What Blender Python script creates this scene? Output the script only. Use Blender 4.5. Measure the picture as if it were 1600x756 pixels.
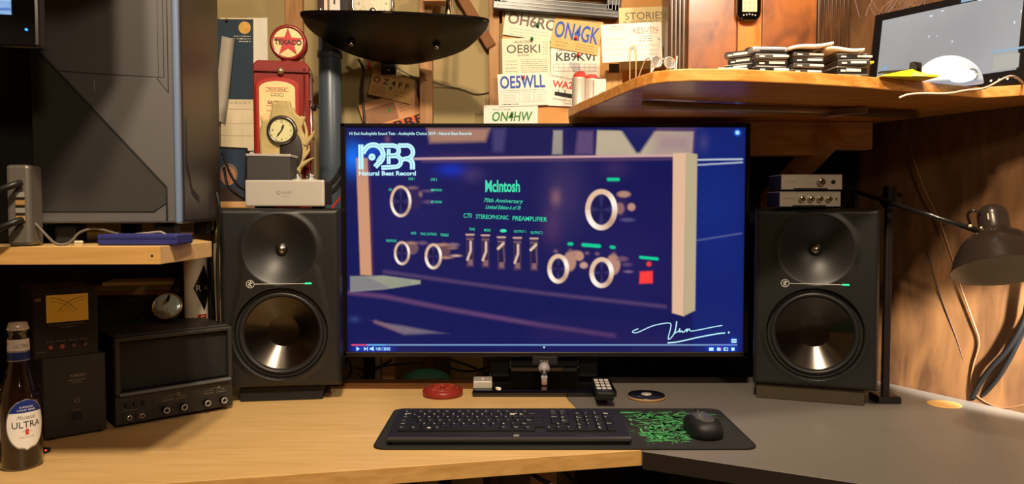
import bpy, bmesh, math, random
import numpy as np
from math import sin, cos, pi, radians, atan, sqrt, hypot
from mathutils import Matrix, Vector, Euler

for o in list(bpy.data.objects):
    bpy.data.objects.remove(o)
SC = bpy.context.scene
COL = SC.collection

# ------------------------------------------------------------------ camera
F = 1155.0
EYE = 1.17
PITCH = atan(48 / F)
cam_data = bpy.data.cameras.new('camera')
cam_data.sensor_width = 36.0
cam_data.lens = 36.0 * F / 1600.0
cam_data.clip_start = 0.02
cam = bpy.data.objects.new('camera', cam_data)
COL.objects.link(cam)
cam.location = (0, 0, EYE)
cam.rotation_euler = (pi / 2 - PITCH, 0, 0)
SC.camera = cam

# ------------------------------------------------------------------ world, exposure
SC.view_settings.view_transform = 'Standard'
SC.view_settings.look = 'None'
SC.view_settings.exposure = 0.0
SC.view_settings.gamma = 1.0
SC.view_settings.use_curve_mapping = False
w = bpy.data.worlds.new('world')
SC.world = w
w.use_nodes = True
w.node_tree.nodes['Background'].inputs[0].default_value = (1.0, 0.78, 0.55, 1)
w.node_tree.nodes['Background'].inputs[1].default_value = 0.06


def area_light(name, loc, target, size, power, color, spread=None, shape='DISK'):
    d = bpy.data.lights.new(name, 'AREA')
    d.shape = shape
    d.size = size
    d.energy = power
    d.color = color
    if spread:
        d.spread = spread
    o = bpy.data.objects.new(name, d)
    COL.objects.link(o)
    o.location = loc
    o.rotation_euler = (Vector(target) - Vector(loc)).to_track_quat('-Z', 'Y').to_euler()
    return o


def spot_light(name, loc, target, radius, power, color, angle, blend=0.4):
    d = bpy.data.lights.new(name, 'SPOT')
    d.shadow_soft_size = radius
    d.energy = power
    d.color = color
    d.spot_size = radians(angle)
    d.spot_blend = blend
    o = bpy.data.objects.new(name, d)
    COL.objects.link(o)
    o.location = loc
    o.rotation_euler = (Vector(target) - Vector(loc)).to_track_quat('-Z', 'Y').to_euler()
    return o


WARM = (1.0, 0.80, 0.56)
# ceiling lamps above and behind the desk
area_light('ceiling_lamp_a', (0.04, 0.22, 2.45), (0.0, 1.5, 0.8), 0.10, 26, WARM)
area_light('ceiling_lamp_b', (-0.14, 0.12, 2.45), (0.0, 1.5, 0.8), 0.10, 26, WARM)
# far ceiling lamp at the other end of the room
area_light('ceiling_lamp_c', (0.85, -1.25, 2.3), (0.5, 1.6, 1.1), 0.30, 17, WARM)
# lamp over the pine shelf, just above the picture
spot_light('shelf_lamp', (0.62, 1.12, 1.95), (0.45, 2.0, 1.40), 0.03, 27, (1.0, 0.86, 0.66), 120, 0.5)
# lamp standing to the right, shining low onto the plywood wall
spot_light('low_lamp', (1.05, 0.95, 1.06), (1.085, 1.52, 0.885), 0.02, 210, (1.0, 0.92, 0.78), 30, 0.45)


# ------------------------------------------------------------------ helpers
def at(px, py, Y):
    """point of the place seen at photo pixel px, py and lying Y metres in front of the camera"""
    u = (px - 800) / F
    v = (378 - py) / F
    ry = cos(PITCH) + v * sin(PITCH)
    rz = -sin(PITCH) + v * cos(PITCH)
    s = Y / ry
    return Vector((u * s, Y, EYE + rz * s))


def onz(px, py, z):
    """point on the horizontal plane z"""
    u = (px - 800) / F
    v = (378 - py) / F
    ry = cos(PITCH) + v * sin(PITCH)
    rz = -sin(PITCH) + v * cos(PITCH)
    s = (z - EYE) / rz
    return Vector((u * s, ry * s, z))


def lin(c):
    def f(x):
        x = x / 255.0
        return x / 12.92 if x <= 0.04045 else ((x + 0.055) / 1.055) ** 2.4
    return (f(c[0]), f(c[1]), f(c[2]), 1.0)


def mat(name, rgb, rough=0.5, metal=0.0, var=0.08, scale=30.0, bump=0.0, bscale=200.0, coat=0.0, stretch=(1, 1, 1), spec=None, trans=0.0, ior=1.45):
    m = bpy.data.materials.new(name)
    m.use_nodes = True
    nt = m.node_tree
    b = nt.nodes['Principled BSDF']
    c = lin(rgb)
    b.inputs['Roughness'].default_value = rough
    b.inputs['Metallic'].default_value = metal
    b.inputs['Coat Weight'].default_value = coat
    b.inputs['IOR'].default_value = ior
    b.inputs['Transmission Weight'].default_value = trans
    if spec is not None:
        b.inputs['Specular IOR Level'].default_value = spec
    tc = nt.nodes.new('ShaderNodeTexCoord')
    mp = nt.nodes.new('ShaderNodeMapping')
    mp.inputs['Scale'].default_value = stretch
    nt.links.new(tc.outputs['Object'], mp.inputs[0])
    n = nt.nodes.new('ShaderNodeTexNoise')
    n.inputs['Scale'].default_value = scale
    n.inputs['Detail'].default_value = 4
    nt.links.new(mp.outputs[0], n.inputs['Vector'])
    mx = nt.nodes.new('ShaderNodeMix')
    mx.data_type = 'RGBA'
    mx.inputs[6].default_value = tuple(max(0, x * (1 - var)) for x in c[:3]) + (1,)
    mx.inputs[7].default_value = tuple(min(1, x * (1 + var)) for x in c[:3]) + (1,)
    nt.links.new(n.outputs['Fac'], mx.inputs[0])
    nt.links.new(mx.outputs[2], b.inputs['Base Color'])
    if bump:
        n2 = nt.nodes.new('ShaderNodeTexNoise')
        n2.inputs['Scale'].default_value = bscale
        n2.inputs['Detail'].default_value = 3
        nt.links.new(mp.outputs[0], n2.inputs['Vector'])
        bp = nt.nodes.new('ShaderNodeBump')
        bp.inputs['Strength'].default_value = bump
        bp.inputs['Distance'].default_value = 0.002
        nt.links.new(n2.outputs['Fac'], bp.inputs['Height'])
        nt.links.new(bp.outputs[0], b.inputs['Normal'])
    return m


def wood(name, dark, light, rough=0.45, scale=6.0, stretch=(1, 12, 12), coat=0.0, contrast=(0.3, 0.7), knots=0.0, bump=0.05):
    m = bpy.data.materials.new(name)
    m.use_nodes = True
    nt = m.node_tree
    b = nt.nodes['Principled BSDF']
    b.inputs['Roughness'].default_value = rough
    b.inputs['Coat Weight'].default_value = coat
    b.inputs['Coat Roughness'].default_value = 0.15
    tc = nt.nodes.new('ShaderNodeTexCoord')
    mp = nt.nodes.new('ShaderNodeMapping')
    mp.inputs['Scale'].default_value = stretch
    nt.links.new(tc.outputs['Object'], mp.inputs[0])
    n = nt.nodes.new('ShaderNodeTexNoise')
    n.inputs['Scale'].default_value = scale
    n.inputs['Detail'].default_value = 8
    n.inputs['Distortion'].default_value = 0.8
    nt.links.new(mp.outputs[0], n.inputs['Vector'])
    r = nt.nodes.new('ShaderNodeValToRGB')
    r.color_ramp.elements[0].position = contrast[0]
    r.color_ramp.elements[0].color = lin(dark)
    r.color_ramp.elements[1].position = contrast[1]
    r.color_ramp.elements[1].color = lin(light)
    nt.links.new(n.outputs['Fac'], r.inputs[0])
    out = r.outputs[0]
    if knots:
        v = nt.nodes.new('ShaderNodeTexVoronoi')
        v.inputs['Scale'].default_value = knots
        nt.links.new(tc.outputs['Object'], v.inputs['Vector'])
        r2 = nt.nodes.new('ShaderNodeValToRGB')
        r2.color_ramp.elements[0].position = 0.04
        r2.color_ramp.elements[0].color = (0.25, 0.16, 0.1, 1)
        r2.color_ramp.elements[1].position = 0.11
        r2.color_ramp.elements[1].color = (1, 1, 1, 1)
        nt.links.new(v.outputs['Distance'], r2.inputs[0])
        mx = nt.nodes.new('ShaderNodeMix')
        mx.data_type = 'RGBA'
        mx.blend_type = 'MULTIPLY'
        mx.inputs[0].default_value = 1
        nt.links.new(out, mx.inputs[6])
        nt.links.new(r2.outputs[0], mx.inputs[7])
        out = mx.outputs[2]
    nt.links.new(out, b.inputs['Base Color'])
    if bump:
        bp = nt.nodes.new('ShaderNodeBump')
        bp.inputs['Strength'].default_value = bump
        bp.inputs['Distance'].default_value = 0.003
        nt.links.new(n.outputs['Fac'], bp.inputs['Height'])
        nt.links.new(bp.outputs[0], b.inputs['Normal'])
    return m


def glow(name, rgb, strength=1.0):
    m = bpy.data.materials.new(name)
    m.use_nodes = True
    nt = m.node_tree
    b = nt.nodes['Principled BSDF']
    b.inputs['Base Color'].default_value = (0.005, 0.005, 0.005, 1)
    b.inputs['Roughness'].default_value = 0.5
    b.inputs['Emission Color'].default_value = lin(rgb)
    b.inputs['Emission Strength'].default_value = strength
    return m


_tc = {}


def text_geo(s, bold=0.0):
    k = (s, bold)
    if k in _tc:
        return _tc[k]
    cu = bpy.data.curves.new('lettering', 'FONT')
    cu.body = s
    cu.resolution_u = 3
    cu.offset = bold
    ob = bpy.data.objects.new('lettering', cu)
    COL.objects.link(ob)
    bpy.context.view_layer.update()
    me = bpy.data.meshes.new_from_object(ob.evaluated_get(bpy.context.evaluated_depsgraph_get()))
    vs = [tuple(v.co) for v in me.vertices]
    fs = [tuple(p.vertices) for p in me.polygons]
    bpy.data.meshes.remove(me)
    bpy.data.objects.remove(ob)
    bpy.data.curves.remove(cu)
    if vs:
        x0 = min(v[0] for v in vs)
        x1 = max(v[0] for v in vs)
        y0 = min(v[1] for v in vs)
        y1 = max(v[1] for v in vs)
        vs = [((v[0] - x0) / (x1 - x0), (v[1] - y0) / (y1 - y0)) for v in vs]
        _tc[k] = (vs, fs, (x1 - x0) / (y1 - y0))
    else:
        _tc[k] = ([], [], 1)
    return _tc[k]


def FR(x=0, y=0, z=0, ang=0):
    """frame of a surface facing -y: its X runs right, its Y runs up"""
    return Matrix.Translation((x, y, z)) @ Matrix.Rotation(pi / 2, 4, 'X') @ Matrix.Rotation(radians(ang), 4, 'Z')


def UP(x=0, y=0, z=0, ang=0):
    return Matrix.Translation((x, y, z)) @ Matrix.Rotation(radians(ang), 4, 'Z')


def smooth_path(pts, n=6, closed=False):
    P = [Vector(p) for p in pts]
    if len(P) < 3:
        return P
    out = []
    N = len(P)
    rng = range(N if closed else N - 1)
    for i in rng:
        if closed:
            p0, p1, p2, p3 = P[(i - 1) % N], P[i], P[(i + 1) % N], P[(i + 2) % N]
        else:
            p0, p1, p2, p3 = P[max(0, i - 1)], P[i], P[i + 1], P[min(N - 1, i + 2)]
        for k in range(n):
            t = k / n
            out.append(0.5 * ((2 * p1) + (p2 - p0) * t + (2 * p0 - 5 * p1 + 4 * p2 - p3) * t * t + (3 * p1 - p0 - 3 * p2 + p3) * t ** 3))
    if not closed:
        out.append(P[-1])
    return out


class MB:
    def __init__(self):
        self.v = []
        self.f = []
        self.fm = []
        self.fs = []
        self.mats = []

    def mi(self, m):
        if m not in self.mats:
            self.mats.append(m)
        return self.mats.index(m)

    def add(self, vs, fs, m, smooth=False, M=None):
        b = len(self.v)
        k = self.mi(m)
        if M is not None:
            vs = [M @ Vector(v) for v in vs]
        self.v.extend([tuple(v) for v in vs])
        for f in fs:
            self.f.append(tuple(i + b for i in f))
            self.fm.append(k)
            self.fs.append(smooth)
        return self

    def bm(self, bm, m, smooth=False, M=None):
        bm.verts.index_update()
        vs = [v.co.copy() for v in bm.verts]
        fs = [[v.index for v in f.verts] for f in bm.faces]
        bm.free()
        return self.add(vs, fs, m, smooth, M)

    def box(self, c, s, m, bev=0.0, M=None, seg=2, smooth=False):
        bm = bmesh.new()
        bmesh.ops.create_cube(bm, size=1)
        for v in bm.verts:
            v.co = Vector((v.co.x * s[0] + c[0], v.co.y * s[1] + c[1], v.co.z * s[2] + c[2]))
        if bev:
            bmesh.ops.bevel(bm, geom=bm.edges[:], offset=min(bev, 0.49 * min(s)), segments=seg, affect='EDGES', profile=0.5)
        return self.bm(bm, m, smooth, M)

    def prism(self, poly, d0, d1, m, axis='z', bev=0.0, M=None, seg=2, smooth=False):
        bm = bmesh.new()
        def P(a, b, d):
            return {'z': (a, b, d), 'y': (a, d, b), 'x': (d, a, b)}[axis]
        lo = [bm.verts.new(P(a, b, d0)) for a, b in poly]
        hi = [bm.verts.new(P(a, b, d1)) for a, b in poly]
        bm.faces.new(lo)
        bm.faces.new(hi[::-1])
        n = len(poly)
        for i in range(n):
            bm.faces.new((lo[i], hi[i], hi[(i + 1) % n], lo[(i + 1) % n]))
        bmesh.ops.recalc_face_normals(bm, faces=bm.faces[:])
        if bev:
            es = [e for e in bm.edges if e.calc_face_angle(0) > 0.4]
            bmesh.ops.bevel(bm, geom=es, offset=bev, segments=seg, affect='EDGES', profile=0.5)
        return self.bm(bm, m, smooth, M)

    def lathe(self, prof, m, M=None, n=32, smooth=True, sx=1.0, sy=1.0, caps=False):
        vs = []
        fs = []
        k = len(prof)
        for r, h in prof:
            for i in range(n):
                a = 2 * pi * i / n
                vs.append((r * cos(a) * sx, r * sin(a) * sy, h))
        for j in range(k - 1):
            for i in range(n):
                i2 = (i + 1) % n
                fs.append((j * n + i, j * n + i2, (j + 1) * n + i2, (j + 1) * n + i))
        if caps:
            fs.append(tuple(range(n))[::-1])
            fs.append(tuple((k - 1) * n + i for i in range(n)))
        return self.add(vs, fs, m, smooth, M)

    def cyl(self, p0, p1, r, m, r1=None, n=16, smooth=True):
        p0 = Vector(p0)
        p1 = Vector(p1)
        d = p1 - p0
        M = Matrix.Translation(p0) @ d.to_track_quat('Z', 'Y').to_matrix().to_4x4()
        r1 = r if r1 is None else r1
        return self.lathe([(r, 0), (r1, d.length)], m, M, n, smooth, caps=True)

    def tube(self, pts, r, m, n=8, sm=6, closed=False):
        P = smooth_path(pts, sm, closed) if sm else [Vector(p) for p in pts]
        vs = []
        fs = []
        N = len(P)
        up = Vector((0, 0, 1))
        prev = None
        for i, p in enumerate(P):
            t = (P[(i + 1) % N] - P[i - 1]) if closed else (P[min(N - 1, i + 1)] - P[max(0, i - 1)])
            if t.length < 1e-9:
                t = Vector((0, 0, 1))
            t.normalize()
            if prev is None:
                a = t.cross(up)
                if a.length < 1e-3:
                    a = t.cross(Vector((1, 0, 0)))
            else:
                a = prev - t * prev.dot(t)
            a.normalize()
            prev = a
            b = t.cross(a)
            rr = r(i / (N - 1)) if callable(r) else r
            for k in range(n):
                th = 2 * pi * k / n
                vs.append(p + (a * cos(th) + b * sin(th)) * rr)
        for i in range(N if closed else N - 1):
            j = (i + 1) % N
            for k in range(n):
                k2 = (k + 1) % n
                fs.append((i * n + k, i * n + k2, j * n + k2, j * n + k))
        if not closed:
            fs.append(tuple(range(n))[::-1])
            fs.append(tuple((N - 1) * n + k for k in range(n)))
        return self.add(vs, fs, m, True)

    def ball(self, c, r, m, nu=24, nv=12, M=None, fn=None):
        if not hasattr(r, '__len__'):
            r = (r, r, r)
        vs = []
        fs = []
        for j in range(nv + 1):
            ph = pi * j / nv
            for i in range(nu):
                th = 2 * pi * i / nu
                d = Vector((sin(ph) * cos(th), sin(ph) * sin(th), cos(ph)))
                p = Vector((d.x * r[0], d.y * r[1], d.z * r[2]))
                if fn:
                    p = fn(p, d)
                vs.append((p.x + c[0], p.y + c[1], p.z + c[2]))
        for j in range(nv):
            for i in range(nu):
                i2 = (i + 1) % nu
                fs.append((j * nu + i, (j + 1) * nu + i, (j + 1) * nu + i2, j * nu + i2))
        return self.add(vs, fs, m, True, M)

    def flat(self, pts, m, M=None):
        """a filled polygon of 2-D points in the XY plane of frame M (printed marks)"""
        return self.add([(p[0], p[1], 0) for p in pts], [tuple(range(len(pts)))], m, False, M)

    def rect(self, x, y, w_, h_, m, M=None):
        return self.flat([(x - w_ / 2, y - h_ / 2), (x + w_ / 2, y - h_ / 2), (x + w_ / 2, y + h_ / 2), (x - w_ / 2, y + h_ / 2)], m, M)

    def ribbon(self, pts, width, m, M=None, closed=False):
        n = len(pts)
        vs = []
        for i in range(n):
            if closed:
                a, b = pts[i - 1], pts[(i + 1) % n]
            else:
                a, b = pts[max(0, i - 1)], pts[min(n - 1, i + 1)]
            dx, dy = b[0] - a[0], b[1] - a[1]
            L = hypot(dx, dy) or 1
            nx, ny = -dy / L * width / 2, dx / L * width / 2
            vs += [(pts[i][0] + nx, pts[i][1] + ny, 0), (pts[i][0] - nx, pts[i][1] - ny, 0)]
        fs = [(2 * i, 2 * i + 1, 2 * ((i + 1) % n) + 1, 2 * ((i + 1) % n)) for i in range(n if closed else n - 1)]
        return self.add(vs, fs, m, False, M)

    def ring(self, x, y, r0, r1, m, M=None, n=32, sx=1, sy=1):
        mid = (r0 + r1) / 2
        return self.ribbon([(x + mid * cos(2 * pi * i / n) * sx, y + mid * sin(2 * pi * i / n) * sy) for i in range(n)], r1 - r0, m, M, True)

    def disc(self, x, y, r, m, M=None, n=24, sx=1, sy=1):
        return self.flat([(x + r * cos(2 * pi * i / n) * sx, y + r * sin(2 * pi * i / n) * sy) for i in range(n)], m, M)

    def text(self, s, x, y, h, m, M, w=None, align='c', bold=0.0, shear=0.0, warp=None, ang=0):
        """flat lettering, h high, centred (or left-aligned) at x, y of frame M"""
        vs, fs, asp = text_geo(s, bold)
        w = w or asp * h
        ox = {'c': -w / 2, 'l': 0, 'r': -w}[align]
        ca, sa = cos(radians(ang)), sin(radians(ang))
        P = []
        for a, b in vs:
            u = ox + a * w + shear * (b - 0.5) * h
            v = (b - 0.5) * h
            q = (x + u * ca - v * sa, y + u * sa + v * ca, 0)
            P.append(warp(q) if warp else q)
        return self.add(P, fs, m, False, M)

    def scribble(self, x0, y0, x1, h, m, M, rnd, pitch=None):
        """a line of small illegible print"""
        x = x0
        while x < x1:
            w_ = rnd.uniform(1.2, 4.0) * h
            w_ = min(w_, x1 - x)
            if w_ > h * 0.4:
                self.rect(x + w_ / 2, y0, w_, h * rnd.uniform(0.5, 0.9), m, M)
            x += w_ + h * 0.8
        return self

    def build(self, name, parent=None, loc=None, rot=None):
        me = bpy.data.meshes.new(name)
        me.from_pydata(self.v, [], self.f)
        for m in self.mats:
            me.materials.append(m)
        me.polygons.foreach_set('material_index', self.fm)
        me.polygons.foreach_set('use_smooth', self.fs)
        me.update()
        o = bpy.data.objects.new(name, me)
        COL.objects.link(o)
        if parent is not None:
            o.parent = parent
        if loc is not None:
            o.location = loc
        if rot is not None:
            o.rotation_euler = rot
        return o


def tag(o, label, cat, group=None, kind=None):
    o['label'] = label
    o['category'] = cat
    if group:
        o['group'] = group
    if kind:
        o['kind'] = kind
    return o


def thing(name, label, cat, loc=(0, 0, 0), rot=0, group=None, euler=None):
    o = bpy.data.objects.new(name, None)
    COL.objects.link(o)
    o.location = loc
    o.rotation_euler = euler if euler else (0, 0, radians(rot))
    o.empty_display_size = 0.05
    return tag(o, label, cat, group)


def struct(o):
    o['kind'] = 'structure'
    return o


def dup(root, loc, rot, label):
    """copy of a thing with its parts and their sub-parts"""
    r = root.copy()
    COL.objects.link(r)
    r.location = loc
    r.rotation_euler = rot
    r['label'] = label
    for ch in list(root.children):
        c = ch.copy()
        COL.objects.link(c)
        c.parent = r
        for g in list(ch.children):
            d = g.copy()
            COL.objects.link(d)
            d.parent = c
    return r


R = random.Random(7)
# ------------------------------------------------------------------ materials
BLK = mat('black_plastic', (22, 21, 21), 0.45, bump=0.05)
BLKM = mat('matte_black', (14, 13, 13), 0.7)
GLOSS = mat('gloss_black', (6, 6, 7), 0.06, coat=0.5)
CHARC = mat('charcoal_plastic', (38, 36, 35), 0.5, bump=0.1, bscale=400)
CHROME = mat('chrome', (215, 212, 208), 0.12, 1.0, var=0.02)
STEEL = mat('brushed_steel', (206, 198, 188), 0.36, 0.35, var=0.1, scale=40, stretch=(1, 40, 40))
SILV = mat('silver_paint', (190, 184, 176), 0.35, 0.3)
WHITE = mat('white_paper', (236, 230, 218), 0.7, var=0.03)
CREAM = mat('cream_paper', (230, 214, 178), 0.7, var=0.05)
TANP = mat('tan_paper', (205, 160, 95), 0.75, var=0.06)
INK = mat('black_ink', (30, 26, 26), 0.7)
GREYINK = mat('grey_ink', (130, 124, 116), 0.7)
BLUEINK = mat('blue_ink', (38, 78, 175), 0.6)
REDINK = mat('red_ink', (205, 60, 40), 0.6)
GREENINK = mat('green_ink', (40, 130, 50), 0.6)
BIRCH = wood('birch_laminate', (200, 162, 104), (220, 184, 126), 0.36, 3.0, (2, 30, 30), contrast=(0.25, 0.75), bump=0.01)
BIRCHEDGE = wood('birch_edge_band', (184, 138, 76), (206, 160, 96), 0.4, 3.0, (2, 30, 30), bump=0.01)
GREYLAM = mat('grey_laminate', (112, 106, 100), 0.40, var=0.06, scale=8, bump=0.04, bscale=300)
DARKEDGE = mat('dark_edge_band', (34, 26, 20), 0.5)
PINE = wood('pine_board', (196, 120, 44), (232, 166, 84), 0.38, 3.0, (2, 26, 26), coat=0.3, contrast=(0.3, 0.65))
PINED = wood('rough_pine', (196, 142, 88), (232, 184, 128), 0.6, 3.0, (3, 20, 20), knots=5)
LABELPRINT = mat('pale_print', (226, 224, 218), 0.5)
# ------------------------------------------------------------------ room
DESK = 0.75
WALL_Y = 2.16
DRY = mat('tan_wall_paint', (160, 141, 99), 0.8, var=0.1, scale=5, bump=0.08, bscale=60)
CONC = mat('floor_concrete', (70, 64, 58), 0.8, var=0.2, scale=5)
CEIL = mat('ceiling_paint', (150, 130, 100), 0.9)
PLY = wood('plywood_wall', (74, 46, 24), (124, 86, 50), 0.62, 4.0, (5, 5, 1.2), contrast=(0.3, 0.7), knots=3.4, bump=0.08)
STUD = wood('stud_pine', (152, 106, 60), (184, 136, 86), 0.6, 3.0, (20, 20, 2), knots=4)

struct(MB().box((0, 0.4, -0.02), (6.4, 5.6, 0.04), CONC).build('floor'))
struct(MB().box((0, 0.4, 2.67), (6.4, 5.6, 0.04), CEIL).build('ceiling'))
struct(MB().box((-0.7, WALL_Y + 0.05, 1.32), (4.2, 0.1, 2.66), DRY).build('wall_back'))
struct(MB().box((-1.72, 0.4, 1.32), (0.08, 5.0, 2.66), DRY).build('wall_left'))
struct(MB().box((0.2, -1.6, 1.32), (5.4, 0.08, 2.66), DRY).build('wall_rear'))
# plywood wall running from the back wall towards the camera on the right
wa = Vector((1.02, 1.62, 0))
wdir = Vector((0.125, -0.23, 0)).normalized()
wn = Vector((-wdir.y, wdir.x, 0))
p0 = wa - wdir * 0.62
p1 = wa + wdir * 2.6
th = Vector((0.06 * -wdir.y, 0.06 * wdir.x, 0))
wm = MB()
wm.prism([(p0.x, p0.y), (p1.x, p1.y), (p1.x + th.x, p1.y + th.y), (p0.x + th.x, p0.y + th.y)], 0, 2.65, PLY)
struct(wm.build('wall_right'))
# bare studs and braces of the back wall
def plank(name, a, b, width, depth, y, m=STUD, z_extra=0):
    """board lying on the back wall from point a to point b (x, z)"""
    ax, az = a
    bx, bz = b
    L = hypot(bx - ax, bz - az)
    o = MB().box((0, 0, 0), (width, depth, L), m, 0.002).build(name, None, ((ax + bx) / 2, y, (az + bz) / 2), (0, math.atan2(bx - ax, bz - az), 0))
    return struct(o)
def wx(px, Y=WALL_Y):
    return (px - 800) / F * Y
plank('trim_1', (wx(466), 0.0), (wx(466), 2.6), 0.05, 0.02, WALL_Y - 0.01, STUD)
plank('trim_2', (wx(667, 2.13), 0.0), (wx(667, 2.13), 2.6), 0.036, 0.04, WALL_Y - 0.02, STUD)
plank('trim_3', (wx(666, 2.12), 1.765), (wx(706, 2.12), 1.765), 0.03, 0.05, WALL_Y - 0.065, STUD)
plank('trim_4', (wx(772, 2.11), 0.0), (wx(772, 2.11), 2.6), 0.030, 0.02, WALL_Y - 0.01, STUD)
plank('trim_5', (wx(690, 2.13), 1.88), (wx(768, 2.13), 1.64), 0.03, 0.03, WALL_Y - 0.015, mat('brown_brace', (120, 74, 34), 0.7))  # diagonal brace in a plain darker brown
# pine board panel behind the pinned cards
BOARD = wood('orange_pine_panel', (190, 124, 46), (214, 152, 66), 0.5, 2.2, (3, 12, 12), contrast=(0.2, 0.8), bump=0.02)
bp_ = MB().box(((wx(785) + wx(1100)) / 2, WALL_Y - 0.015, 1.72), (wx(1100) - wx(785), 0.03, 0.84), BOARD, 0.002)
struct(bp_.build('trim_6'))

# ------------------------------------------------------------------ desks
dz0, dz1 = DESK - 0.027, DESK
c0 = onz(1002, 703, DESK)
c1 = onz(500, 738, DESK)
fd = (c1 - c0) / (c1.x - c0.x)          # front line per metre of x
cl = c0 + fd * (-1.45 - c0.x)
s1 = onz(904, 641, DESK)
s2 = onz(890, 627, DESK)
t = thing('wooden_desk', 'light birch laminate desk top under the left speaker and keyboard', 'desk')
m = MB()
m.prism([(c0.x, c0.y), (s1.x, s1.y), (s2.x, s2.y), (0.115, 1.735), (-0.43, 1.735), (-0.44, 1.84), (-0.55, 1.84), (-1.0, 2.05), (-1.6, 2.05), (-1.6, cl.y), (cl.x, cl.y)], dz0, dz1, BIRCH, bev=0.001)
m.build('desk_top', t)
MB().prism([(0.115, 1.7355), (0.10, 1.84), (-0.4385, 1.84), (-0.4285, 1.7355)], dz0, dz1 - 0.0005, wood('dark_brown_strip', (96, 58, 30), (128, 82, 46), 0.35, 3.0, (2, 30, 30)), bev=0.001).build('back_strip', t)  # strip along the back of the desk top in darker brown
m = MB()
for a, b in ((c0, cl),):
    d = (b - a).normalized()
    nrm = Vector((-d.y, d.x, 0))
    if nrm.y > 0:
        nrm = -nrm
    q = [(a.x, a.y), (b.x, b.y), (b.x + nrm.x * 0.001, b.y + nrm.y * 0.001), (a.x + nrm.x * 0.001, a.y + nrm.y * 0.001)]
    m.prism(q, dz0, dz1 - 0.0005, BIRCHEDGE)
m.build('edge_band', t)
for lx, ly in ((-0.2, 1.75), (-1.5, 1.95), (-1.5, 1.1), (0.06, 1.40)):
    MB().box((lx, ly, dz0 / 2), (0.05, 0.05, dz0), BIRCHEDGE, 0.002).build('leg', t)

g1 = onz(1004, 705, DESK)
g2 = onz(1348, 756, DESK)
gd = (g2 - g1) / (g2.x - g1.x)
g3 = g1 + gd * (1.25 - g1.x)
def wallx(y, off=0.004):
    return wa.x + (y - wa.y) / wdir.y * wdir.x - off
t = thing('grey_desk', 'dark grey laminate desk top under the right speaker and mouse', 'desk')
m = MB()
e = 0.0012
m.prism([(g1.x + e, g1.y), (g3.x, g3.y), (wallx(1.1), 1.1), (wallx(1.70, 0.006), 1.70), (wallx(1.86, 0.006), 1.86), (0.10 + e, 1.86), (0.117, 1.735), (s2.x + e, s2.y), (s1.x + e, s1.y)], dz0, dz1, GREYLAM, bev=0.001)
m.build('desk_top', t)
m = MB()
q = [(g1.x, g1.y - 0.0012), (g3.x, g3.y - 0.0012), (g3.x, g3.y), (g1.x, g1.y)]
m.prism(q, dz0 - 0.004, dz1 - 0.0006, DARKEDGE)
m.build('edge_band', t)
CABW = mat('dark_brown_cabinet', (52, 40, 28), 0.6)
m = MB()
m.box((0.70, 1.42, 0.36), (0.72, 0.34, 0.70), CABW, 0.003)
m.build('cabinet_base', t)
for k in range(2):
    MB().box((0.53 + k * 0.37, 1.245, 0.62), (0.35, 0.015, 0.16), CABW, 0.004).build('drawer', t)
# pale knock-out plug of the cable hole in the grey desk
p = onz(1475, 632, DESK)
tag(MB().lathe([(0.0, 0.0), (0.034, 0.0), (0.034, 0.0015), (0.030, 0.0025), (0, 0.0025)], mat('tan_plug', (214, 164, 96), 0.5), Matrix.Translation(p), 40).build('cable_hole_cover'),
    'pale tan round cable hole cover set in the grey desk by the plywood wall', 'cover')
# ------------------------------------------------------------------ pine corner shelf
SZ0 = EYE + 0.218
SZ1 = SZ0 + 0.021
def sh(px, py):
    p = onz(px, py, SZ0)
    return (p.x, p.y)
edge = [sh(888, 183), sh(905, 175), sh(935, 163), sh(965, 150), sh(995, 138), sh(1020, 131), sh(1045, 128), sh(1080, 126.5), sh(1150, 127), sh(1250, 131), sh(1340, 136.5)]
e2 = onz(1600, 160, SZ0)
edge += [(e2.x - 0.12, e2.y - 0.10 + 0.045), (1.03, 1.37)]
def wx2(y, off=0.003):
    return wallx(y, off)
poly = edge + [(wx2(1.40), 1.40), (wx2(2.12), 2.12), (0.165, 2.12)]
t = thing('corner_shelf', 'curved pine corner shelf above the television carrying the drives and cabinet', 'shelf')
MB().prism(poly, SZ0, SZ1, PINE, bev=0.002).build('board', t)
# timbers carrying the shelf
m = MB()
a = at(1166, 200, 1.80); b = at(1292, 200, 1.80)
MB().box(((a.x + b.x) / 2, 1.82, SZ0 - 0.042), (b.x - a.x, 0.04, 0.083), PINED, 0.003).build('ledger', t)
a = at(1292, 200, 1.80); b = at(1366, 200, 1.80)
MB().box(((a.x + b.x) / 2, 1.825, SZ0 - 0.034), (b.x - a.x, 0.04, 0.067), PINED, 0.003).build('ledger', t)
p_a = at(1290, 222, 1.80); p_b = at(1196, 322, 2.02)
d = p_b - p_a
Mb = Matrix.Translation((p_a + p_b) / 2) @ d.to_track_quat('Z', 'X').to_matrix().to_4x4()
MB().box((0, 0, 0), (0.045, 0.045, d.length + 0.06), PINED, 0.003, M=Mb).build('brace', t)
m = MB()
q0, q1 = at(1005, 150, 1.45), at(1560, 148, 1.62)
m.cyl((q0.x, q0.y, SZ0 - 0.010), (0.87, 1.60, SZ0 - 0.010), 0.008, mat('shelf_rod', (150, 130, 112), 0.3, 0.7), n=12)
m.build('hanging_rod', t)
m = MB()
for k in range(6):
    m.box((0, 0, -0.0022 * k), (0.085, 0.04, 0.0008), mat('pinkish_paper', (176, 140, 118), 0.8), M=Matrix.Rotation(radians(-3 - k * 0.6), 4, 'Y') @ Matrix.Rotation(radians(4 * k - 8), 4, 'Z'))
pp = at(1318, 165, 1.56)
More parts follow.
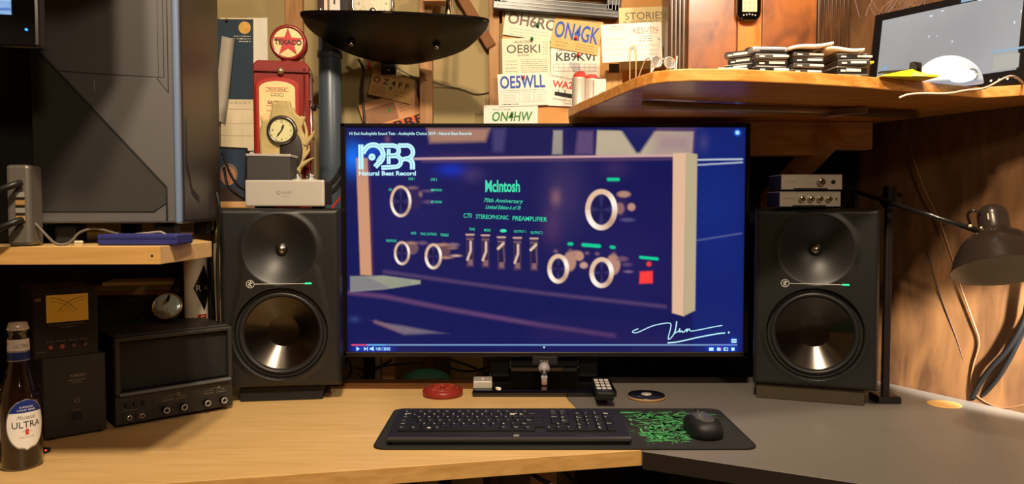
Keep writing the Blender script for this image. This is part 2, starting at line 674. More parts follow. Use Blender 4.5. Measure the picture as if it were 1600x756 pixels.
tag(m.build('paper_sheaf', None, (pp.x, pp.y, SZ0 - 0.006)), 'fanned thin papers tucked under the pine shelf above the right speaker', 'papers')

# ------------------------------------------------------------------ television
TY = 1.72
def S(px, py):
    """screen picture coordinates (photo pixels) to metres in the television's local frame"""
    return ((px - 851.5) * TY / F, (557 - py) * TY / F)
tb = at(851.5, 557, TY)
TVX, TVZ = tb.x, tb.z
t = thing('television', 'wide black television showing a blue stereo preamplifier video on its pedestal stand', 'television', (TVX, TY, DESK))
zb = TVZ - DESK
W_ = 637 * TY / F
H_ = 365 * TY / F
BEZ = mat('bezel_black', (16, 14, 15), 0.22)
m = MB()
m.box((0, 0.012, zb + H_ / 2), (W_, 0.020, H_), BEZ, 0.004)
m.box((0, 0.045, zb + H_ / 2 - 0.02), (W_ * 0.86, 0.05, H_ * 0.8), BLKM, 0.015)
m.build('panel_housing', t)
fb = MB()
bz = 0.011
fb.box((0, 0.0, zb + H_ - bz / 2 + 0.001), (W_, 0.006, bz * 0.75), BEZ, 0.0015)
fb.box((0, 0.0, zb + bz / 2), (W_, 0.006, bz * 1.05), mat('lower_bezel', (26, 20, 16), 0.35), 0.0015)
for s in (-1, 1):
    fb.box((s * (W_ / 2 - bz / 2), 0.0, zb + H_ / 2), (bz, 0.006, H_), BEZ, 0.0015)
# maker's mark under the screen
Ml = FR(0, -0.0036, zb)
lx, lz = S(846, 564)
LP = mat('logo_print', (150, 145, 140), 0.4)
fb.build('bezel', t)
m = MB()
m.box((0, 0.0, zb - 0.009), (0.06, 0.012, 0.022), BLKM, 0.003)
m.ring(lx, -0.0105, 0.0026, 0.0034, LP, FR(0, -0.0062, zb))
m.text('LG', lx + 0.0105, -0.0105, 0.006, LP, FR(0, -0.0062, zb), bold=0.02)
m.build('logo_tab', t)

# screen picture: an emitting surface coloured point by point
x0, x1, y0, y1 = 541.0, 1163.0, 198.5, 550.0
NX, NY = 520, 294
gx = np.linspace(x0, x1, NX)
gy = np.linspace(y0, y1, NY)
X, Y = np.meshgrid(gx, gy)
def L3(c):
    return np.array(lin(c)[:3])
img = np.zeros((NY, NX, 3)) + L3((20, 23, 84))
def mixin(alpha, c):
    global img
    a = np.clip(alpha, 0, 1)[..., None]
    img = img * (1 - a) + L3(c) * a
def poly_a(P, soft=1.0):
    P = [np.array(p, float) for p in P]
    area = sum(P[i][0] * P[(i + 1) % len(P)][1] - P[(i + 1) % len(P)][0] * P[i][1] for i in range(len(P)))
    if area < 0:
        P = P[::-1]
    d = np.full(X.shape, 1e9)
    for i in range(len(P)):
        a, b = P[i], P[(i + 1) % len(P)]
        e = b - a
        n = np.array([-e[1], e[0]]) / (np.hypot(*e) + 1e-9)
        d = np.minimum(d, (X - a[0]) * n[0] + (Y - a[1]) * n[1])
    return np.clip(0.5 + d / soft, 0, 1)
def line_a(pts, w_, soft=1.0):
    d = np.full(X.shape, 1e9)
    for (ax, ay), (bx, by) in zip(pts[:-1], pts[1:]):
        vx, vy = bx - ax, by - ay
        tt = np.clip(((X - ax) * vx + (Y - ay) * vy) / (vx * vx + vy * vy + 1e-9), 0, 1)
        d = np.minimum(d, np.hypot(X - ax - tt * vx, Y - ay - tt * vy))
    return np.clip(0.5 + (w_ / 2 - d) / soft, 0, 1)
def ell_a(cx, cy, rx, ry, soft=1.0):
    d = (1 - np.hypot((X - cx) / rx, (Y - cy) / ry)) * min(rx, ry)
    return np.clip(0.5 + d / soft, 0, 1)
def blob(cx, cy, rx, ry, c, k=1.0):
    mixin(k * np.exp(-((X - cx) / rx) ** 2 - ((Y - cy) / ry) ** 2), c)
# room behind the amplifier, blurred
mixin(poly_a([(541, 198), (1163, 198), (1163, 246), (541, 246)], 10) * 0.6, (30, 24, 80))
mixin(poly_a([(668, 200), (765, 200), (758, 220), (672, 222)], 7) * 0.75, (190, 140, 110))
blob(606, 217, 4, 6, (120, 70, 90), 0.9)
blob(715, 250, 60, 10, (90, 60, 100), 0.4)
mixin(poly_a([(770, 200), (790, 200), (786, 236), (770, 236)], 8) * 0.5, (90, 80, 130))
mixin(poly_a([(864, 203), (878, 203), (878, 240), (862, 240)], 3) * 0.8, (176, 166, 150))
mixin(poly_a([(902, 204), (926, 204), (926, 240), (898, 240)], 6) * 0.5, (130, 100, 140))
mixin(poly_a([(932, 203), (1082, 205), (1080, 242), (930, 242)], 3) * 0.92, (196, 178, 150))
mixin(poly_a([(1020, 203), (1084, 205), (1080, 242), (1020, 242)], 30) * 0.6, (150, 110, 130))
mixin(poly_a([(966, 198), (1026, 198), (999, 238), (993, 238)], 5), (30, 32, 92))
mixin(poly_a([(1084, 198), (1163, 198), (1163, 550), (1084, 550)], 8) * 0.9, (22, 36, 112))
blob(1098, 222, 8, 14, (80, 80, 120), 0.5)
blob(1115, 320, 40, 80, (20, 44, 130), 0.6)
blob(552, 246, 13, 22, (16, 120, 255), 0.95)
blob(580, 235, 22, 12, (16, 90, 220), 0.7)
# amplifier body
mixin(poly_a([(562, 250), (1052, 243), (1052, 488), (562, 425)], 3), (25, 24, 84))
for bx, by, rx, ry, c, k in ((705, 264, 22, 10, (14, 50, 190), 0.8), (738, 272, 16, 12, (80, 60, 110), 0.5), (880, 300, 30, 60, (70, 56, 100), 0.55),
                             (868, 307, 8, 13, (140, 96, 110), 0.75), (862, 350, 14, 28, (100, 64, 100), 0.4), (960, 262, 22, 16, (70, 50, 96), 0.5),
                             (640, 330, 60, 60, (36, 32, 100), 0.5), (1000, 400, 60, 60, (40, 30, 92), 0.5)):
    blob(bx, by, rx, ry, c, k)
mixin(line_a([(646, 247), (1052, 242)], 3.2, 2.5), (214, 170, 168))
mixin(line_a([(660, 251), (1052, 247)], 3, 5) * 0.5, (120, 84, 110))
# left and right end posts
mixin(poly_a([(557, 246), (575, 246), (580, 429), (562, 428)], 2), (206, 150, 116))
mixin(line_a([(578, 250), (582, 428)], 1.5, 3) * 0.6, (120, 60, 70))
mixin(poly_a([(1050, 238), (1071, 238), (1069, 493), (1051, 488)], 2), (226, 184, 152))
mixin(poly_a([(1070, 237), (1088, 240), (1087, 484), (1069, 493)], 2), (188, 170, 134))
mixin(line_a([(1089, 248.5), (1158, 247.5)], 2.4, 1.6), (190, 200, 215))
mixin(line_a([(1089, 256.5), (1158, 252.5)], 2.4, 1.6), (170, 180, 200))
mixin(line_a([(1089, 374), (1158, 363)], 2, 2.5) * 0.6, (110, 120, 170))
# base and table
mixin(line_a([(545, 456), (600, 462), (700, 482), (850, 508), (960, 524)], 5, 7) * 0.8, (116, 76, 120))
mixin(line_a([(600, 423), (720, 440), (850, 457), (1040, 478)], 4, 6) * 0.65, (104, 78, 120))
mixin(line_a([(850, 520), (960, 530), (1050, 536)], 30, 40) * 0.5, (46, 34, 84))
mixin(poly_a([(546, 430), (599, 429), (656, 437), (656, 442), (600, 451), (546, 455)], 2), (134, 132, 130))
mixin(poly_a([(575, 432), (599, 430), (656, 437), (656, 442), (610, 449)], 3) * 0.6, (168, 172, 138))
for k in range(5):
    mixin(line_a([(546, 434 + k * 4), (640, 436 + k * 2)], 1, 2) * 0.35, (90, 92, 110))
mixin(poly_a([(625, 508), (687, 519.5), (630, 522), (588, 503)], 5) * 0.8, (130, 118, 130))
mixin(line_a([(585, 502), (622, 516)], 5, 5) * 0.7, (140, 100, 110))
blob(552, 498, 8, 5, (60, 80, 140), 0.5)
# knobs
def knob(cx, cy, rx, ry, th_, body):
    for bx, by, brx, bry, c, k in body:
        mixin(ell_a(bx, by, brx, bry, 3) * k, c)
    mixin(ell_a(cx, cy, rx, ry, 1.6), (228, 190, 160))
    mixin(ell_a(cx, cy, rx - th_, ry - th_, 1.6), (24, 22, 74))
    blob(cx - rx * 0.6, cy + ry * 0.72, rx * 0.5, ry * 0.3, (255, 236, 216), 0.0)
    ang = np.arctan2((Y - cy) / ry, (X - cx) / rx)
    rr = np.hypot((X - cx) / rx, (Y - cy) / ry)
    ringm = np.clip(ell_a(cx, cy, rx, ry, 1.6) - ell_a(cx, cy, rx - th_, ry - th_, 1.6), 0, 1)
    hi = np.exp(-((ang - 2.3) / 0.7) ** 2) + np.exp(-((ang + 0.4) / 0.5) ** 2)
    mixin(ringm * np.clip(hi, 0, 1), (255, 246, 232))
    lo = np.exp(-((ang - 0.8) / 0.4) ** 2) * 0.5
    mixin(ringm * lo, (150, 100, 90))
    inner = ell_a(cx, cy, rx - th_, ry - th_, 1.6)
    mixin(inner * 0.5 * np.clip(np.cos(2 * ang) ** 8, 0, 1), (70, 60, 120))
D1 = (48, 36, 84)
T1 = (196, 146, 122)
knob(626, 313, 16.5, 24.5, 4, [(648, 308, 12, 18, D1, 0.9), (644, 292, 8, 2.5, T1, 0.35), (657, 302, 3, 4, T1, 0.4), (668, 297, 9, 2, (130, 100, 130), 0.5), (669, 314, 8, 3, (120, 90, 130), 0.5)])
knob(939, 326, 25, 32, 8, [(968, 320, 12, 20, D1, 0.8), (974, 302, 10, 5, T1, 0.8), (986, 322, 6, 6, T1, 0.9), (968, 324, 7, 9, (160, 110, 110), 0.8), (980, 342, 10, 3, (120, 110, 160), 0.4)])
knob(627.5, 394, 12.5, 18.5, 3.6, [(644, 386, 9, 10, (120, 84, 90), 0.9), (641, 378, 9, 2, T1, 0.6), (660, 378, 7, 3, (130, 100, 120), 0.6)])
knob(676.5, 399, 13.5, 20, 4.2, [(694, 390, 9, 13, (110, 74, 80), 0.9), (688, 381, 12, 2, T1, 0.8), (708, 381, 8, 3, (150, 120, 130), 0.7), (712, 398, 6, 1.5, (230, 190, 170), 0.9), (697, 401, 7, 1.5, T1, 0.9), (707, 386, 6, 2, T1, 0.5)])
knob(872, 418.5, 17, 23, 6.5, [(890, 407, 10, 15, (190, 140, 120), 0.9), (905, 399, 7, 7, T1, 0.9), (912, 413, 6, 5, (210, 160, 140), 0.9), (900, 393, 8, 3, T1, 0.8)])
knob(940, 424.5, 19, 24, 7, [(958, 412, 11, 16, (190, 140, 120), 0.9), (972, 403, 9, 4, (120, 84, 110), 0.8), (980, 412, 7, 3, (110, 84, 120), 0.6), (982, 423, 6, 2, (150, 120, 150), 0.6)])
for qx, qy in ((868, 391), (891, 390), (917, 394), (933, 395), (959, 395)):
    blob(qx, qy, 3, 2.5, (150, 110, 130), 0.7)
# rocker switches
for i, (rx_, ry_) in enumerate(((734, 366), (758, 367), (783, 370), (808, 371), (834, 372))):
    mixin(poly_a([(rx_ - 6, ry_), (rx_ + 6, ry_), (rx_ + 6, ry_ + 50), (rx_ - 6, ry_ + 50)], 1.6), (72, 50, 84))
    mixin(poly_a([(rx_ - 4, ry_ + 4), (rx_ + 3, ry_ + 4), (rx_ + 3, ry_ + 40), (rx_ - 4, ry_ + 40)], 1.6), (36, 28, 70))
    mixin(line_a([(rx_ - 6, ry_ - 1), (rx_ + 6, ry_ - 1)], 2, 1.4), (230, 186, 166))
    mixin(line_a([(rx_ - 5, ry_ + 6), (rx_ + 5, ry_ + 6)], 1.2, 1.4), (170, 124, 120))
    mixin(poly_a([(rx_ - 3, ry_ + 38), (rx_ + 4, ry_ + 38), (rx_ + 4, ry_ + 47), (rx_ - 3, ry_ + 47)], 1.5) * 0.8, (150, 106, 110))
    if i in (2, 4):
        mixin(line_a([(rx_ + 3, ry_ + 9), (rx_ - 5, ry_ + 17)], 4, 1.5), (232, 196, 170))
        mixin(line_a([(rx_ + 3, ry_ + 14), (rx_ + 5, ry_ + 38)], 1.5, 2) * 0.6, (140, 106, 130))
    else:
        mixin(line_a([(rx_ + 1, ry_ + 10), (rx_ + 1, ry_ + 24), (rx_ - 4, ry_ + 38)], 3.6, 1.5), (226, 188, 166))
# lit marks
mixin(poly_a([(1000, 423), (1020, 422), (1020, 441), (999, 442)], 3), (255, 62, 58))
mixin(ell_a(1014, 411, 4, 4, 2), (235, 60, 60))
mixin(line_a([(1001, 400.5), (1027, 403)], 4.5, 2), (20, 210, 150))
mixin(line_a([(889, 379.5), (893, 379.5)], 5, 2), (20, 200, 150))
mixin(line_a([(911, 381), (936, 383)], 5.5, 2), (20, 205, 150))
mixin(line_a([(955, 384.5), (959, 385)], 5, 2), (20, 200, 150))
mixin(line_a([(950, 279), (965, 279)], 5, 2.4), (20, 205, 150))
mixin(ell_a(1150, 206.5, 4.5, 4.5, 5), (30, 110, 240))
mixin(ell_a(1150, 206.5, 3, 3, 2), (170, 235, 255))
# edge falloff and player bar
mixin(np.clip((Y - 505) / 60, 0, 1) * 0.35, (16, 22, 96))
mixin(line_a([(548, 538.5), (1153, 538.5)], 1.4, 1.2), (150, 190, 240))
mixin(line_a([(548, 538.5), (573, 538.5)], 2.0, 1.2), (255, 50, 70))
mixin(line_a([(573, 538.5), (600, 538.5)], 2.0, 1.2), (110, 200, 240))
for gx_, gy_, r_ in ((557, 544.5, 7), (569, 544.5, 6), (580, 544.5, 7), (597, 544.5, 14), (1114, 545, 8), (1126, 545, 7), (1136, 545, 7), (1147, 545, 6), (1148, 532, 6)):
    blob(gx_, gy_, r_, 5, (20, 70, 220), 0.7)
blob(605, 250, 52, 26, (20, 40, 150), 0.25)

vs = []
for j in range(NY):
    for i in range(NX):
        a, b = S(gx[i], gy[j])
        vs.append((a, -0.0002, zb + b))
idx = np.arange(NX * NY).reshape(NY, NX)
q = np.stack([idx[:-1, :-1], idx[1:, :-1], idx[1:, 1:], idx[:-1, 1:]], -1).reshape(-1, 4)
me = bpy.data.meshes.new('screen')
me.from_pydata(vs, [], q.tolist())
ca = me.color_attributes.new('picture', 'FLOAT_COLOR', 'POINT')
ca.data.foreach_set('color', np.concatenate([img, np.ones((NY, NX, 1))], -1).reshape(-1))
sm_ = bpy.data.materials.new('screen_picture')
sm_.use_nodes = True
nt = sm_.node_tree
b = nt.nodes['Principled BSDF']
b.inputs['Base Color'].default_value = (0.003, 0.003, 0.004, 1)
b.inputs['Roughness'].default_value = 0.15
b.inputs['Specular IOR Level'].default_value = 0.2
at_ = nt.nodes.new('ShaderNodeAttribute')
at_.attribute_name = 'picture'
nt.links.new(at_.outputs['Color'], b.inputs['Emission Color'])
b.inputs['Emission Strength'].default_value = 1.0
me.materials.append(sm_)
scr = bpy.data.objects.new('screen', me)
COL.objects.link(scr)
scr.parent = t
# crisp lettering shown on the screen
CY = glow('cyan_white_light', (190, 246, 255), 1.0)
GR = glow('green_light', (30, 215, 165), 1.0)
WT = glow('white_light', (236, 244, 255), 1.0)
DKL = glow('dark_blue_light', (14, 60, 110), 1.0)
MS = FR(0, -0.0009, zb)
MS2 = FR(0, -0.0014, zb)
k = TY / F
m = MB()
def st(s, px, py, hpx, mt, wpx=None, al='c', bold=0.0, shear=0.0, M=MS, ang=0):
    a, b = S(px, py)
    m.text(s, a, b, hpx * k, mt, M, wpx * k if wpx else None, al, bold, shear, ang=ang)
st('Hi End Audiophile Sound Test - Audiophile Choice 2019 - Natural Beat Records', 547, 208.6, 6.6, CY, 190, 'l', 0.01)
st('Natural Beat Record', 561, 269.5, 7, CY, 89, 'l', 0.03)
st('McIntosh', 785, 289.5, 19, GR, 54, 'c', 0.03)
st('70th Anniversary', 786, 313, 8.5, GR, 61, 'c', 0.01, 0.3, ang=-2)
st('Limited Edition 6 of 70', 786, 322.5, 6.2, GR, 54, 'c', 0.01, 0.3, ang=-2)
st('C70', 730.5, 335.2, 7.2, GR, 13, 'c', 0.01)
st('STEREOPHONIC', 768.8, 337.5, 6.6, GR, 51, 'c', 0.01, ang=-2)
st('PREAMPLIFIER', 827.5, 340.3, 7, GR, 54, 'c', 0.01, ang=-2)
for s_, px, py, wp in (('TONE', 737, 356.5, 9), ('MODE', 761, 358, 10), ('OUTPUT 1', 812, 360, 19), ('OUTPUT 2', 838, 362, 19), ('BASS', 646, 362.5, 8), ('TONE CONTROLS', 669, 364, 26), ('TREBLE', 694, 365.5, 13),
                       ('LINE 1', 643, 278, 9), ('LINE 2', 678, 279, 10), ('MM PHONO', 682, 295.5, 17), ('MC PHONO', 682, 314, 17), ('HEADPHONE', 611, 374.5, 16), ('DVD', 610, 295, 5)):
    st(s_, px, py, 4.2, GR, wp, 'c', 0.01, ang=-1)
a, b = S(786, 359)
m.disc(a, b, 5.5 * k, GR, MS, 16, 1, 0.5)
# round-stroked initials of the channel logo
def Z(P, off=(540, 200), s_=9.45):
    return [S(off[0] + x / s_, off[1] + y / s_) for x, y in P]
def arc(cx, cy, r, a0, a1, n=14):
    return [(cx + r * cos(radians(a0 + (a1 - a0) * i / n)), cy - r * sin(radians(a0 + (a1 - a0) * i / n))) for i in range(n + 1)]
def stroke(P, wpx):
    m.ribbon(Z(P), wpx * k, CY, MS)
    m.ribbon(Z(P), 0.5 * k, DKL, MS2)
stroke([(232, 235), (232, 600)], 8)
stroke([(258, 330)] + arc(415, 385, 145, 165, -60) + [(440, 565)], 8)
stroke([(515, 250), (720, 250)] + arc(720, 325, 70, 90, -90, 10) + [(610, 402)], 7)
stroke([(610, 402), (740, 402)] + arc(740, 482, 80, 90, -90, 10) + [(530, 575)], 7)
stroke([(640, 300), (640, 520)], 6)
stroke([(780, 250), (900, 250)] + arc(900, 345, 98, 90, -90, 12) + [(830, 455)], 7)
stroke([(900, 445)] + arc(905, 530, 85, 80, 0, 8) + [(990, 600)], 8)
stroke([(525, 400), (470, 480)], 4)
a, b = Z([(395, 418)])[0]
m.disc(a, b, 5.4 * k, CY, MS)
m.disc(a, b, 1 * k, DKL, MS2)
# signature
def Z2(P):
    return [S(850 + x / 3.78, 360 + y / 3.78) for x, y in P]
def sig(P, w_=1.5):
    P3 = smooth_path([Vector((x, y, 0)) for x, y in Z2(P)], 5)
    m.ribbon([(p.x, p.y) for p in P3], w_ * k, CY, MS)
sig([(560, 577), (530, 590), (528, 600), (560, 598), (640, 562), (710, 546), (748, 545), (752, 570), (738, 630), (745, 640), (770, 610), (785, 560), (786, 532), (782, 575), (776, 605)])
sig([(776, 605), (800, 590), (806, 575), (805, 598), (818, 590), (825, 600), (850, 578), (845, 596), (862, 578), (868, 590), (900, 588), (1000, 568), (1058, 558)])
sig([(733, 662), (800, 655), (920, 628), (1040, 606), (1075, 603)], 2)
a, b = Z2([(1097, 600)])[0]
m.disc(a, b, 1.6 * k, CY, MS)
# player controls
for P in ([(555, 541), (555, 548), (560, 544.5)], [(567, 541.5), (567, 547.5), (571, 544.5)], [(576, 543), (576, 546), (579, 546), (582, 548.5), (582, 540.5), (579, 543)]):
    m.flat([S(*p) for p in P], CY, MS)
for x_, y_, w_, h_ in ((572.3, 544.5, 1.2, 6), (1113, 545, 7, 5), (1125, 545, 6, 5), (1136, 545, 7, 5), (1147, 545, 5, 5), (1148.5, 532, 8, 6)):
    a, b = S(x_, y_)
    m.rect(a, b, w_ * k, h_ * k, CY, MS)
a, b = S(1127.5, 543.5)
m.rect(a, b, 2.4 * k, 2 * k, glow('red_light', (255, 60, 90)), MS2)
a, b = S(1136.5, 545)
m.rect(a, b, 4 * k, 2.6 * k, DKL, MS2)
a, b = S(1148.5, 532)
m.rect(a, b, 6 * k, 1 * k, DKL, MS2)
a, b = S(850, 542.5)
m.flat([(a - 2 * k, b + 1.4 * k), (a + 2 * k, b + 1.4 * k), (a, b - 1.8 * k)][::-1], CY, MS)
st('1:05 / 20:55', 597, 544.5, 5, CY, 22, 'c', 0.02)
m.build('screen_lettering', scr)

# pedestal
m = MB()
bw = 229 * 1.655 / F
m.box((bw / 2 * 0 + 0, 0, 0.0075), (bw, 0.20, 0.015), GLOSS, 0.005, M=Matrix.Translation((at(851, 622, 1.655).x - TVX, 1.655 + 0.10 - TY, 0)))
m.build('pedestal_plate', t)
m = MB()
m.box((0, 0.055, 0.06), (0.17, 0.03, 0.115), GLOSS, 0.006)
m.box((0, 0.06, 0.10), (0.26, 0.02, 0.16), BLKM, 0.004)
m.build('neck', t)
# connectors plate dark back panel seen under the right half
m = MB()
m.box((0.215, 0.09, 0.05 + 0.07), (0.42, 0.02, 0.24), BLKM, 0.003)
BT = DESK + 0.015

# ------------------------------------------------------------------ things on and around the pedestal
# skull figurine
SK = mat('bone_grey', (150, 144, 150), 0.45, var=0.15, scale=60)
SKD = mat('skull_socket', (20, 16, 18), 0.7)
t = thing('skull_figurine', 'small grey skull figurine on the black pedestal under the television', 'figurine', (at(850, 590, 1.72).x, 1.715, BT + 0.0004))
t.scale = (0.9, 0.9, 0.9)
def skf(p, d):
    f = 1.0
    if d.z < -0.2:
        f = 1.0 - 0.35 * min(1, (-d.z - 0.2) / 0.6)
    p = Vector((p.x * f, p.y, p.z))
    for sx_ in (-1, 1):
        e = (d - Vector((sx_ * 0.40, -0.86, -0.22)).normalized()).length
        if e < 0.30:
            p += -d * 0.004 * (1 - e / 0.30)
    return p
m = MB()
m.ball((0, 0, 0.041), (0.0155, 0.018, 0.017), SK, 36, 24, fn=skf)
m.box((0, -0.007, 0.020), (0.017, 0.018, 0.012), SK, 0.004, seg=3, smooth=True)
m.build('cranium', t)
m = MB()
for sx_ in (-1, 1):
    m.ball((sx_ * 0.0060, -0.0145, 0.0365), (0.0042, 0.0022, 0.0040), SKD, 14, 8)
m.flat([(-0.002, -0.0), (0.002, 0.0), (0, 0.0045)], SKD, FR(0, -0.0178, 0.0265))
m.build('eye_sockets', t)
m = MB()
m.box((0, -0.008, 0.008), (0.015, 0.016, 0.016), mat('jaw_pink', (150, 112, 104), 0.45), 0.004, seg=3, smooth=True)
for i in range(5):
    m.box((-0.005 + i * 0.0025, -0.0166, 0.0145), (0.0018, 0.001, 0.003), mat('tooth', (190, 170, 150), 0.4), 0.0004)
m.build('jaw', t)

# small silver box
p = onz(752, 617, BT)
t = thing('silver_box', 'small square silver box on the left end of the television pedestal', 'box', (p.x, 1.675 + 0.024, BT), 2)
bw = 30 * 1.67 / F
m = MB()
m.box((0, 0, 0.0085), (bw, 0.05, 0.017), SILV, 0.002)
m.build('case', t)
m = MB()
m.box((0, -0.002, 0.0182), (0.0045, 0.008, 0.002), mat('pale_button', (230, 226, 220), 0.3), 0.0008)
m.build('button', t)
# cable with white plug
m = MB()
P = [(-0.03, 1.84, DESK + 0.06), onz(764, 590, BT + 0.01), onz(770, 600, BT + 0.006), onz(776, 606, BT + 0.004)]
q = thing('charging_cable', 'thin black cable with a white plug lying beside the silver box', 'cable')
m.tube(P, 0.0022, BLK)
m.build('cord', q)
a = onz(776, 606, BT + 0.004)
m = MB()
m.box((0, 0, 0), (0.008, 0.012, 0.006), WHITE, 0.0015, M=Matrix.Translation(a + Vector((0.004, -0.006, 0))) @ Matrix.Rotation(0.6, 4, 'Z'))
m.build('plug', q)
# remote control
p0_ = onz(950, 617, BT + 0.018)
t = thing('remote_control', 'black remote control lying on the right end of the television pedestal', 'remote', (p0_.x - 0.003, p0_.y + 0.018, BT + 0.0004), -2)
m = MB()
Mr = Matrix.Translation((0, 0.0, 0)) 
m.box((0, 0.072, 0.010), (0.038, 0.145, 0.018), BLK, 0.004, seg=3)
m.build('body', t)
for j in range(4):
    for i in range(3):
        c = (-0.0115 + i * 0.0115, 0.035 + j * 0.026, 0.0195)
        MB().box(c, (0.0095, 0.014, 0.002), mat('pale_key', (196, 192, 186), 0.5) if (i + j) == 0 else bpy.data.materials['pale_key'], 0.0012).build('button', t)
m = MB()
m.text('LG', 0, 0.012, 0.006, LP, UP(0, 0, 0.0193))
m.build('logo', t)

# coaster and tin
p = onz(1010, 621, DESK)
t = thing('disc_coaster', 'flat dark blue disc with a silver centre lying right of the television pedestal', 'coaster', (p.x, p.y, DESK))
rr = 30 * p.y / F
MB().lathe([(0, 0), (rr, 0), (rr, 0.005), (rr - 0.002, 0.006), (0, 0.006)], mat('cork_edge', (160, 124, 84), 0.6), n=48).build('backing', t)
MB().lathe([(rr - 0.0015, 0.006), (rr - 0.002, 0.0075), (0, 0.0075)], mat('navy_face', (24, 26, 40), 0.25), n=48).build('face', t)
MB().lathe([(0.0, 0.0075), (0.0125, 0.0075), (0.011, 0.0095), (0, 0.0095)], STEEL, n=32).build('centre_medallion', t)
p = onz(692, 617, DESK)
t = thing('red_coaster_tin', 'round red carved lidded tin lying left of the television pedestal', 'tin', (p.x, p.y, DESK))
rr = 31.5 * p.y / F
RED = mat('red_lacquer', (132, 38, 30), 0.35, var=0.15, scale=60, bump=0.2, bscale=150)
RED2 = mat('red_lacquer_relief', (156, 58, 44), 0.32)
MB().lathe([(0, 0), (rr - 0.003, 0), (rr, 0.003), (rr, 0.012), (rr - 0.004, 0.016), (0, 0.017)], RED, n=48).build('body', t)
m = MB()
for rad in (0.036, 0.022):
    m.tube([(rad * cos(2 * pi * i / 24), rad * sin(2 * pi * i / 24), 0.0168) for i in range(24)], 0.0012, RED2, 6, 1, True)
for i in range(8):
    a = 2 * pi * i / 8
    m.tube([(0.008 * cos(a), 0.008 * sin(a), 0.017), (0.022 * cos(a + .35), 0.022 * sin(a + .35), 0.0172), (0.034 * cos(a), 0.034 * sin(a), 0.0168)], 0.0013, RED2, 6, 4)
m.build('relief', t)
# ------------------------------------------------------------------ studio speakers
SPK = mat('speaker_shell', (22, 21, 21), 0.34, var=0.05, bump=0.06, bscale=500)
SPKS = mat('speaker_satin_baffle', (27, 26, 25), 0.42, var=0.04)
CONE = mat('woofer_cone', (74, 69, 64), 0.20, 1.0, var=0.05, scale=60)
RUB = mat('rubber_surround', (34, 33, 34), 0.38)
SW, SH, SD = 0.254, 0.392, 0.29
TWZ, TWR = 0.302, 0.078
WFZ, WFR = 0.118, 0.099
def baffle(nx=150, nz=220):
    vs = []
    def ss(a, b, x):
        u = min(1, max(0, (x - a) / (b - a)))
        return u * u * (3 - 2 * u)
    for j in range(nz + 1):
        for i in range(nx + 1):
            x = -SW / 2 + SW * i / nx
            z = SH * j / nz
            y = 0.0
            # rounded rim
            dx = SW / 2 - abs(x)
            dz_ = min(z, SH - z)
            e = min(dx, dz_)
            if e < 0.012:
                y += 0.012 - sqrt(max(0, 0.012 ** 2 - (0.012 - e) ** 2))
            # raised waist between the horn and the woofer
            hw = 0.072 + (0.108 - 0.072) * min(1, max(0, (TWZ - z) / (TWZ - WFZ)))
            inside = ss(0.007, -0.007, abs(x) - hw) * ss(WFZ - 0.115, WFZ - 0.105, z) * (1 if z < TWZ else 0)
            r_t = hypot(x, z - TWZ)
            r_w = hypot(x, z - WFZ)
            if z < WFZ:
                inside = ss(0.007, -0.007, r_w - 0.108)
            y -= 0.0026 * max(inside, ss(0.010, -0.006, r_t - 0.082))
            # horn dish
            if r_t < TWR:
                u = 1 - (r_t / TWR)
                y += 0.030 * (1 - (r_t / TWR) ** 2) ** 1.25 * 1.0 if u > 0 else 0
            # woofer well
            y += 0.046 * ss(WFR + 0.001, WFR - 0.002, r_w)
            vs.append((x, y, z))
    fs = []
    for j in range(nz):
        for i in range(nx):
            a = j * (nx + 1) + i
            fs.append((a, a + 1, a + nx + 2, a + nx + 1))
    return vs, fs
bv, bf = baffle()
def woofer_front(prof):
    return prof
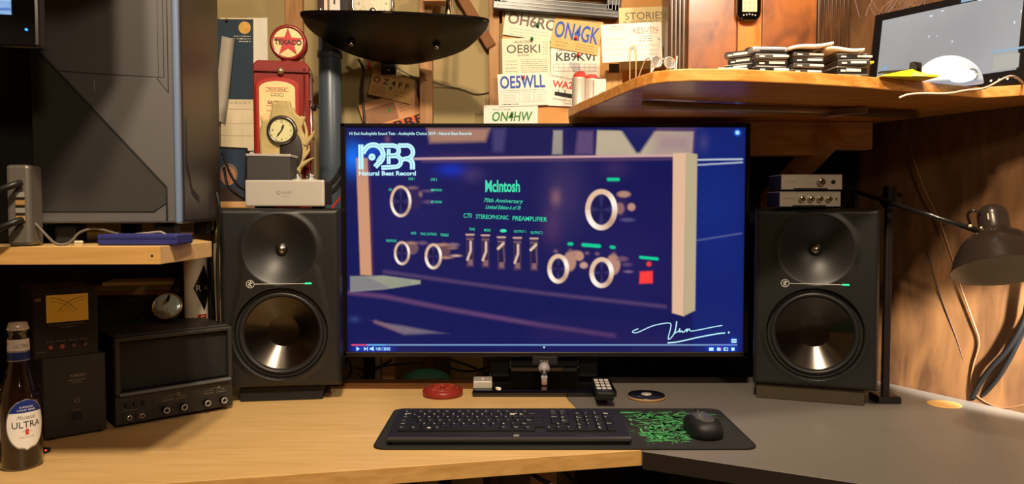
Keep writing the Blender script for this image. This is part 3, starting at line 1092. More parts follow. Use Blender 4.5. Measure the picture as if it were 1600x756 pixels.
def make_speaker(label, loc, rot):
    t = thing('studio_speaker', label, 'speaker', loc, rot, 'studio speakers either side of the television')
    m = MB()
    m.box((0, 0.055 + (SD - 0.055) / 2, SH / 2), (SW, SD - 0.055, SH), SPK, 0.010, seg=3)
    for cx_s, cz_s, w_s, h_s in ((0, 0.003, SW, 0.006), (0, SH - 0.003, SW, 0.006), (-SW / 2 + 0.003, SH / 2, 0.006, SH - 0.012), (SW / 2 - 0.003, SH / 2, 0.006, SH - 0.012)):
        m.box((cx_s, 0.040, cz_s), (w_s, 0.056, h_s), SPK)
    m.build('cabinet', t)
    m = MB()
    m.add(bv, bf, SPKS, True)
    m.build('baffle', t)
    Mt = Matrix.Translation((0, 0.030, TWZ)) @ Matrix.Rotation(pi / 2, 4, 'X')
    m = MB()
    m.lathe([(0.0185, -0.004), (0.0185, 0.0035), (0.0165, 0.0045), (0.0145, 0.002), (0.0145, -0.004)], BLK, Mt, 40)
    m.lathe([(0.0142, 0.0), (0.0136, 0.005), (0.0115, 0.010), (0.0078, 0.0138), (0.0038, 0.0158), (0.0, 0.0164)], mat('tweeter_dome', (150, 146, 142), 0.24, 1.0) if 'tweeter_dome' not in bpy.data.materials else bpy.data.materials['tweeter_dome'], Mt, 40)
    m.build('tweeter', t)
    Mw = Matrix.Translation((0, 0.012, WFZ)) @ Matrix.Rotation(pi / 2, 4, 'X')
    wf = MB()
    wf.lathe([(0.0785, -0.004), (0.082, 0.004), (0.086, 0.0075), (0.090, 0.004), (0.092, -0.001), (0.0955, 0.001), (0.0975, 0.001), (0.0985, -0.004)], RUB, Mw, 72)
    wo = wf.build('woofer', t)
    m = MB()
    m.lathe([(0.0792, -0.002), (0.034, -0.0265)], CONE, Mw, 96)
    m.build('cone', wo)
    m = MB()
    m.lathe([(0.0342, -0.0266), (0.022, -0.0285), (0.010, -0.0298), (0.0, -0.0300)], CONE, Mw, 48)
    m.build('dust_cap', wo)
    # emblem, thin light line and green lamp across the waist
    m = MB()
    fz = 0.228
    Mf = FR(0, -0.0034, fz)
    m.ring(-0.062, 0, 0.0078, 0.0086, LABELPRINT, Mf)
    for P in ([(-0.066, 0.004), (-0.062, 0.001), (-0.057, 0.003)], [(-0.062, 0.001), (-0.062, -0.003), (-0.066, -0.0055)], [(-0.062, -0.003), (-0.058, -0.0055)], [(-0.067, -0.001), (-0.062, -0.001)]):
        m.ribbon(P, 0.0012, LABELPRINT, Mf)
    m.disc(-0.061, 0.0045, 0.0014, LABELPRINT, Mf)
    m.ribbon([(-0.053, 0), (0.054, 0)], 0.0010, LABELPRINT, Mf)
    m.build('emblem_line', t)
    m = MB()
    m.box((0.060, -0.0034, fz), (0.014, 0.0012, 0.0034), glow('green_lamp', (40, 255, 160), 1.3) if 'green_lamp' not in bpy.data.materials else bpy.data.materials['green_lamp'], 0.0005)
    m.build('indicator_lamp', t)
    return t
SPZ = EYE + 0.0065 - SH
def pad(label, loc, rot, w_, d_, h0, h1, m_):
    """sloping foam block under a speaker"""
    x = w_ / 2
    bm = MB()
    bm.prism([(0, 0), (d_, 0), (d_, h1), (0, h0)], -x, x, m_, axis='x', bev=0.002)
    return tag(bm.build('isolation_pad', None, loc, (0, 0, radians(rot))), label, 'pad', 'foam pads under the speakers')
FOAML = mat('charcoal_foam', (26, 25, 24), 0.95, bump=0.4, bscale=500)
FOAMR = mat('worn_foam', (62, 52, 38), 0.95, var=0.15, bump=0.4, bscale=500)
PH = SPZ - DESK - 0.0006
# left
lrot, rrot = 8, -19
lc = at(440, 400, 1.605) + Vector((-0.004, 0, 0)); rc = at(1275, 400, 1.60)
make_speaker('black studio speaker left of the television with a silver preamp on top', (lc.x, lc.y, SPZ), lrot)
make_speaker('black studio speaker right of the television with two small silver boxes on top', (rc.x, rc.y, SPZ), rrot)
pad('dark foam wedge under the left studio speaker on the birch desk', (lc.x - 0.006, lc.y + 0.020, DESK), lrot, 0.178, 0.25, PH, PH, FOAML)
pad('brown grey foam wedge under the right studio speaker on the grey desk', (rc.x - 0.004, rc.y + 0.015, DESK), rrot, 0.222, 0.25, PH, PH, FOAMR)

SPT = SPZ + SH
# silver preamp on the left speaker
def rel(c, rot, x, y, z):
    r = radians(rot)
    return (c.x + x * cos(r) - y * sin(r), c.y + x * sin(r) + y * cos(r), z)
ac = at(443.5, 300, 1.615)
t = thing('phono_preamp', 'wide brushed silver preamp box on top of the left studio speaker', 'preamp', (ac.x, 1.618, SPT), -1.0)
aw = 124 * 1.618 / F
m = MB()
m.box((0, 0.006, 0.033), (aw, 0.012, 0.058), STEEL, 0.0035, seg=3)
m.text('G', -0.0135, 0.0, 0.0085, GREYINK, FR(0, -0.0003, 0.034), bold=0.01)
m.text('RAAPS', 0.0035, 0.0, 0.006, GREYINK, FR(0, -0.0003, 0.034), w=0.022)
m.scribble(-0.006, -0.0075, 0.010, 0.0022, GREYINK, FR(0, -0.0003, 0.034), R)
m.build('faceplate', t)
m = MB()
m.box((0, 0.046, 0.034), (aw - 0.006, 0.072, 0.050), BLK, 0.002)
m.build('case', t)
for sx_, sy_ in ((-1, 0.024), (1, 0.024), (-1, 0.07), (1, 0.07)):
    MB().lathe([(0.008, 0.0), (0.009, 0.009)], BLK, Matrix.Translation((sx_ * 0.062, sy_, 0)), 16).build('foot', t)
# valves / knurled posts on the preamp's back edge
for px in (466, 486):
    q = at(px, 270, 1.69)
    Mv = Matrix.Translation((q.x - ac.x, 0.064, 0.059))
    m = MB()
    m.lathe([(0.0165, 0), (0.0165, 0.006), (0.015, 0.007), (0, 0.007)], SILV, Mv, 24)
    m.lathe([(0.010, 0.007), (0.0105, 0.010), (0.008, 0.011), (0.0105, 0.012), (0.0105, 0.015), (0.008, 0.016), (0.009, 0.018), (0.004, 0.020), (0.0015, 0.026), (0, 0.028)], CHROME, Mv, 20)
    m.build('knurled_post', t)
# charcoal power supply on the preamp
q = at(421.5, 260, 1.66)
ph = SPT + 0.0606
t = thing('small_speaker_box', 'small charcoal box with a silver top plate on the silver preamp', 'box', (q.x, 1.645, ph), 0)
bw = 68 * 1.645 / F
m = MB()
m.box((0, 0.03, 0.0275), (bw, 0.056, 0.053), mat('charcoal_cloth', (58, 56, 55), 0.75, bump=0.2, bscale=900), 0.003, M=Matrix.Rotation(radians(1.0), 4, 'Y'))
m.build('case', t)
m = MB()
m.box((0, 0.03, 0.0572), (bw + 0.002, 0.059, 0.006), SILV, 0.0015, M=Matrix.Rotation(radians(1.0), 4, 'Y'))
m.build('top_plate', t)

# two small silver boxes on the right speaker
def knobs(t, xs, z, r, w_=0.009):
    for x in xs:
        Mk = Matrix.Translation((x, 0.0, z)) @ Matrix.Rotation(pi / 2, 4, 'X')
        MB().lathe([(r, 0), (r * 0.98, w_), (r * 0.9, w_ + 0.001), (r * 0.5, w_ + 0.0006), (0, w_ + 0.0006)], CHROME, Mk, 28).build('knob', t)
q = at(1267, 315, 1.60)
bw = 95 * 1.60 / F
hb = 24 * 1.60 / F
for lev, (lab, px) in enumerate((('lower small silver box with four knobs on the right speaker', 1266.5), ('upper small silver box with one knob and a jack on the right speaker', 1268.5))):
    q = at(px, 315, 1.60)
    z = SPT + (hb + 0.0035) * lev + 0.0002
    t = thing('headphone_amplifier' if lev else 'small_equalizer', lab, 'amplifier', (q.x, 1.602, z), 0, 'small silver boxes on the right speaker')
    m = MB()
    m.box((0, 0.0012, hb / 2 + 0.003), (bw, 0.0024, hb - 0.001), STEEL, 0.0006)
    m.box((0, 0.04, hb + 0.0018), (bw, 0.08, 0.002), STEEL, 0.0006)
    Mf = FR(0, -0.0004, 0.003 + hb / 2)
    m.text('SCHIIT', -bw / 2 + 0.014, 0.001, 0.0026, GREYINK, Mf)
    m.scribble(-bw / 2 + 0.022, 0.001, -bw / 2 + 0.034, 0.002, GREYINK, Mf, R)
    m.flat([(-bw * 0.30, -hb / 2 + 0.0006), (bw * 0.27, -hb / 2 + 0.0006), (bw * 0.27 - 0.002, -hb / 2 + 0.0035), (-bw * 0.30 + 0.002, -hb / 2 + 0.0035)], INK, Mf)
    m.build('front_panel', t)
    m = MB()
    m.box((0, 0.042, hb / 2 + 0.0015), (bw - 0.001, 0.078, hb - 0.002), BLKM, 0.001)
    m.build('case', t)
    if lev:
        knobs(t, [0.0195], 0.003 + hb * 0.5, 0.0085)
        m = MB()
        m.lathe([(0.0046, 0), (0.0046, 0.0012), (0.0035, 0.0014), (0, 0.0005)], BLKM, Matrix.Translation((0.0465, 0, 0.003 + hb / 2)) @ Matrix.Rotation(pi / 2, 4, 'X'), 24)
        m.build('jack', t)
    else:
        knobs(t, [-0.0187, 0.0007, 0.020, 0.0395], 0.003 + hb * 0.5, 0.0066, 0.008)
        m = MB()
        m.box((0.0565, -0.001, 0.003 + hb / 2), (0.0022, 0.003, 0.006), BLKM, 0.0005)
        m.build('switch', t)
# ------------------------------------------------------------------ mouse mat, keyboard, mouse
MATB = mat('mat_cloth', (30, 29, 30), 0.8, bump=0.15, bscale=900)
MATG = mat('mat_green_print', (72, 160, 92), 0.75, var=0.1)
MATE = mat('mat_stitched_edge', (12, 11, 11), 0.75)
ml0 = onz(585, 703, DESK); mr0 = onz(1181, 700, DESK)
mf = ml0.y
mb = onz(870, 641, DESK).y
mx0, mx1 = -0.246, 0.434
def rrect(x0, y0, x1, y1, r, n=6):
    P = []
    for cx, cy, a in ((x1 - r, y0 + r, -90), (x1 - r, y1 - r, 0), (x0 + r, y1 - r, 90), (x0 + r, y0 + r, 180)):
        for i in range(n + 1):
            t_ = radians(a + 90 * i / n)
            P.append((cx + r * cos(t_), cy + r * sin(t_)))
    return P
t = thing('mouse_mat', 'long black cloth mat with a green claw-mark print lying under keyboard and mouse', 'mat', (0, 0, DESK))
m = MB()
m.prism(rrect(mx0, mf, mx1, mb, 0.022), 0.0002, 0.0032, MATB)
m.build('cloth', t)
m = MB()
P = rrect(mx0, mf, mx1, mb, 0.022)
m.tube([(x, y, 0.0026) for x, y in P], 0.0018, MATE, 6, 0, True)
m.build('stitched_edge', t)
# torn claw marks
Rm = random.Random(21)
m = MB()
MU = UP(0, 0, 0.0034)
def shard(cx, cy, L, w_, a, bend=0.0):
    n = 9
    up, dn = [], []
    for i in range(n):
        u = i / (n - 1)
        s_ = (u - 0.5) * L
        ww = w_ * (sin(pi * min(1, u * 1.15)) ** 0.7) * Rm.uniform(0.6, 1.15) / 2 if 0 < i < n - 1 else 0.0001
        off = bend * (u - 0.5) ** 2 * L
        x = cx + s_ * cos(a) - off * sin(a)
        y = cy + s_ * sin(a) + off * cos(a)
        nx, ny = -sin(a) * ww, cos(a) * ww
        up.append((x + nx, y + ny)); dn.append((x - nx, y - ny))
    vs = [(p[0], p[1], 0) for p in up + dn]
    fs = [(i, n + i, n + i + 1, i + 1) for i in range(n - 1)]
    if all(mx0 + 0.008 < p[0] < mx1 - 0.008 and mf + 0.008 < p[1] < mb - 0.005 for p in up + dn):
        m.add(vs, fs, MATG, False, MU)
def G(px, py):
    p = onz(px, py, DESK + 0.003)
    return p.x, p.y
# big strokes given by photo points
for (ax, ay), (bx, by), w_, be in (((962, 645), (1010, 644), .012, .1), ((975, 650), (1030, 646), .014, -.2), ((1000, 646), (1028, 655), .020, .2), ((1008, 655), (1075, 652), .010, .2), ((1010, 660), (1082, 662), .010, -.15),
                                   ((1030, 657), (1084, 663), .012, .3), ((1045, 648), (1083, 661), .014, -.4), ((1018, 668), (1062, 659), .008, .2), ((1015, 662), (1020, 684), .010, .3), ((1002, 676), (1040, 680), .016, .3),
                                   ((1022, 684), (1050, 679), .014, -.2), ((1030, 687), (1060, 677), .010, .2), ((1050, 668), (1066, 676), .012, .4), ((1040, 676), (1068, 671), .010, -.4), ((1085, 648), (1108, 657), .010, .2),
                                   ((1090, 656), (1100, 650), .010, .1), ((1074, 646), (1095, 645), .007, .1), ((1106, 655), (1118, 652), .010, .1), ((1060, 645), (1050, 652), .010, .2), ((1018, 650), (1045, 652), .007, .2),
                                   ((1028, 690), (1040, 686), .010, .1), ((988, 655), (1005, 660), .006, .1), ((982, 648), (995, 652), .007, .1)):
    x0_, y0_ = G(ax, ay); x1_, y1_ = G(bx, by)
    shard((x0_ + x1_) / 2, (y0_ + y1_) / 2, hypot(x1_ - x0_, y1_ - y0_), w_, math.atan2(y1_ - y0_, x1_ - x0_), be)
cx_, cy_ = G(1045, 664)
for i in range(230):
    px = Rm.gauss(1046, 38); py = Rm.uniform(643, 690)
    if px < 968 + (py - 643) * 0.4 or px > 1130 or (px > 1085 and py > 660):
        continue
    if abs(px - 1045) > 80 - (py - 643) * 1.1:
        continue
    x, y = G(px, py)
    dx, dy = x - cx_, y - cy_
    a = math.atan2(dy, dx) + pi / 2 + Rm.gauss(0, 0.5)
    if Rm.random() < 0.5:
        a = Rm.gauss(-0.2, 0.5)
    shard(x, y, Rm.uniform(0.008, 0.036), Rm.uniform(0.002, 0.009), a, Rm.uniform(-0.5, 0.5))
for i in range(60):
    px = Rm.uniform(975, 1075); py = Rm.uniform(650, 697)
    x, y = G(px, py)
    a = math.atan2(y - cy_, x - cx_)
    shard(x, y, Rm.uniform(0.003, 0.02), Rm.uniform(0.0008, 0.002), a)
m.build('claw_mark_print', t)

# keyboard
kf0 = onz(604, 697, DESK + 0.004); kf1 = onz(987, 697, DESK + 0.004)
KW = 0.437
KD = 0.160
KX = (kf0.x + kf1.x) / 2
t = thing('keyboard', 'wide black keyboard with white legends lying on the black mat', 'keyboard', (KX, kf0.y + 0.004, DESK + 0.0035), 0.2)
KB = mat('keyboard_black', (24, 23, 24), 0.36)
KEY = mat('key_black', (16, 16, 17), 0.42)
KDK = mat('key_well', (6, 6, 6), 0.5)
tilt = radians(4.2)
MK = Matrix.Translation((0, 0, 0.008)) @ Matrix.Rotation(tilt, 4, 'X')
m = MB()
m.box((0, KD / 2, 0.0), (KW, KD, 0.008), KB, 0.003, M=MK)
m.prism([(0.003, 0.0), (KD - 0.006, 0.0), (KD - 0.006, 0.008 + (KD - 0.01) * sin(tilt) - 0.004), (0.003, 0.0055)], -KW / 2 + 0.01, KW / 2 - 0.01, KDK, axis='x')
m.build('tray', t)
m = MB()
m.box((0, 0.0045, 0.0035), (KW - 0.002, 0.009, 0.004), mat('polished_lip', (60, 58, 56), 0.18, coat=0.6), 0.0018, M=MK)
m.ring(0.013, 0.0165, 0.0042, 0.0050, LABELPRINT, MK @ UP(0, 0, 0.0043), sx=1, sy=1)
m.text('hp', 0.013, 0.0165, 0.0042, LABELPRINT, MK @ UP(0, 0, 0.0043), shear=0.2)
m.scribble(0.120, 0.0175, 0.150, 0.0022, mat('dim_print', (96, 92, 88), 0.5), MK @ UP(0, 0, 0.0043), R)
m.build('front_lip', t)
KEYH = 0.004
pitch = 0.0185
rowy = [0.119, 0.1005, 0.0825, 0.0645, 0.0465, 0.031]        # centre of rows, function row first is half high
kx0 = -0.205
nkeys = 0
def key(x, y, w_, h_, legend, big=False, lh=0.0034):
    global nkeys
    nkeys += 1
    g = 0.0022
    m = MB()
    m.box((0, 0, 0), (w_ - g, h_ - g, KEYH), KEY, 0.0012)
    if legend:
        lines = legend.split('|')
        for i, s_ in enumerate(lines):
            hh = lh * (0.75 if len(s_) > 2 else 1.0)
            ww = min(text_geo(s_)[2] * hh, w_ - 0.005) if text_geo(s_)[2] else None
            m.text(s_, -w_ / 2 + 0.0032, h_ / 2 - 0.0052 - i * (0.0048), hh, LABELPRINT, UP(0, 0, KEYH / 2 + 0.0002), w=ww, align='l', bold=0.01)
    o = m.build('key', t)
    o.matrix_local = MK @ Matrix.Translation((x + w_ / 2, y, 0.0055))
P_ = pitch
# function row
fx = kx0
for i, s_ in enumerate(['Esc', None, 'F1', 'F2', 'F3', 'F4', None, 'F5', 'F6', 'F7', 'F8', None, 'F9', 'F10', 'F11', 'F12']):
    if s_ is None:
        fx += 0.0072 if i > 1 else 0.010
        continue
    key(fx, rowy[0] + 0.016, P_ * 0.90, 0.0115, s_, lh=0.0034)
    fx += P_ * 0.925
def row(y, items, x=kx0):
    for s_, u in items:
        if s_ != '_':
            key(x, y, P_ * u, 0.0182, s_)
        x += P_ * u
row(rowy[0] - 0.0005, [('~|`', 1)] + [(a, 1) for a in ('!|1', '@|2', '#|3', '$|4', '%|5', '^|6', '&|7', '*|8', '(|9', ')|0', '_|-', '+|=')] + [('Backspace', 1.7)])
row(rowy[1], [('Tab', 1.5)] + [(c, 1) for c in 'QWERTYUIOP[]'] + [('|', 1.2)])
row(rowy[2], [('Caps', 1.75)] + [(c, 1) for c in "ASDFGHJKL;'"] + [('Enter', 1.95)])
row(rowy[3], [('Shift', 2.25)] + [(c, 1) for c in 'ZXCVBNM,./'] + [('Shift', 2.45)])
row(rowy[4] - 0.0005, [('Ctrl', 1.25), ('Fn', 1.15), ('', 1.2), ('Alt', 1.2), ('', 5.4), ('Alt', 1.2), ('Menu', 1.2), ('Ctrl', 1.1)])
# windows mark on its key
nx_ = kx0 + P_ * 14.95 + 0.0065
for i, (y, h_, a, b) in enumerate(((rowy[0] + 0.016, 0.0115, 'PrtSc', 'Pause'), (rowy[0] - 0.0005, 0.0182, 'Home', 'End'))):
    key(nx_, y, P_ * 0.98, h_, a)
    key(nx_ + P_, y, P_ * 0.98, h_, b)
key(nx_, (rowy[1] + rowy[2]) / 2, P_ * 0.98, 0.0362, 'Delete')
key(nx_ + P_, rowy[1], P_ * 0.98, 0.0182, 'Page|Up')
key(nx_ + P_, rowy[2], P_ * 0.98, 0.0182, 'Page|Down')
ax_ = nx_ - P_ * 0.55
key(ax_ + P_, rowy[3], P_, 0.0182, '^')
for i, s_ in enumerate('<v>'):
    key(ax_ + P_ * i, rowy[4] - 0.0005, P_, 0.0182, s_)
qx = nx_ + P_ * 2.55
PP = P_ * 0.98
for i, s_ in enumerate(('Num', '/', '*', '-')):
    key(qx + PP * i, rowy[0] - 0.0005, PP, 0.0182, s_)
for j, rr_ in enumerate((('7|Home', '8', '9|PgUp'), ('4', '5', '6'), ('1|End', '2', '3|PgDn'))):
    for i, s_ in enumerate(rr_):
        key(qx + PP * i, rowy[1 + j], PP, 0.0182, s_)
key(qx, rowy[4] - 0.0005, PP * 2, 0.0182, '0|Ins')
key(qx + PP * 2, rowy[4] - 0.0005, PP, 0.0182, '.|Del')
key(qx + PP * 3, (rowy[1] + rowy[2]) / 2, PP, 0.0362, '+')
key(qx + PP * 3, (rowy[3] + rowy[4]) / 2, PP, 0.0358, 'Enter')
m = MB()
MS3 = MK @ UP(0, 0, 0.0043)
for i, s_ in enumerate(('o', 'x', 'f', '>')):
    m.text(s_, qx + PP * (i + 0.4), rowy[0] + 0.016, 0.003, LABELPRINT, MS3)
m.text('calc', qx + PP * 2.3, rowy[0] + 0.024, 0.0024, LABELPRINT, MS3)
wk = kx0 + P_ * (1.25 + 1.15 + 0.5)
for a in (-1, 1):
    for b_ in (-1, 1):
        m.rect(wk + a * 0.0016 + 0.004, rowy[4] + b_ * 0.0014, 0.0026, 0.0022, LABELPRINT, MK @ UP(0, 0, 0.0078))
m.build('printed_symbols', t)

# mouse
p = onz(1109, 690, DESK + 0.003)
t = thing('computer_mouse', 'black wireless mouse lying on the right end of the mat', 'mouse', (p.x, p.y + 0.052, DESK + 0.0035), 2)
MSD = mat('mouse_side_rubber', (14, 14, 15), 0.55)
MST = mat('mouse_satin_top', (70, 68, 67), 0.26, coat=0.2)
def mousef(hx, hy, hz, lowz):
    def fn(p_, d):
        n = 2.6
        r_ = (abs(d.x) ** n + abs(d.y) ** n + abs(d.z) ** n) ** (-1 / n)
        x, y, z = d.x * r_ * hx, d.y * r_ * hy, d.z * r_ * hz
        x *= 1 - 0.12 * (1 - abs(y / hy)) + 0.04 * (y < 0)
        z *= 1 - 0.30 * max(0, y / hy)
        return Vector((x, y, max(z, lowz)))
    return fn
m = MB()
m.ball((0, 0, 0.012), 1, MSD, 48, 28, fn=mousef(0.0335, 0.053, 0.024, -0.012))
m.build('body', t)
m = MB()
m.ball((0, 0.002, 0.0150), 1, MST, 48, 28, fn=mousef(0.0275, 0.050, 0.0225, 0.0))
m.build('top_shell', t)
m = MB()
m.cyl((-0.0035, 0.034, 0.030), (0.0035, 0.034, 0.030), 0.0075, BLK, n=24)
m.build('scroll_wheel', t)
m = MB()
m.text('logi', 0, 0, 0.0035, LABELPRINT, Matrix.Translation((0, 0.006, 0.0378)))
m.build('logo', t)
# ------------------------------------------------------------------ hutch shelf on the left
LZ1 = EYE - 0.050
LZ0 = LZ1 - 0.026
t = thing('hutch_shelf', 'birch shelf above the desk on the left carrying the computer tower', 'shelf')
poly = [(-1.45, 1.02), (-0.503, 1.055), (-0.50, 1.23), (-0.65, 1.45), (-0.70, 1.60), (-0.71, 1.80), (-1.45, 1.80)]
MB().prism(poly, LZ0, LZ1, BIRCH, bev=0.001).build('board', t)
m = MB()
m.prism([(-1.45, 1.019), (-0.502, 1.054), (-0.502, 1.0548), (-1.45, 1.0198)], LZ0 + 0.0006, LZ1 - 0.0006, BIRCHEDGE)
q = at(236, 400, 1.04)
m.disc(0, 0, 0.002, INK, FR(q.x, 1.0425, q.z))
m.build('edge_band', t)
MB().box((-1.09, 1.792, (DESK + LZ0) / 2), (0.72, 0.012, LZ0 - DESK - 0.002), mat('dark_shade_board', (26, 20, 18), 0.7), 0.001).build('added_shade_back', t)  # black back and side boards added to darken the space under the shelf
MB().box((-1.44, 1.41, (DESK + LZ0) / 2), (0.016, 0.74, LZ0 - DESK - 0.002), bpy.data.materials['dark_shade_board'], 0.001).build('added_shade_side', t)
POST = mat('cream_post', (238, 222, 198), 0.5, var=0.03)
q = at(306, 450, 1.68)
pw = 34 * 1.68 / F / 2
m = MB()
m.lathe([(pw, DESK - LZ0), (pw, 0)], POST, Matrix.Translation((q.x, 1.68, LZ0)), 40)
po = m.build('post', t)
def wrapf(R_, cx, cy, a0):
    def f(p_):
        th_ = a0 + p_[0] / R_
        return (cx + R_ * sin(th_), cy - R_ * cos(th_), p_[1])
    return f
STK = mat('black_sticker', (20, 14, 14), 0.4)
REDS = mat('red_sticker', (170, 26, 26), 0.4)
m = MB()
def wrapped_grid(mb_, pts_fn, nx, ny, R_, cx, cy, a0, m_):
    f = wrapf(R_, cx, cy, a0)
    vs, fs = [], []
    for j in range(ny + 1):
        for i in range(nx + 1):
            vs.append(f(pts_fn(i / nx, j / ny)))
    for j in range(ny):
        for i in range(nx):
            a = j * (nx + 1) + i
            fs.append((a, a + 1, a + nx + 2, a + nx + 1))
    mb_.add(vs, fs, m_, True)
zc = at(318, 450, 1.66).z
def dia(u, v):
    hw = 0.024 * (1 - abs(2 * v - 1)) + 0.0003
    return ((u * 2 - 1) * hw, zc + (v - 0.5) * 0.105)
wrapped_grid(m, dia, 12, 14, pw + 0.0006, q.x, 1.68, 1.15, STK)
wrapped_grid(m, lambda u, v: ((u - 0.5) * 0.022, zc - 0.078 + v * 0.018), 6, 3, pw + 0.0006, q.x, 1.68, 0.95, REDS)
f_ = wrapf(pw + 0.0010, q.x, 1.68, 0.95)
m.text('R', 0, 0, 0.014, CREAM, Matrix.Identity(4), warp=lambda p_: f_((p_[0] - 0.008, p_[1] + zc)))
m.text('RE', 0.004, 0, 0.009, GREYINK, Matrix.Identity(4), warp=lambda p_: f_((p_[0] + 0.008, p_[1] + zc)))
m.text('G', 0, 0, 0.012, CREAM, Matrix.Identity(4), warp=lambda p_: f_((p_[0], p_[1] + zc - 0.069)))
m.build('stickers', po)

# ------------------------------------------------------------------ computer tower
TWR_M = mat('tower_grey', (82, 79, 79), 0.55, var=0.03, bump=0.05, bscale=500)
TWR_D = mat('tower_mesh_grey', (44, 41, 38), 0.75, var=0.05, bump=0.3, bscale=900)
TWR_S = mat('tower_side', (42, 37, 34), 0.4, var=0.04)
SEAM = mat('seam_black', (5, 5, 5), 0.6)
TRIMB = mat('blue_grey_trim', (104, 122, 152), 0.35)
ca_ = at(285, 350, 1.16)
th_ = 15
t = thing('computer_tower', 'tall grey angular computer tower standing on the left birch shelf', 'computer tower', (ca_.x, 1.16, LZ1), th_)
TWW, TWD, TWH = 0.205, 0.50, 0.56
m = MB()
m.box((-TWW / 2, TWD / 2 + 0.012, 0.03 + TWH / 2), (TWW, TWD - 0.02, TWH), TWR_S, 0.006)
m.build('case', t)
for fx_, fy_ in ((-0.03, 0.05), (-0.17, 0.05), (-0.03, 0.45), (-0.17, 0.45)):
    MB().box((fx_, fy_, 0.015), (0.03, 0.06, 0.030), BLKM, 0.004).build('foot', t)
def T(px, py):
    """photo pixel on the tower's front, as metres in its front plane"""
    return ((px - 285) / 210 * TWW, at(285, py, 1.16).z - LZ1)
m = MB()
MT_ = FR(0, 0, 0)
m.prism([T(76, -80), T(285, -80), T(285, 348), T(76, 348)], 0.0, 0.014, TWR_M, axis='y', bev=0.003)
m.build('front_panel', t)
m = MB()
m.prism([T(76, 86), T(95, 104), T(262, 292), T(262, 318), T(244, 331), T(90, 331), T(76, 331)], -0.002, 0.002, TWR_D, axis='y', bev=0.0012)
m.build('mesh_grille', t)
m = MB()
Ms = FR(0, -0.0021, 0)
Ms1 = FR(0, -0.0004, 0)
sw_ = 0.0018
m.ribbon([T(76, 80), T(96, 101), T(263, 293), T(263, 342)], 0.0030, SEAM, FR(0, -0.0026, 0))
m.ribbon([T(76, 118), T(172, 121), T(262, 122), T(262, -60)], sw_ * 0.7, SEAM, Ms1)
m.ribbon([T(268, -60), T(268, 145), T(252, 124)], sw_ * 0.8, SEAM, Ms1)
m.ribbon([T(254, -60), T(254, 122)], sw_ * 0.4, SEAM, Ms1)
m.rect(*T(163, 140), 0.0015, 0.020, mat('small_lever', (120, 118, 116), 0.4), FR(0, -0.0028, 0))
m.build('seams', t)
m = MB()
m.box((-0.004, -0.002, 0.03 + TWH / 2), (0.010, 0.014, TWH), TRIMB, 0.004, seg=3)
m.build('edge_trim', t)
m = MB()
MSd = Matrix.Translation((0.0005, 0, 0)) @ Matrix.Rotation(pi / 2, 4, 'Z') @ Matrix.Rotation(pi / 2, 4, 'X')
m.ribbon([(0.05, 0.20), (0.05, 0.13), (0.10, 0.085), (0.18, 0.07)], 0.012, BLKM, MSd)
m.ribbon([(0.042, 0.20), (0.042, 0.135)], 0.003, TRIMB, MSd)
m.build('side_recess', t)

# ------------------------------------------------------------------ left screen
t = thing('side_monitor', 'dark framed monitor showing a blue-white picture at the upper left edge', 'monitor', (-0.69, 0.93, LZ1), 10)
zz = at(40, 70, 0.93).z - LZ1
Mb_ = Matrix.Identity(4)
m = MB()
m.box((-0.16 + 0.10 - 0.008, 0.012, zz + 0.17), (0.32, 0.022, 0.34), BEZ, 0.004)
m.build('panel_housing', t)
sc_m = bpy.data.materials.new('blue_picture')
sc_m.use_nodes = True
nt = sc_m.node_tree
b = nt.nodes['Principled BSDF']
b.inputs['Base Color'].default_value = (0.01, 0.01, 0.01, 1)
tc = nt.nodes.new('ShaderNodeTexCoord'); mp = nt.nodes.new('ShaderNodeMapping'); mp.inputs['Scale'].default_value = (4, 1, 40)
n_ = nt.nodes.new('ShaderNodeTexNoise'); n_.inputs['Scale'].default_value = 4; n_.inputs['Detail'].default_value = 5
rmp = nt.nodes.new('ShaderNodeValToRGB')
rmp.color_ramp.elements[0].position = 0.3; rmp.color_ramp.elements[0].color = lin((50, 96, 190))
rmp.color_ramp.elements[1].position = 0.62; rmp.color_ramp.elements[1].color = lin((170, 210, 250))
nt.links.new(tc.outputs['Object'], mp.inputs[0]); nt.links.new(mp.outputs[0], n_.inputs['Vector']); nt.links.new(n_.outputs['Fac'], rmp.inputs[0]); nt.links.new(rmp.outputs[0], b.inputs['Emission Color'])
b.inputs['Emission Strength'].default_value = 0.9
m = MB()
m.box((-0.16 + 0.085 - 0.012, 0.0, zz + 0.035 + 0.15), (0.296, 0.002, 0.29), sc_m)
m.build('screen', t)
m = MB()
m.ball((0.078, 0.0, zz + 0.022), 0.0018, glow('blue_lamp', (40, 120, 255), 3.0), 12, 8)
m.build('power_lamp', t)
m = MB()
m.box((-0.18, 0.05, zz / 2 + 0.065), (0.07, 0.03, zz + 0.11), BLK, 0.006)
m.box((-0.18, 0.115, 0.006), (0.22, 0.16, 0.012), BLK, 0.004)
m.build('stand', t)

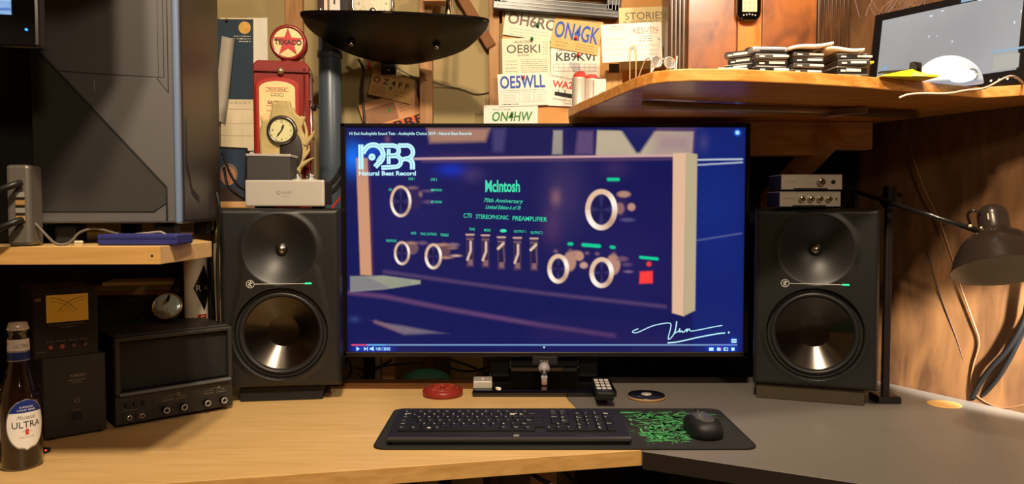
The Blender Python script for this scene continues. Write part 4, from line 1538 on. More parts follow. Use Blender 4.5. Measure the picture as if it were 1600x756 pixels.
# silver hub with ports, standing on the shelf
q = at(28, 365, 1.06)
t = thing('network_hub', 'upright silver box with small ports and plugs on the left birch shelf', 'hub', (at(28, 300, 1.045).x, 1.043, LZ1), 8)
zt = 0.115
m = MB()
m.box((0, 0.022, zt / 2 + 0.001), (0.031, 0.04, zt), mat('hub_grey', (104, 98, 92), 0.4, 0.3), 0.005)
m.build('case', t)
m = MB()
for i in range(4):
    m.box((0.004, -0.0005, 0.040 + i * 0.011), (0.012, 0.002, 0.007), GREYINK if i % 2 else mat('port_gold', (190, 150, 90), 0.4, 0.5), 0.0005)
m.build('ports', t)
for z_, dz_ in ((0.078, 0.01), (0.026, -0.004)):
    MB().tube([(0.006, -0.002, z_ + 0.012), (0.0, -0.012, z_ + 0.008), (-0.016, -0.016, z_), (-0.04, -0.01, z_ - 0.014)], 0.0048, BLK, 10).build('plug', t)
# dark case at the far left, with a black block added behind
q = at(8, 150, 1.10)
t = thing('case_with_shade_block', 'black case with an added tall darkening block at the far left of the shelf', 'case', (-0.875, 1.09, LZ1), 15)
m = MB()
m.box((0.05, 0.11, 0.26), (0.20, 0.17, 0.52), BLKM, 0.008)  # tall black block added to darken the gap beside the tower
m.box((0, 0.03, 0.11), (0.15, 0.05, 0.22), CHARC, 0.008)
m.prism([(-0.075, 0.0), (0.075, 0.0), (0.075, 0.17), (0.055, 0.22), (-0.075, 0.22)], -0.006, 0.004, CHARC, axis='y', bev=0.002)
m.build('body', t)
m = MB()
m.disc(0.062, 0.185, 0.003, SEAM, FR(0, -0.0065, 0))
m.build('screw', t)
# blue box and cables on the shelf
q = at(214, 380, 1.08)
t = thing('blue_case', 'flat dark blue case at the front edge of the left birch shelf', 'case', (q.x, 1.08, LZ1), 2)
BLC = mat('navy_case', (40, 44, 110), 0.45)
m = MB()
m.box((0, 0.03, 0.0085), (123 * 1.08 / F, 0.06, 0.0155), BLC, 0.002)
m.build('body', t)
m = MB()
m.box((0, -0.0002, 0.010), (121 * 1.08 / F, 0.0006, 0.0006), SEAM)
m.build('lid_seam', t)
def cable(name, pts, r, m_, label, cat='cable', n=8):
    return tag(MB().tube(pts, r, m_, n).build(name), label, cat)
GREYC = mat('grey_cable', (96, 88, 80), 0.5)
cable('grey_cable', [at(28, 320, 1.075), at(45, 338, 1.062), at(70, 365, 1.065), (at(88, 378, 1.07).x, 1.07, LZ1 + 0.003), (at(108, 378, 1.08).x, 1.08, LZ1 + 0.004), at(125, 363, 1.12), at(150, 357, 1.14), at(185, 366, 1.13)], 0.0020, GREYC,
      'grey cable looping from the silver hub across the left shelf')
cable('grey_cable', [at(205, 367, 1.14), at(235, 364, 1.13), at(252, 363, 1.12), at(262, 370, 1.10)], 0.0022, mat('pale_cable', (150, 140, 136), 0.5), 'pale cable end behind the flat blue case')
m = MB()
m.box((0, 0, 0.004), (0.012, 0.008, 0.008), mat('bright_plug', (240, 220, 180), 0.3, 0.6), 0.002)
q = at(123, 380, 1.06)
tag(m.build('metal_plug', None, (q.x, 1.06, LZ1), (0, 0, 0.3)), 'small bright metal plug at the edge of the left shelf', 'plug')

# ------------------------------------------------------------------ radio gear under the shelf
q0 = onz(68, 690, DESK); q1 = onz(168, 674, DESK)
ang = 42.0
PW = (q1 - q0).length
PHh = 0.152
PSU = mat('charcoal_metal', (34, 32, 28), 0.55, var=0.05, bump=0.1, bscale=600)
mid = (q0 + q1) / 2
t = thing('power_supply', 'plain charcoal power supply box on the desk under the left shelf', 'power supply', (mid.x, mid.y, DESK), ang)
m = MB()
m.box((0, 0.085, PHh / 2 + 0.002), (PW, 0.17, PHh - 0.004), PSU, 0.002)
m.build('case', t)
m = MB()
Mf = FR(0, -0.0004, 0)
DIM = mat('dim_grey_print', (120, 112, 98), 0.5)
m.text('YAESU', 0.004, 0.115, 0.0055, DIM, Mf, w=0.026, bold=0.02)
m.scribble(-0.010, 0.1065, 0.018, 0.0025, DIM, Mf, R)
m.scribble(-0.004, 0.102, 0.012, 0.0022, DIM, Mf, R)
m.ring(0.003, 0.068, 0.0035, 0.0046, DIM, Mf, 20)
m.text('POWER', 0.002, 0.050, 0.0025, DIM, Mf)
m.build('front_print', t)
m = MB()
m.box((0.002, -0.001, 0.039), (0.016, 0.004, 0.013), BLKM, 0.001)
m.build('rocker_switch', t)
for fx_, fy_ in ((-0.045, 0.01), (0.045, 0.01), (-0.045, 0.155), (0.045, 0.155)):
    MB().box((fx_ * PW / 0.12, fy_, 0.001), (0.012, 0.01, 0.002), BLKM).build('foot', t)
psu = t
# meter on the power supply
r_ = radians(ang)
mo = Vector((mid.x - 0.012 * cos(r_), mid.y - 0.012 * sin(r_), DESK + PHh))
t = thing('watt_meter', 'black meter box with a lit amber dial on top of the power supply', 'meter', mo, ang)
MH = 0.128
MW = PW * 1.02
m = MB()
m.box((0, 0.065, MH / 2), (MW, 0.13, MH), mat('meter_shell', (18, 14, 14), 0.5), 0.003)
m.build('case', t)
m = MB()
wm_, hm_ = 64 / 98 * PW, 0.050
zc_ = MH - 0.038
xo_ = 0.003
AMB = mat('amber_dial', (150, 104, 38), 0.5)
bnode = AMB.node_tree.nodes['Principled BSDF']
bnode.inputs['Emission Color'].default_value = lin((220, 150, 40))
bnode.inputs['Emission Strength'].default_value = 0.16
m.rect(xo_, zc_, wm_, hm_, AMB, FR(0, -0.0005, 0))
DI = mat('dial_ink', (60, 36, 14), 0.6)
for s_ in (-1, 1):
    P = []
    for i in range(15):
        a = radians(35 + i * 5.2)
        P.append((xo_ + s_ * (-0.034 + 0.062 * cos(a)) * 0.9, zc_ - 0.040 + 0.060 * sin(a)))
    m.ribbon([p for p in P if abs(p[0] - xo_) < wm_ / 2 - 0.002 and abs(p[1] - zc_) < hm_ / 2 - 0.002], 0.0009, DI, FR(0, -0.0009, 0))
    P = []
    for i in range(15):
        a = radians(35 + i * 5.2)
        P.append((xo_ + s_ * (-0.034 + 0.056 * cos(a)) * 0.9, zc_ - 0.040 + 0.054 * sin(a)))
    m.ribbon([p for p in P if abs(p[0] - xo_) < wm_ / 2 - 0.002 and abs(p[1] - zc_) < hm_ / 2 - 0.002], 0.0005, DI, FR(0, -0.0009, 0))
m.build('dial', t)
m = MB()
m.rect(xo_ - wm_ / 2 - 0.014 * 0.9, zc_ + 0.018, 0.010, 0.005, DIM, FR(0, -0.0005, 0))
m.text('CROSS-NEEDLE SWR & POWER METER', xo_ - 0.002, zc_ - 0.030, 0.0026, DIM, FR(0, -0.0005, 0), w=0.058)
m.scribble(xo_ - 0.012, zc_ - 0.0345, xo_ + 0.012, 0.0022, DIM, FR(0, -0.0005, 0), R)
for i in range(4):
    x = -0.026 + i * 0.0185
    m.scribble(x - 0.007, 0.030, x + 0.006, 0.0018, DIM, FR(0, -0.0005, 0), R)
m.text('DAIWA', -MW / 2 + 0.014, 0.012, 0.003, DIM, FR(0, -0.0005, 0))
m.build('front_print', t)
for i in range(4):
    Mk = Matrix.Translation((-0.026 + i * 0.0185, 0, 0.020)) @ Matrix.Rotation(pi / 2, 4, 'X')
    MB().lathe([(0.0042, 0), (0.0040, 0.005), (0.003, 0.006), (0, 0.006)], mat('red_button' if i < 2 else 'dark_button', (150, 70, 62) if i < 2 else (80, 60, 60), 0.45), Mk, 18).build('button', t)

# communications loudspeaker
q0 = onz(173, 667, DESK + 0.006); q1 = onz(357, 634, DESK + 0.006)
ang = math.degrees(math.atan2(q1.y - q0.y, q1.x - q0.x))
CWd = (q1 - q0).length
CH = 0.172
mid = (q0 + q1) / 2
t = thing('desk_loudspeaker', 'wide black desk loudspeaker unit with a dark grille and knobs under the shelf', 'loudspeaker', (mid.x + 0.006, mid.y + 0.004, DESK), ang)
CB = mat('unit_charcoal', (38, 35, 32), 0.5, bump=0.08, bscale=600)
GRL = mat('grille_cloth', (20, 18, 17), 0.8, bump=0.4, bscale=1200)
m = MB()
m.box((0, 0.085, CH / 2 + 0.008), (CWd, 0.15, CH), CB, 0.004)
m.build('case', t)
m = MB()
zg0, zg1 = 0.070, CH - 0.004
for x_, z_, w2, h2 in ((0, zg1 + 0.003, CWd, 0.009), (0, 0.064, CWd * 0.97, 0.006)):
    m.box((x_, 0.002, z_ + 0.002), (w2, 0.022, h2), CB, 0.003)
for s_ in (-1, 1):
    m.box((s_ * (CWd / 2 - 0.005), 0.002, (zg0 + zg1) / 2), (0.010, 0.022, zg1 - zg0 + 0.012), CB, 0.003)
m.box((0, -0.011, 0.067), (CWd * 0.95, 0.010, 0.007), mat('grey_ledge', (84, 86, 90), 0.35), 0.003)
m.box((0, 0.004, 0.035), (CWd, 0.018, 0.055), CB, 0.002)
m.build('front_frame', t)
m = MB()
m.box((0, 0.006, (zg0 + zg1) / 2), (CWd - 0.018, 0.006, zg1 - zg0 - 0.004), GRL, 0.001)
m.build('grille', t)
fy0 = -0.0052
m = MB()
Mf = FR(0, fy0 - 0.0003, 0)
m.rect(-CWd * 0.205, 0.036, 0.0006, 0.050, SEAM, Mf)
for x in (-0.395, -0.295):
    m.box((x * CWd, fy0 - 0.001, 0.020), (0.021, 0.003, 0.021), CB, 0.0015)
m.scribble(-CWd * 0.45, 0.034, -CWd * 0.33, 0.0014, DIM, Mf, R)
for cx in (-0.02, 0.335):
    for dx in (-0.055, 0.055):
        for k in range(5):
            m.rect((cx + dx) * CWd + (k - 2) * 0.0042, 0.0415, 0.0022, 0.0022, DIM, Mf)
        m.scribble((cx + dx) * CWd - 0.009, 0.047, (cx + dx) * CWd + 0.008, 0.0014, DIM, Mf, R)
    m.scribble(cx * CWd - 0.010, 0.051, cx * CWd + 0.006, 0.0014, DIM, Mf, R)
    m.disc(cx * CWd + 0.008, 0.0515, 0.0024, DIM, Mf, 14)
m.build('control_print', t)
for x in (-0.395, -0.295):
    Mk = Matrix.Translation((x * CWd, fy0 - 0.0025, 0.020)) @ Matrix.Rotation(pi / 2, 4, 'X')
    m = MB()
    m.lathe([(0.0052, 0), (0.0052, 0.002), (0.0030, 0.0025)], CHROME, Mk, 20)
    m.lathe([(0.0028, 0.0024), (0.0, 0.0026)], BLKM, Mk, 12)
    m.build('headphone_socket', t)
for x in (-0.41, -0.345, -0.28):
    Mk = Matrix.Translation((x * CWd, fy0, 0.044)) @ Matrix.Rotation(pi / 2, 4, 'X')
    MB().lathe([(0.0042, 0), (0.0042, 0.006), (0.003, 0.007), (0, 0.007)], BLK, Mk, 16).build('push_button', t)
for x in (-0.105, 0.045, 0.25, 0.40):
    Mk = Matrix.Translation((x * CWd, fy0, 0.024)) @ Matrix.Rotation(pi / 2, 4, 'X')
    kn = MB().lathe([(0.0070, 0), (0.0066, 0.012), (0.0058, 0.0135), (0.0050, 0.0130)], BLK, Mk, 24).build('knob', t)
    m = MB()
    m.lathe([(0.0062, 0.0128), (0.0058, 0.0138), (0.0046, 0.0138), (0.0042, 0.0130)], STEEL, Mk, 24)
    m.lathe([(0.0040, 0.0128), (0, 0.0128)], BLKM, Mk, 24)
    m.build('knob_ring', kn)
for fx_, fy_ in ((-0.42, 0.03), (0.42, 0.03), (-0.42, 0.14), (0.42, 0.14)):
    MB().cyl((fx_ * CWd, fy_, 0), (fx_ * CWd, fy_, 0.0085), 0.009, BLKM).build('foot', t)
top = DESK + CH + 0.008
# hand lamp with a faceted reflector lying on it
q = at(262, 492, 1.60)
t = thing('hand_lamp', 'round glass reflector lamp with a black housing lying on the desk loudspeaker', 'lamp', (q.x, 1.60, top))
n0 = Vector((0.20, -0.85, 0.50)).normalized()
Ml_ = Matrix.Translation((0, 0, 0.032)) @ n0.to_track_quat('Z', 'Y').to_matrix().to_4x4()
m = MB()
m.lathe([(0.0, -0.026), (0.014, -0.024), (0.024, -0.012), (0.030, 0.0), (0.030, 0.004), (0.027, 0.005)], BLK, Ml_, 40)
m.box((0, 0.012, 0.008), (0.022, 0.03, 0.014), BLK, 0.003)
m.build('housing', t)
m = MB()
m.lathe([(0.031, 0.002), (0.031, 0.006), (0.0285, 0.008), (0.0275, 0.006)], mat('brass_rim', (190, 170, 120), 0.3, 0.9), Ml_, 40)
m.build('rim', t)
m = MB()
FAC = mat('faceted_glass', (196, 214, 206), 0.10, 0.35, var=0.35, scale=130, bump=1.0, bscale=110)
m.lathe([(0.0275, 0.006), (0.022, 0.0095), (0.012, 0.012), (0.0, 0.013)], FAC, Ml_, 32)
m.build('lens', t)
# box with papers behind
t = thing('storage_box', 'black box behind the desk loudspeaker, under the loose papers', 'box', (-0.90, 1.655, DESK), 4)
m = MB()
m.box((0, 0.06, 0.115), (0.24, 0.11, 0.23), BLKM, 0.004)
m.build('body', t)
PAPG = mat('dusty_paper', (150, 132, 104), 0.8, var=0.1)
zp = DESK + 0.2302
labs = ['brown envelope at the bottom of the papers behind the desk loudspeaker', 'pale grey papers in the middle of the pile behind the desk loudspeaker', 'cream pad topmost of the pile behind the desk loudspeaker']
for i in range(3):
    hh = (0.010, 0.012, 0.008)[i]
    m = MB()
    m.box((0, 0, hh / 2), (0.19 - i * 0.02, 0.10, hh), (mat('brown_envelope', (150, 106, 66), 0.8), PAPG, CREAM)[i], 0.001)
    tag(m.build('paper_pile', None, (-0.88 + 0.012 * i, 1.715, zp), (0, 0, radians(4 + i * 5))), labs[i], 'papers', 'papers behind the desk loudspeaker')
    zp += hh + 0.0002
cable('black_cable', [at(262, 470, 1.585), at(266, 458, 1.62), at(272, 445, 1.66), at(277, 434, 1.72), at(280, 425, 1.76)], 0.003, BLK, 'black lead rising from the round reflector lamp')
cable('black_cable', [(-1.04, 1.62, DESK + 0.005), (-1.03, 1.62, DESK + 0.2), at(200, 472, 1.62), at(225, 466, 1.62), at(260, 470, 1.62), at(284, 466, 1.62)], 0.003, BLK, 'black cable crossing in front of the papers under the left shelf')

# ------------------------------------------------------------------ beer bottles
GLS = mat('dark_bottle_glass', (26, 10, 6), 0.06, coat=0.6, var=0.02)
LBW = mat('label_white', (226, 220, 214), 0.45, var=0.02)
LBB = mat('label_blue', (24, 44, 120), 0.4)
LBS = mat('label_silver', (160, 158, 160), 0.3, 0.6)
def bottle(label, loc, rot, group='beer bottles on the desk'):
    t = thing('beer_bottle', label, 'bottle', loc, rot, group)
    m = MB()
    m.lathe([(0.0, 0.003), (0.022, 0.0), (0.028, 0.001), (0.0305, 0.006), (0.0305, 0.112), (0.0295, 0.124), (0.0255, 0.138), (0.0195, 0.156), (0.0155, 0.176), (0.0142, 0.200), (0.0135, 0.222), (0.0148, 0.223), (0.0148, 0.230), (0.013, 0.232), (0.013, 0.236), (0, 0.236)], GLS, n=48)
    m.build('glass', t)
    m = MB()
    m.lathe([(0.0138, 0.226), (0.0152, 0.2265), (0.0146, 0.232), (0.0132, 0.2385), (0.0, 0.2392)], STEEL, n=42)
    for i in range(21):
        a = 2 * pi * i / 21
        m.ball((0.0145 * cos(a), 0.0145 * sin(a), 0.2285), (0.0015, 0.0015, 0.0022), STEEL, 6, 4)
    m.build('cap', t)
    m = MB()
    def nr(z):
        return 0.0164 + (0.0148 - 0.0164) * (z - 0.172) / 0.05
    m.lathe([(nr(0.176), 0.176), (nr(0.193), 0.193)], LBB, n=40)
    m.lathe([(nr(0.193) + 0.0001, 0.193), (nr(0.212), 0.212)], LBW, n=40)
    m.lathe([(nr(0.176) + .0002, 0.1765), (nr(0.178) + .0002, 0.1785)], LBS, n=40)
    m.lathe([(nr(0.191) + .0002, 0.1905), (nr(0.193) + .0002, 0.1925)], LBS, n=40)
    f1 = wrapf(0.0158, 0, 0, 0)
    m.text('ULTRA', 0, 0, 0.006, GREYINK, Matrix.Identity(4), w=0.023, warp=lambda p_: f1((p_[0], p_[1] + 0.201)))
    m.build('neck_label', t)
    m = MB()
    f2 = wrapf(0.03075, 0, 0, 0)
    zc2, hh2, hw2 = 0.075, 0.042, 0.030
    def oval(k, m_, rad, z0=-1.0, z1=1.0):
        nx, ny = 14, 20
        f = wrapf(rad, 0, 0, 0)
        vs, fs = [], []
        for j in range(ny + 1):
            v = z0 + (z1 - z0) * j / ny
            hw = hw2 * k * sqrt(max(0.0, 1 - v * v)) + 0.0001
            for i in range(nx + 1):
                vs.append(f(((2 * i / nx - 1) * hw, zc2 + v * hh2 * k)))
        for j in range(ny):
            for i in range(nx):
                a = j * (nx + 1) + i
                fs.append((a, a + 1, a + nx + 2, a + nx + 1))
        m.add(vs, fs, m_, True)
    oval(1.0, LBS, 0.0307)
    oval(0.95, LBW, 0.0309)
    oval(0.952, LBB, 0.0311, 0.50, 1.0)
    I4 = Matrix.Identity(4)
    f3 = wrapf(0.0313, 0, 0, 0)
    def tx(s_, y, h_, mt, w_=None, bold=0.0, shear=0.0):
        m.text(s_, 0, 0, h_, mt, I4, w=w_, bold=bold, shear=shear, warp=lambda p_: f3((p_[0], p_[1] + zc2 + y)))
    tx('SUPERIOR', 0.0290, 0.0028, LBW, 0.020)
    tx('LIGHT BEER', 0.0242, 0.0028, LBW, 0.026)
    tx('Michelob', 0.0125, 0.0065, GREYINK, 0.026, 0, 0.3)
    tx('ULTRA', 0.0005, 0.0105, INK, 0.042, 0.0)
    for dy, w_ in ((-0.0105, 0.016), (-0.020, 0.022)):
        tx('SUPERIOR LIGHT BEER', dy, 0.0016, GREYINK, w_)
    vs = [f3((x, zc2 + y)) for x, y in ((-0.0025, -0.016), (0.0025, -0.016), (0.0025, -0.007), (-0.0025, -0.007))]
    m.add(vs, [(0, 1, 2, 3)], REDINK)
    m.build('body_label', t)
    return t
p = onz(34, 728, DESK)
b1 = bottle('dark beer bottle with a white and blue oval label, whole in view', (p.x, p.y, DESK), 50)
p = onz(-29, 727, DESK)
b2 = dup(b1, (p.x - 0.002, p.y, DESK), (0, 0, radians(66)), 'dark beer bottle cut off by the left edge, only its label rim showing')
m = MB()
p = onz(64, 710, DESK)
t = thing('indicator_plug', 'tiny black plug with a red light beside the whole beer bottle', 'plug', (p.x, p.y + 0.01, DESK))
MB().box((0, 0, 0.004), (0.016, 0.012, 0.008), BLK, 0.002).build('body', t)
MB().ball((0.006, -0.006, 0.006), 0.0016, glow('red_lamp', (255, 60, 40), 2.5), 10, 6).build('lamp', t)
# cables hanging between shelf and left speaker
for i, (P, lab) in enumerate((([at(348, 240, 1.78), at(358, 268, 1.76), at(372, 290, 1.74), at(388, 298, 1.72)], 'upper black cable behind the silver preamp'),
                              ([at(350, 262, 1.80), at(356, 290, 1.78), at(372, 305, 1.76), at(386, 312, 1.72)], 'lower black cable behind the silver preamp'),
                              ([at(338, 300, 1.5), at(343, 330, 1.5), at(341, 380, 1.52), at(340, 430, 1.54), (at(337, 500, 1.62).x, 1.64, DESK + 0.01)], 'black cable hanging left of the left studio speaker'),
                              ([at(336, 290, 1.60), at(332, 316, 1.60), at(336, 352, 1.61), at(331, 400, 1.62), (at(333, 470, 1.7).x, 1.72, DESK + 0.01)], 'second black cable hanging left of the left studio speaker'))):
    cable('black_cable', P, 0.0032, BLK, lab)

# unseen cupboard added above the view to shade the left of the tower
t = thing('added_shade_cupboard', 'added unseen cupboard above the left end of the desk, shading the tower', 'cupboard', (-0.92, 0.84, 1.54))
MB().box((0, 0.07, 0.56), (0.86, 0.14, 1.10), BIRCHEDGE, 0.004).build('carcass', t)
for s_ in (-1, 1):
    dr = MB().box((s_ * 0.215, -0.008, 0.56), (0.424, 0.014, 1.09), BIRCHEDGE, 0.003).build('added_cupboard_door', t)
    MB().cyl((s_ * 0.03, -0.035, 0.10), (s_ * 0.03, -0.035, 0.22), 0.005, STEEL).build('added_handle', dr)
# ------------------------------------------------------------------ things behind and above the left speaker
# gasoline pump replica with a star globe
PRED = mat('pump_red', (124, 24, 18), 0.3, var=0.06, coat=0.4)
PRED2 = mat('pump_dark_red', (96, 16, 14), 0.35, coat=0.3)
PCR = mat('pump_cream', (224, 196, 140), 0.55)
BRASS = mat('dull_brass', (190, 170, 130), 0.3, 0.8)
PY = 1.765
pc = at(437, 300, PY)
t = thing('gas_pump_replica', 'red toy gas pump with a star globe standing on the left speaker', 'gas pump replica', (pc.x + 0.006, PY, SPT), 10)
k = PY / F
pwid = 0.128
phh = at(437, 98, PY).z - SPT
pd_ = 0.115
m = MB()
m.prism([(-pwid / 2, 0), (pwid / 2, 0), (pwid / 2, phh - 0.004), (pwid / 2 - 0.01, phh + 0.006), (-pwid / 2 + 0.01, phh + 0.006), (-pwid / 2, phh - 0.004)], 0.004, pd_, PRED, axis='y', bev=0.003)
m.build('body', t)
m = MB()
zb_ = phh - 0.020
m.box((0, 0.001, zb_), (pwid + 0.002, 0.006, 0.004), PRED2, 0.001)
for z_ in (zb_, phh - 0.085, phh - 0.165):
    m.tube([(pwid / 2 + 0.002, 0.002, z_), (pwid / 2 + 0.003, pd_ / 2, z_ - 0.002), (pwid / 2 + 0.002, pd_, z_ - 0.004)], 0.0018, BRASS, 6, 2)
m.tube([(pwid / 2 + 0.003, 0.02, 0.01), (pwid / 2 + 0.003, 0.02, phh - 0.012)], 0.003, mat('red_chrome', (210, 160, 150), 0.2, 0.8), 8, 0)
m.tube([(pwid / 2 - 0.010, 0.0015, 0.01), (pwid / 2 - 0.010, 0.0015, phh - 0.012)], 0.002, PRED2, 8, 0)
m.tube([(pwid / 2 + 0.003, 0.02, phh - 0.100), (pwid / 2 + 0.012, 0.012, phh - 0.108), (pwid / 2 + 0.016, 0.004, phh - 0.098), (pwid / 2 + 0.026, 0.0, phh - 0.104)], 0.003, BLK, 8)
m.build('trim_bands', t)
m = MB()
m.ball((0, -0.003, zb_), 0.0085, BRASS, 20, 12)
m.build('brass_knob', t)
# arched door
def arch(hw, z0, z1, rise, n=12):
    P = [(-hw, z0), (hw, z0), (hw, z1)]
    for i in range(1, n):
        a = pi * i / n
        P.append((hw * cos(a), z1 + rise * sin(a)))
    P.append((-hw, z1))
    return P
ox = -0.008
zt_ = phh - 0.054
m = MB()
m.prism([(x + ox, z) for x, z in arch(0.050, 0.02, zt_, 0.020)], -0.004, 0.006, mat('pump_door_red', (160, 36, 26), 0.35, coat=0.3), axis='y', bev=0.003)
m.build('door', t)
m = MB()
m.prism([(x + ox, z) for x, z in arch(0.041, 0.03, zt_ - 0.008, 0.018)], -0.0055, -0.002, PCR, axis='y', bev=0.0008)
Mf = FR(ox, -0.0062, 0)
m.ribbon([(-0.026, zt_ - 0.006), (0.026, zt_ - 0.006), (0.026, zt_ - 0.014), (-0.026, zt_ - 0.014)], 0.0012, REDINK, Mf, True)
m.text('THIS SALE', 0.0, zt_ - 0.010, 0.004, INK, Mf, w=0.040)
for i in range(3):
    m.ribbon([(-0.014 + i * 0.010, zt_ - 0.019), (-0.006 + i * 0.010, zt_ - 0.019), (-0.006 + i * 0.010, zt_ - 0.025), (-0.014 + i * 0.010, zt_ - 0.025)], 0.001, INK, Mf, True)
m.text('GASOLINE', 0, zt_ - 0.040, 0.0075, mat('dark_red_ink', (110, 26, 20), 0.6), Mf, w=0.044, bold=0.03)
m.ribbon([(-0.024, zt_ - 0.048), (0.024, zt_ - 0.048), (0.024, zt_ - 0.060), (-0.024, zt_ - 0.060)], 0.0012, REDINK, Mf, True)
m.text('GAL.', 0.010, zt_ - 0.054, 0.005, INK, Mf)
m.build('dial_plate', t)
# globe
gz = phh + 0.006
m = MB()
m.lathe([(0.020, 0), (0.018, 0.006), (0.014, 0.014), (0, 0.014)], PRED2, Matrix.Translation((0.012, 0.05, gz)), 24)
m.build('globe_neck', t)
gr = 28.5 * k
gc = (0.014, 0.05, gz + 0.006 + gr)
Mg = Matrix.Translation(gc) @ Matrix.Rotation(pi / 2, 4, 'X')
m = MB()
m.lathe([(gr * 0.80, -0.022), (gr * 0.97, -0.018), (gr, -0.012), (gr, 0.012), (gr * 0.97, 0.018), (gr * 0.82, 0.0205), (gr * 0.80, 0.017)], PRED, Mg, 48)
m.build('globe_rim', t)
m = MB()
m.lathe([(gr * 0.82, 0.0165), (gr * 0.5, 0.018), (0, 0.0185)], PCR, Mg, 48)
Mgf = FR(gc[0], gc[1] - 0.0192, gc[2])
st_ = []
for i in range(10):
    a = pi / 2 + 2 * pi * i / 10
    r__ = gr * 0.80 if i % 2 == 0 else gr * 0.33
    st_.append((r__ * cos(a), r__ * sin(a)))
m.flat(st_, mat('star_red', (176, 34, 28), 0.5), Mgf)
m.text('TEXACO', 0, 0, 0.012, INK, Mgf @ Matrix.Translation((0, 0, 0.0005)), w=gr * 1.45, bold=0.02)
m.build('globe_face', t)

# antler clock
CYY = 1.715
k = CYY / F
ca2 = at(440, 270, CYY)
t = thing('antler_clock', 'small round clock set in a shed antler slab before the red gas pump', 'clock', (ca2.x, CYY, SPT), 4)
ANT = mat('antler', (176, 156, 104), 0.5, var=0.3, scale=40, bump=0.3, bscale=90)
ANTD = mat('antler_dark_core', (40, 32, 28), 0.6, var=0.3, scale=50)
def A(px, py):
    q_ = at(px, py, CYY)
    return (q_.x - ca2.x, q_.z - SPT)
out = [(407, 235), (406, 205), (409, 192), (406, 180), (411, 186), (420, 188), (424, 170), (424, 157), (431, 160), (441, 158), (452, 157), (455, 170), (458, 168), (462, 178), (469, 182), (477, 181), (470, 200), (476, 214), (474, 232), (470, 246), (462, 262), (455, 285), (448, 305), (420, 305), (410, 262)]
m = MB()
m.prism([A(*p) for p in out], 0.0, 0.014, ANT, axis='y', bev=0.004, smooth=False)
def tine(P, r0):
    m.tube([(A(px, py)[0], 0.008 + dy, A(px, py)[1]) for px, py, dy in P], lambda u: r0 * (1 - 0.85 * u), ANT, 10)
tine([(456, 312, 0), (458, 285, 0), (466, 258, 0), (474, 232, 0), (477, 205, 0), (470, 180, 0)], 0.0115)
tine([(474, 225, 0), (484, 214, -.003), (490, 204, -.006)], 0.0085)
tine([(470, 248, 0), (480, 235, 0), (481, 226, -.002)], 0.006)
tine([(464, 262, 0), (478, 252, -.003), (489, 246, -.006)], 0.0075)
tine([(458, 190, 0), (459, 176, 0), (457, 167, 0)], 0.006)
m.build('antler', t)
m = MB()
m.ball((A(455, 245)[0], -0.001, A(455, 235)[1]), (0.026, 0.006, 0.046), ANTD, 28, 14)
m.build('burr', t)
fc = A(441.5, 204)
fr_ = 19 * k
Mc = Matrix.Translation((fc[0], 0.0, fc[1])) @ Matrix.Rotation(pi / 2, 4, 'X')
m = MB()
m.lathe([(fr_ * 1.22, 0.0), (fr_ * 1.22, 0.008), (fr_ * 1.12, 0.012), (fr_ * 0.96, 0.012), (fr_ * 0.92, 0.008)], mat('clock_bezel', (110, 104, 96), 0.25, 0.9), Mc, 40)
m.build('bezel', t)
m = MB()
Mcf = FR(fc[0], -0.0092, fc[1])
m.lathe([(fr_ * 0.96, 0.008), (0, 0.0085)], mat('clock_face', (206, 200, 150), 0.5), Mc, 40)
for i in range(12):
    a = 2 * pi * i / 12
    if i % 3 == 0:
        m.text(str(12 if i == 0 else i), fr_ * 0.72 * sin(a), fr_ * 0.72 * cos(a), 0.0052, INK, Mcf)
    else:
        m.disc(fr_ * 0.76 * sin(a), fr_ * 0.76 * cos(a), 0.0008, INK, Mcf, 8)
m.build('dial', t)
for L_, a, w_ in ((fr_ * 0.55, 20, 0.0026), (fr_ * 0.72, 217, 0.0018)):
    m = MB()
    Mh = FR(fc[0], -0.0100, fc[1], -a)
    m.flat([(-w_ * .4, -0.003), (w_ * .4, -0.003), (w_, L_ * 0.6), (0, L_), (-w_, L_ * 0.6)], INK, Mh)
    m.disc(0, 0, 0.0016, INK, Mh, 12)
    m.build('hand', t)

# wall-hung flats -----------------------------------------------------
def card(name, label, cat, px, py, wpx, hpx, ang, Y, m_, draw=None, group=None, thick=0.0008, curl=0.0):
    p_ = at(px, py, Y)
    k_ = Y / F
    w_, h_ = wpx * k_, hpx * k_
    mb_ = MB()
    if curl:
        n = 10
        P = [((-0.5 + i / n) * w_, curl * (4 * (i / n - 0.5) ** 2)) for i in range(n + 1)]
        vs = []
        for x, y in P:
            vs += [(x, -y, -h_ / 2), (x, -y, h_ / 2)]
        mb_.add(vs, [(2 * i, 2 * i + 2, 2 * i + 3, 2 * i + 1) for i in range(n)], m_, True)
    else:
        mb_.box((0, 0, 0), (w_, thick, h_), m_)
    if draw:
        draw(mb_, FR(0, -thick / 2 - 0.0003, 0), w_, h_, k_)
    o_ = mb_.build(name, None, p_, (0, -radians(ang), 0))
    return tag(o_, label, cat, group)
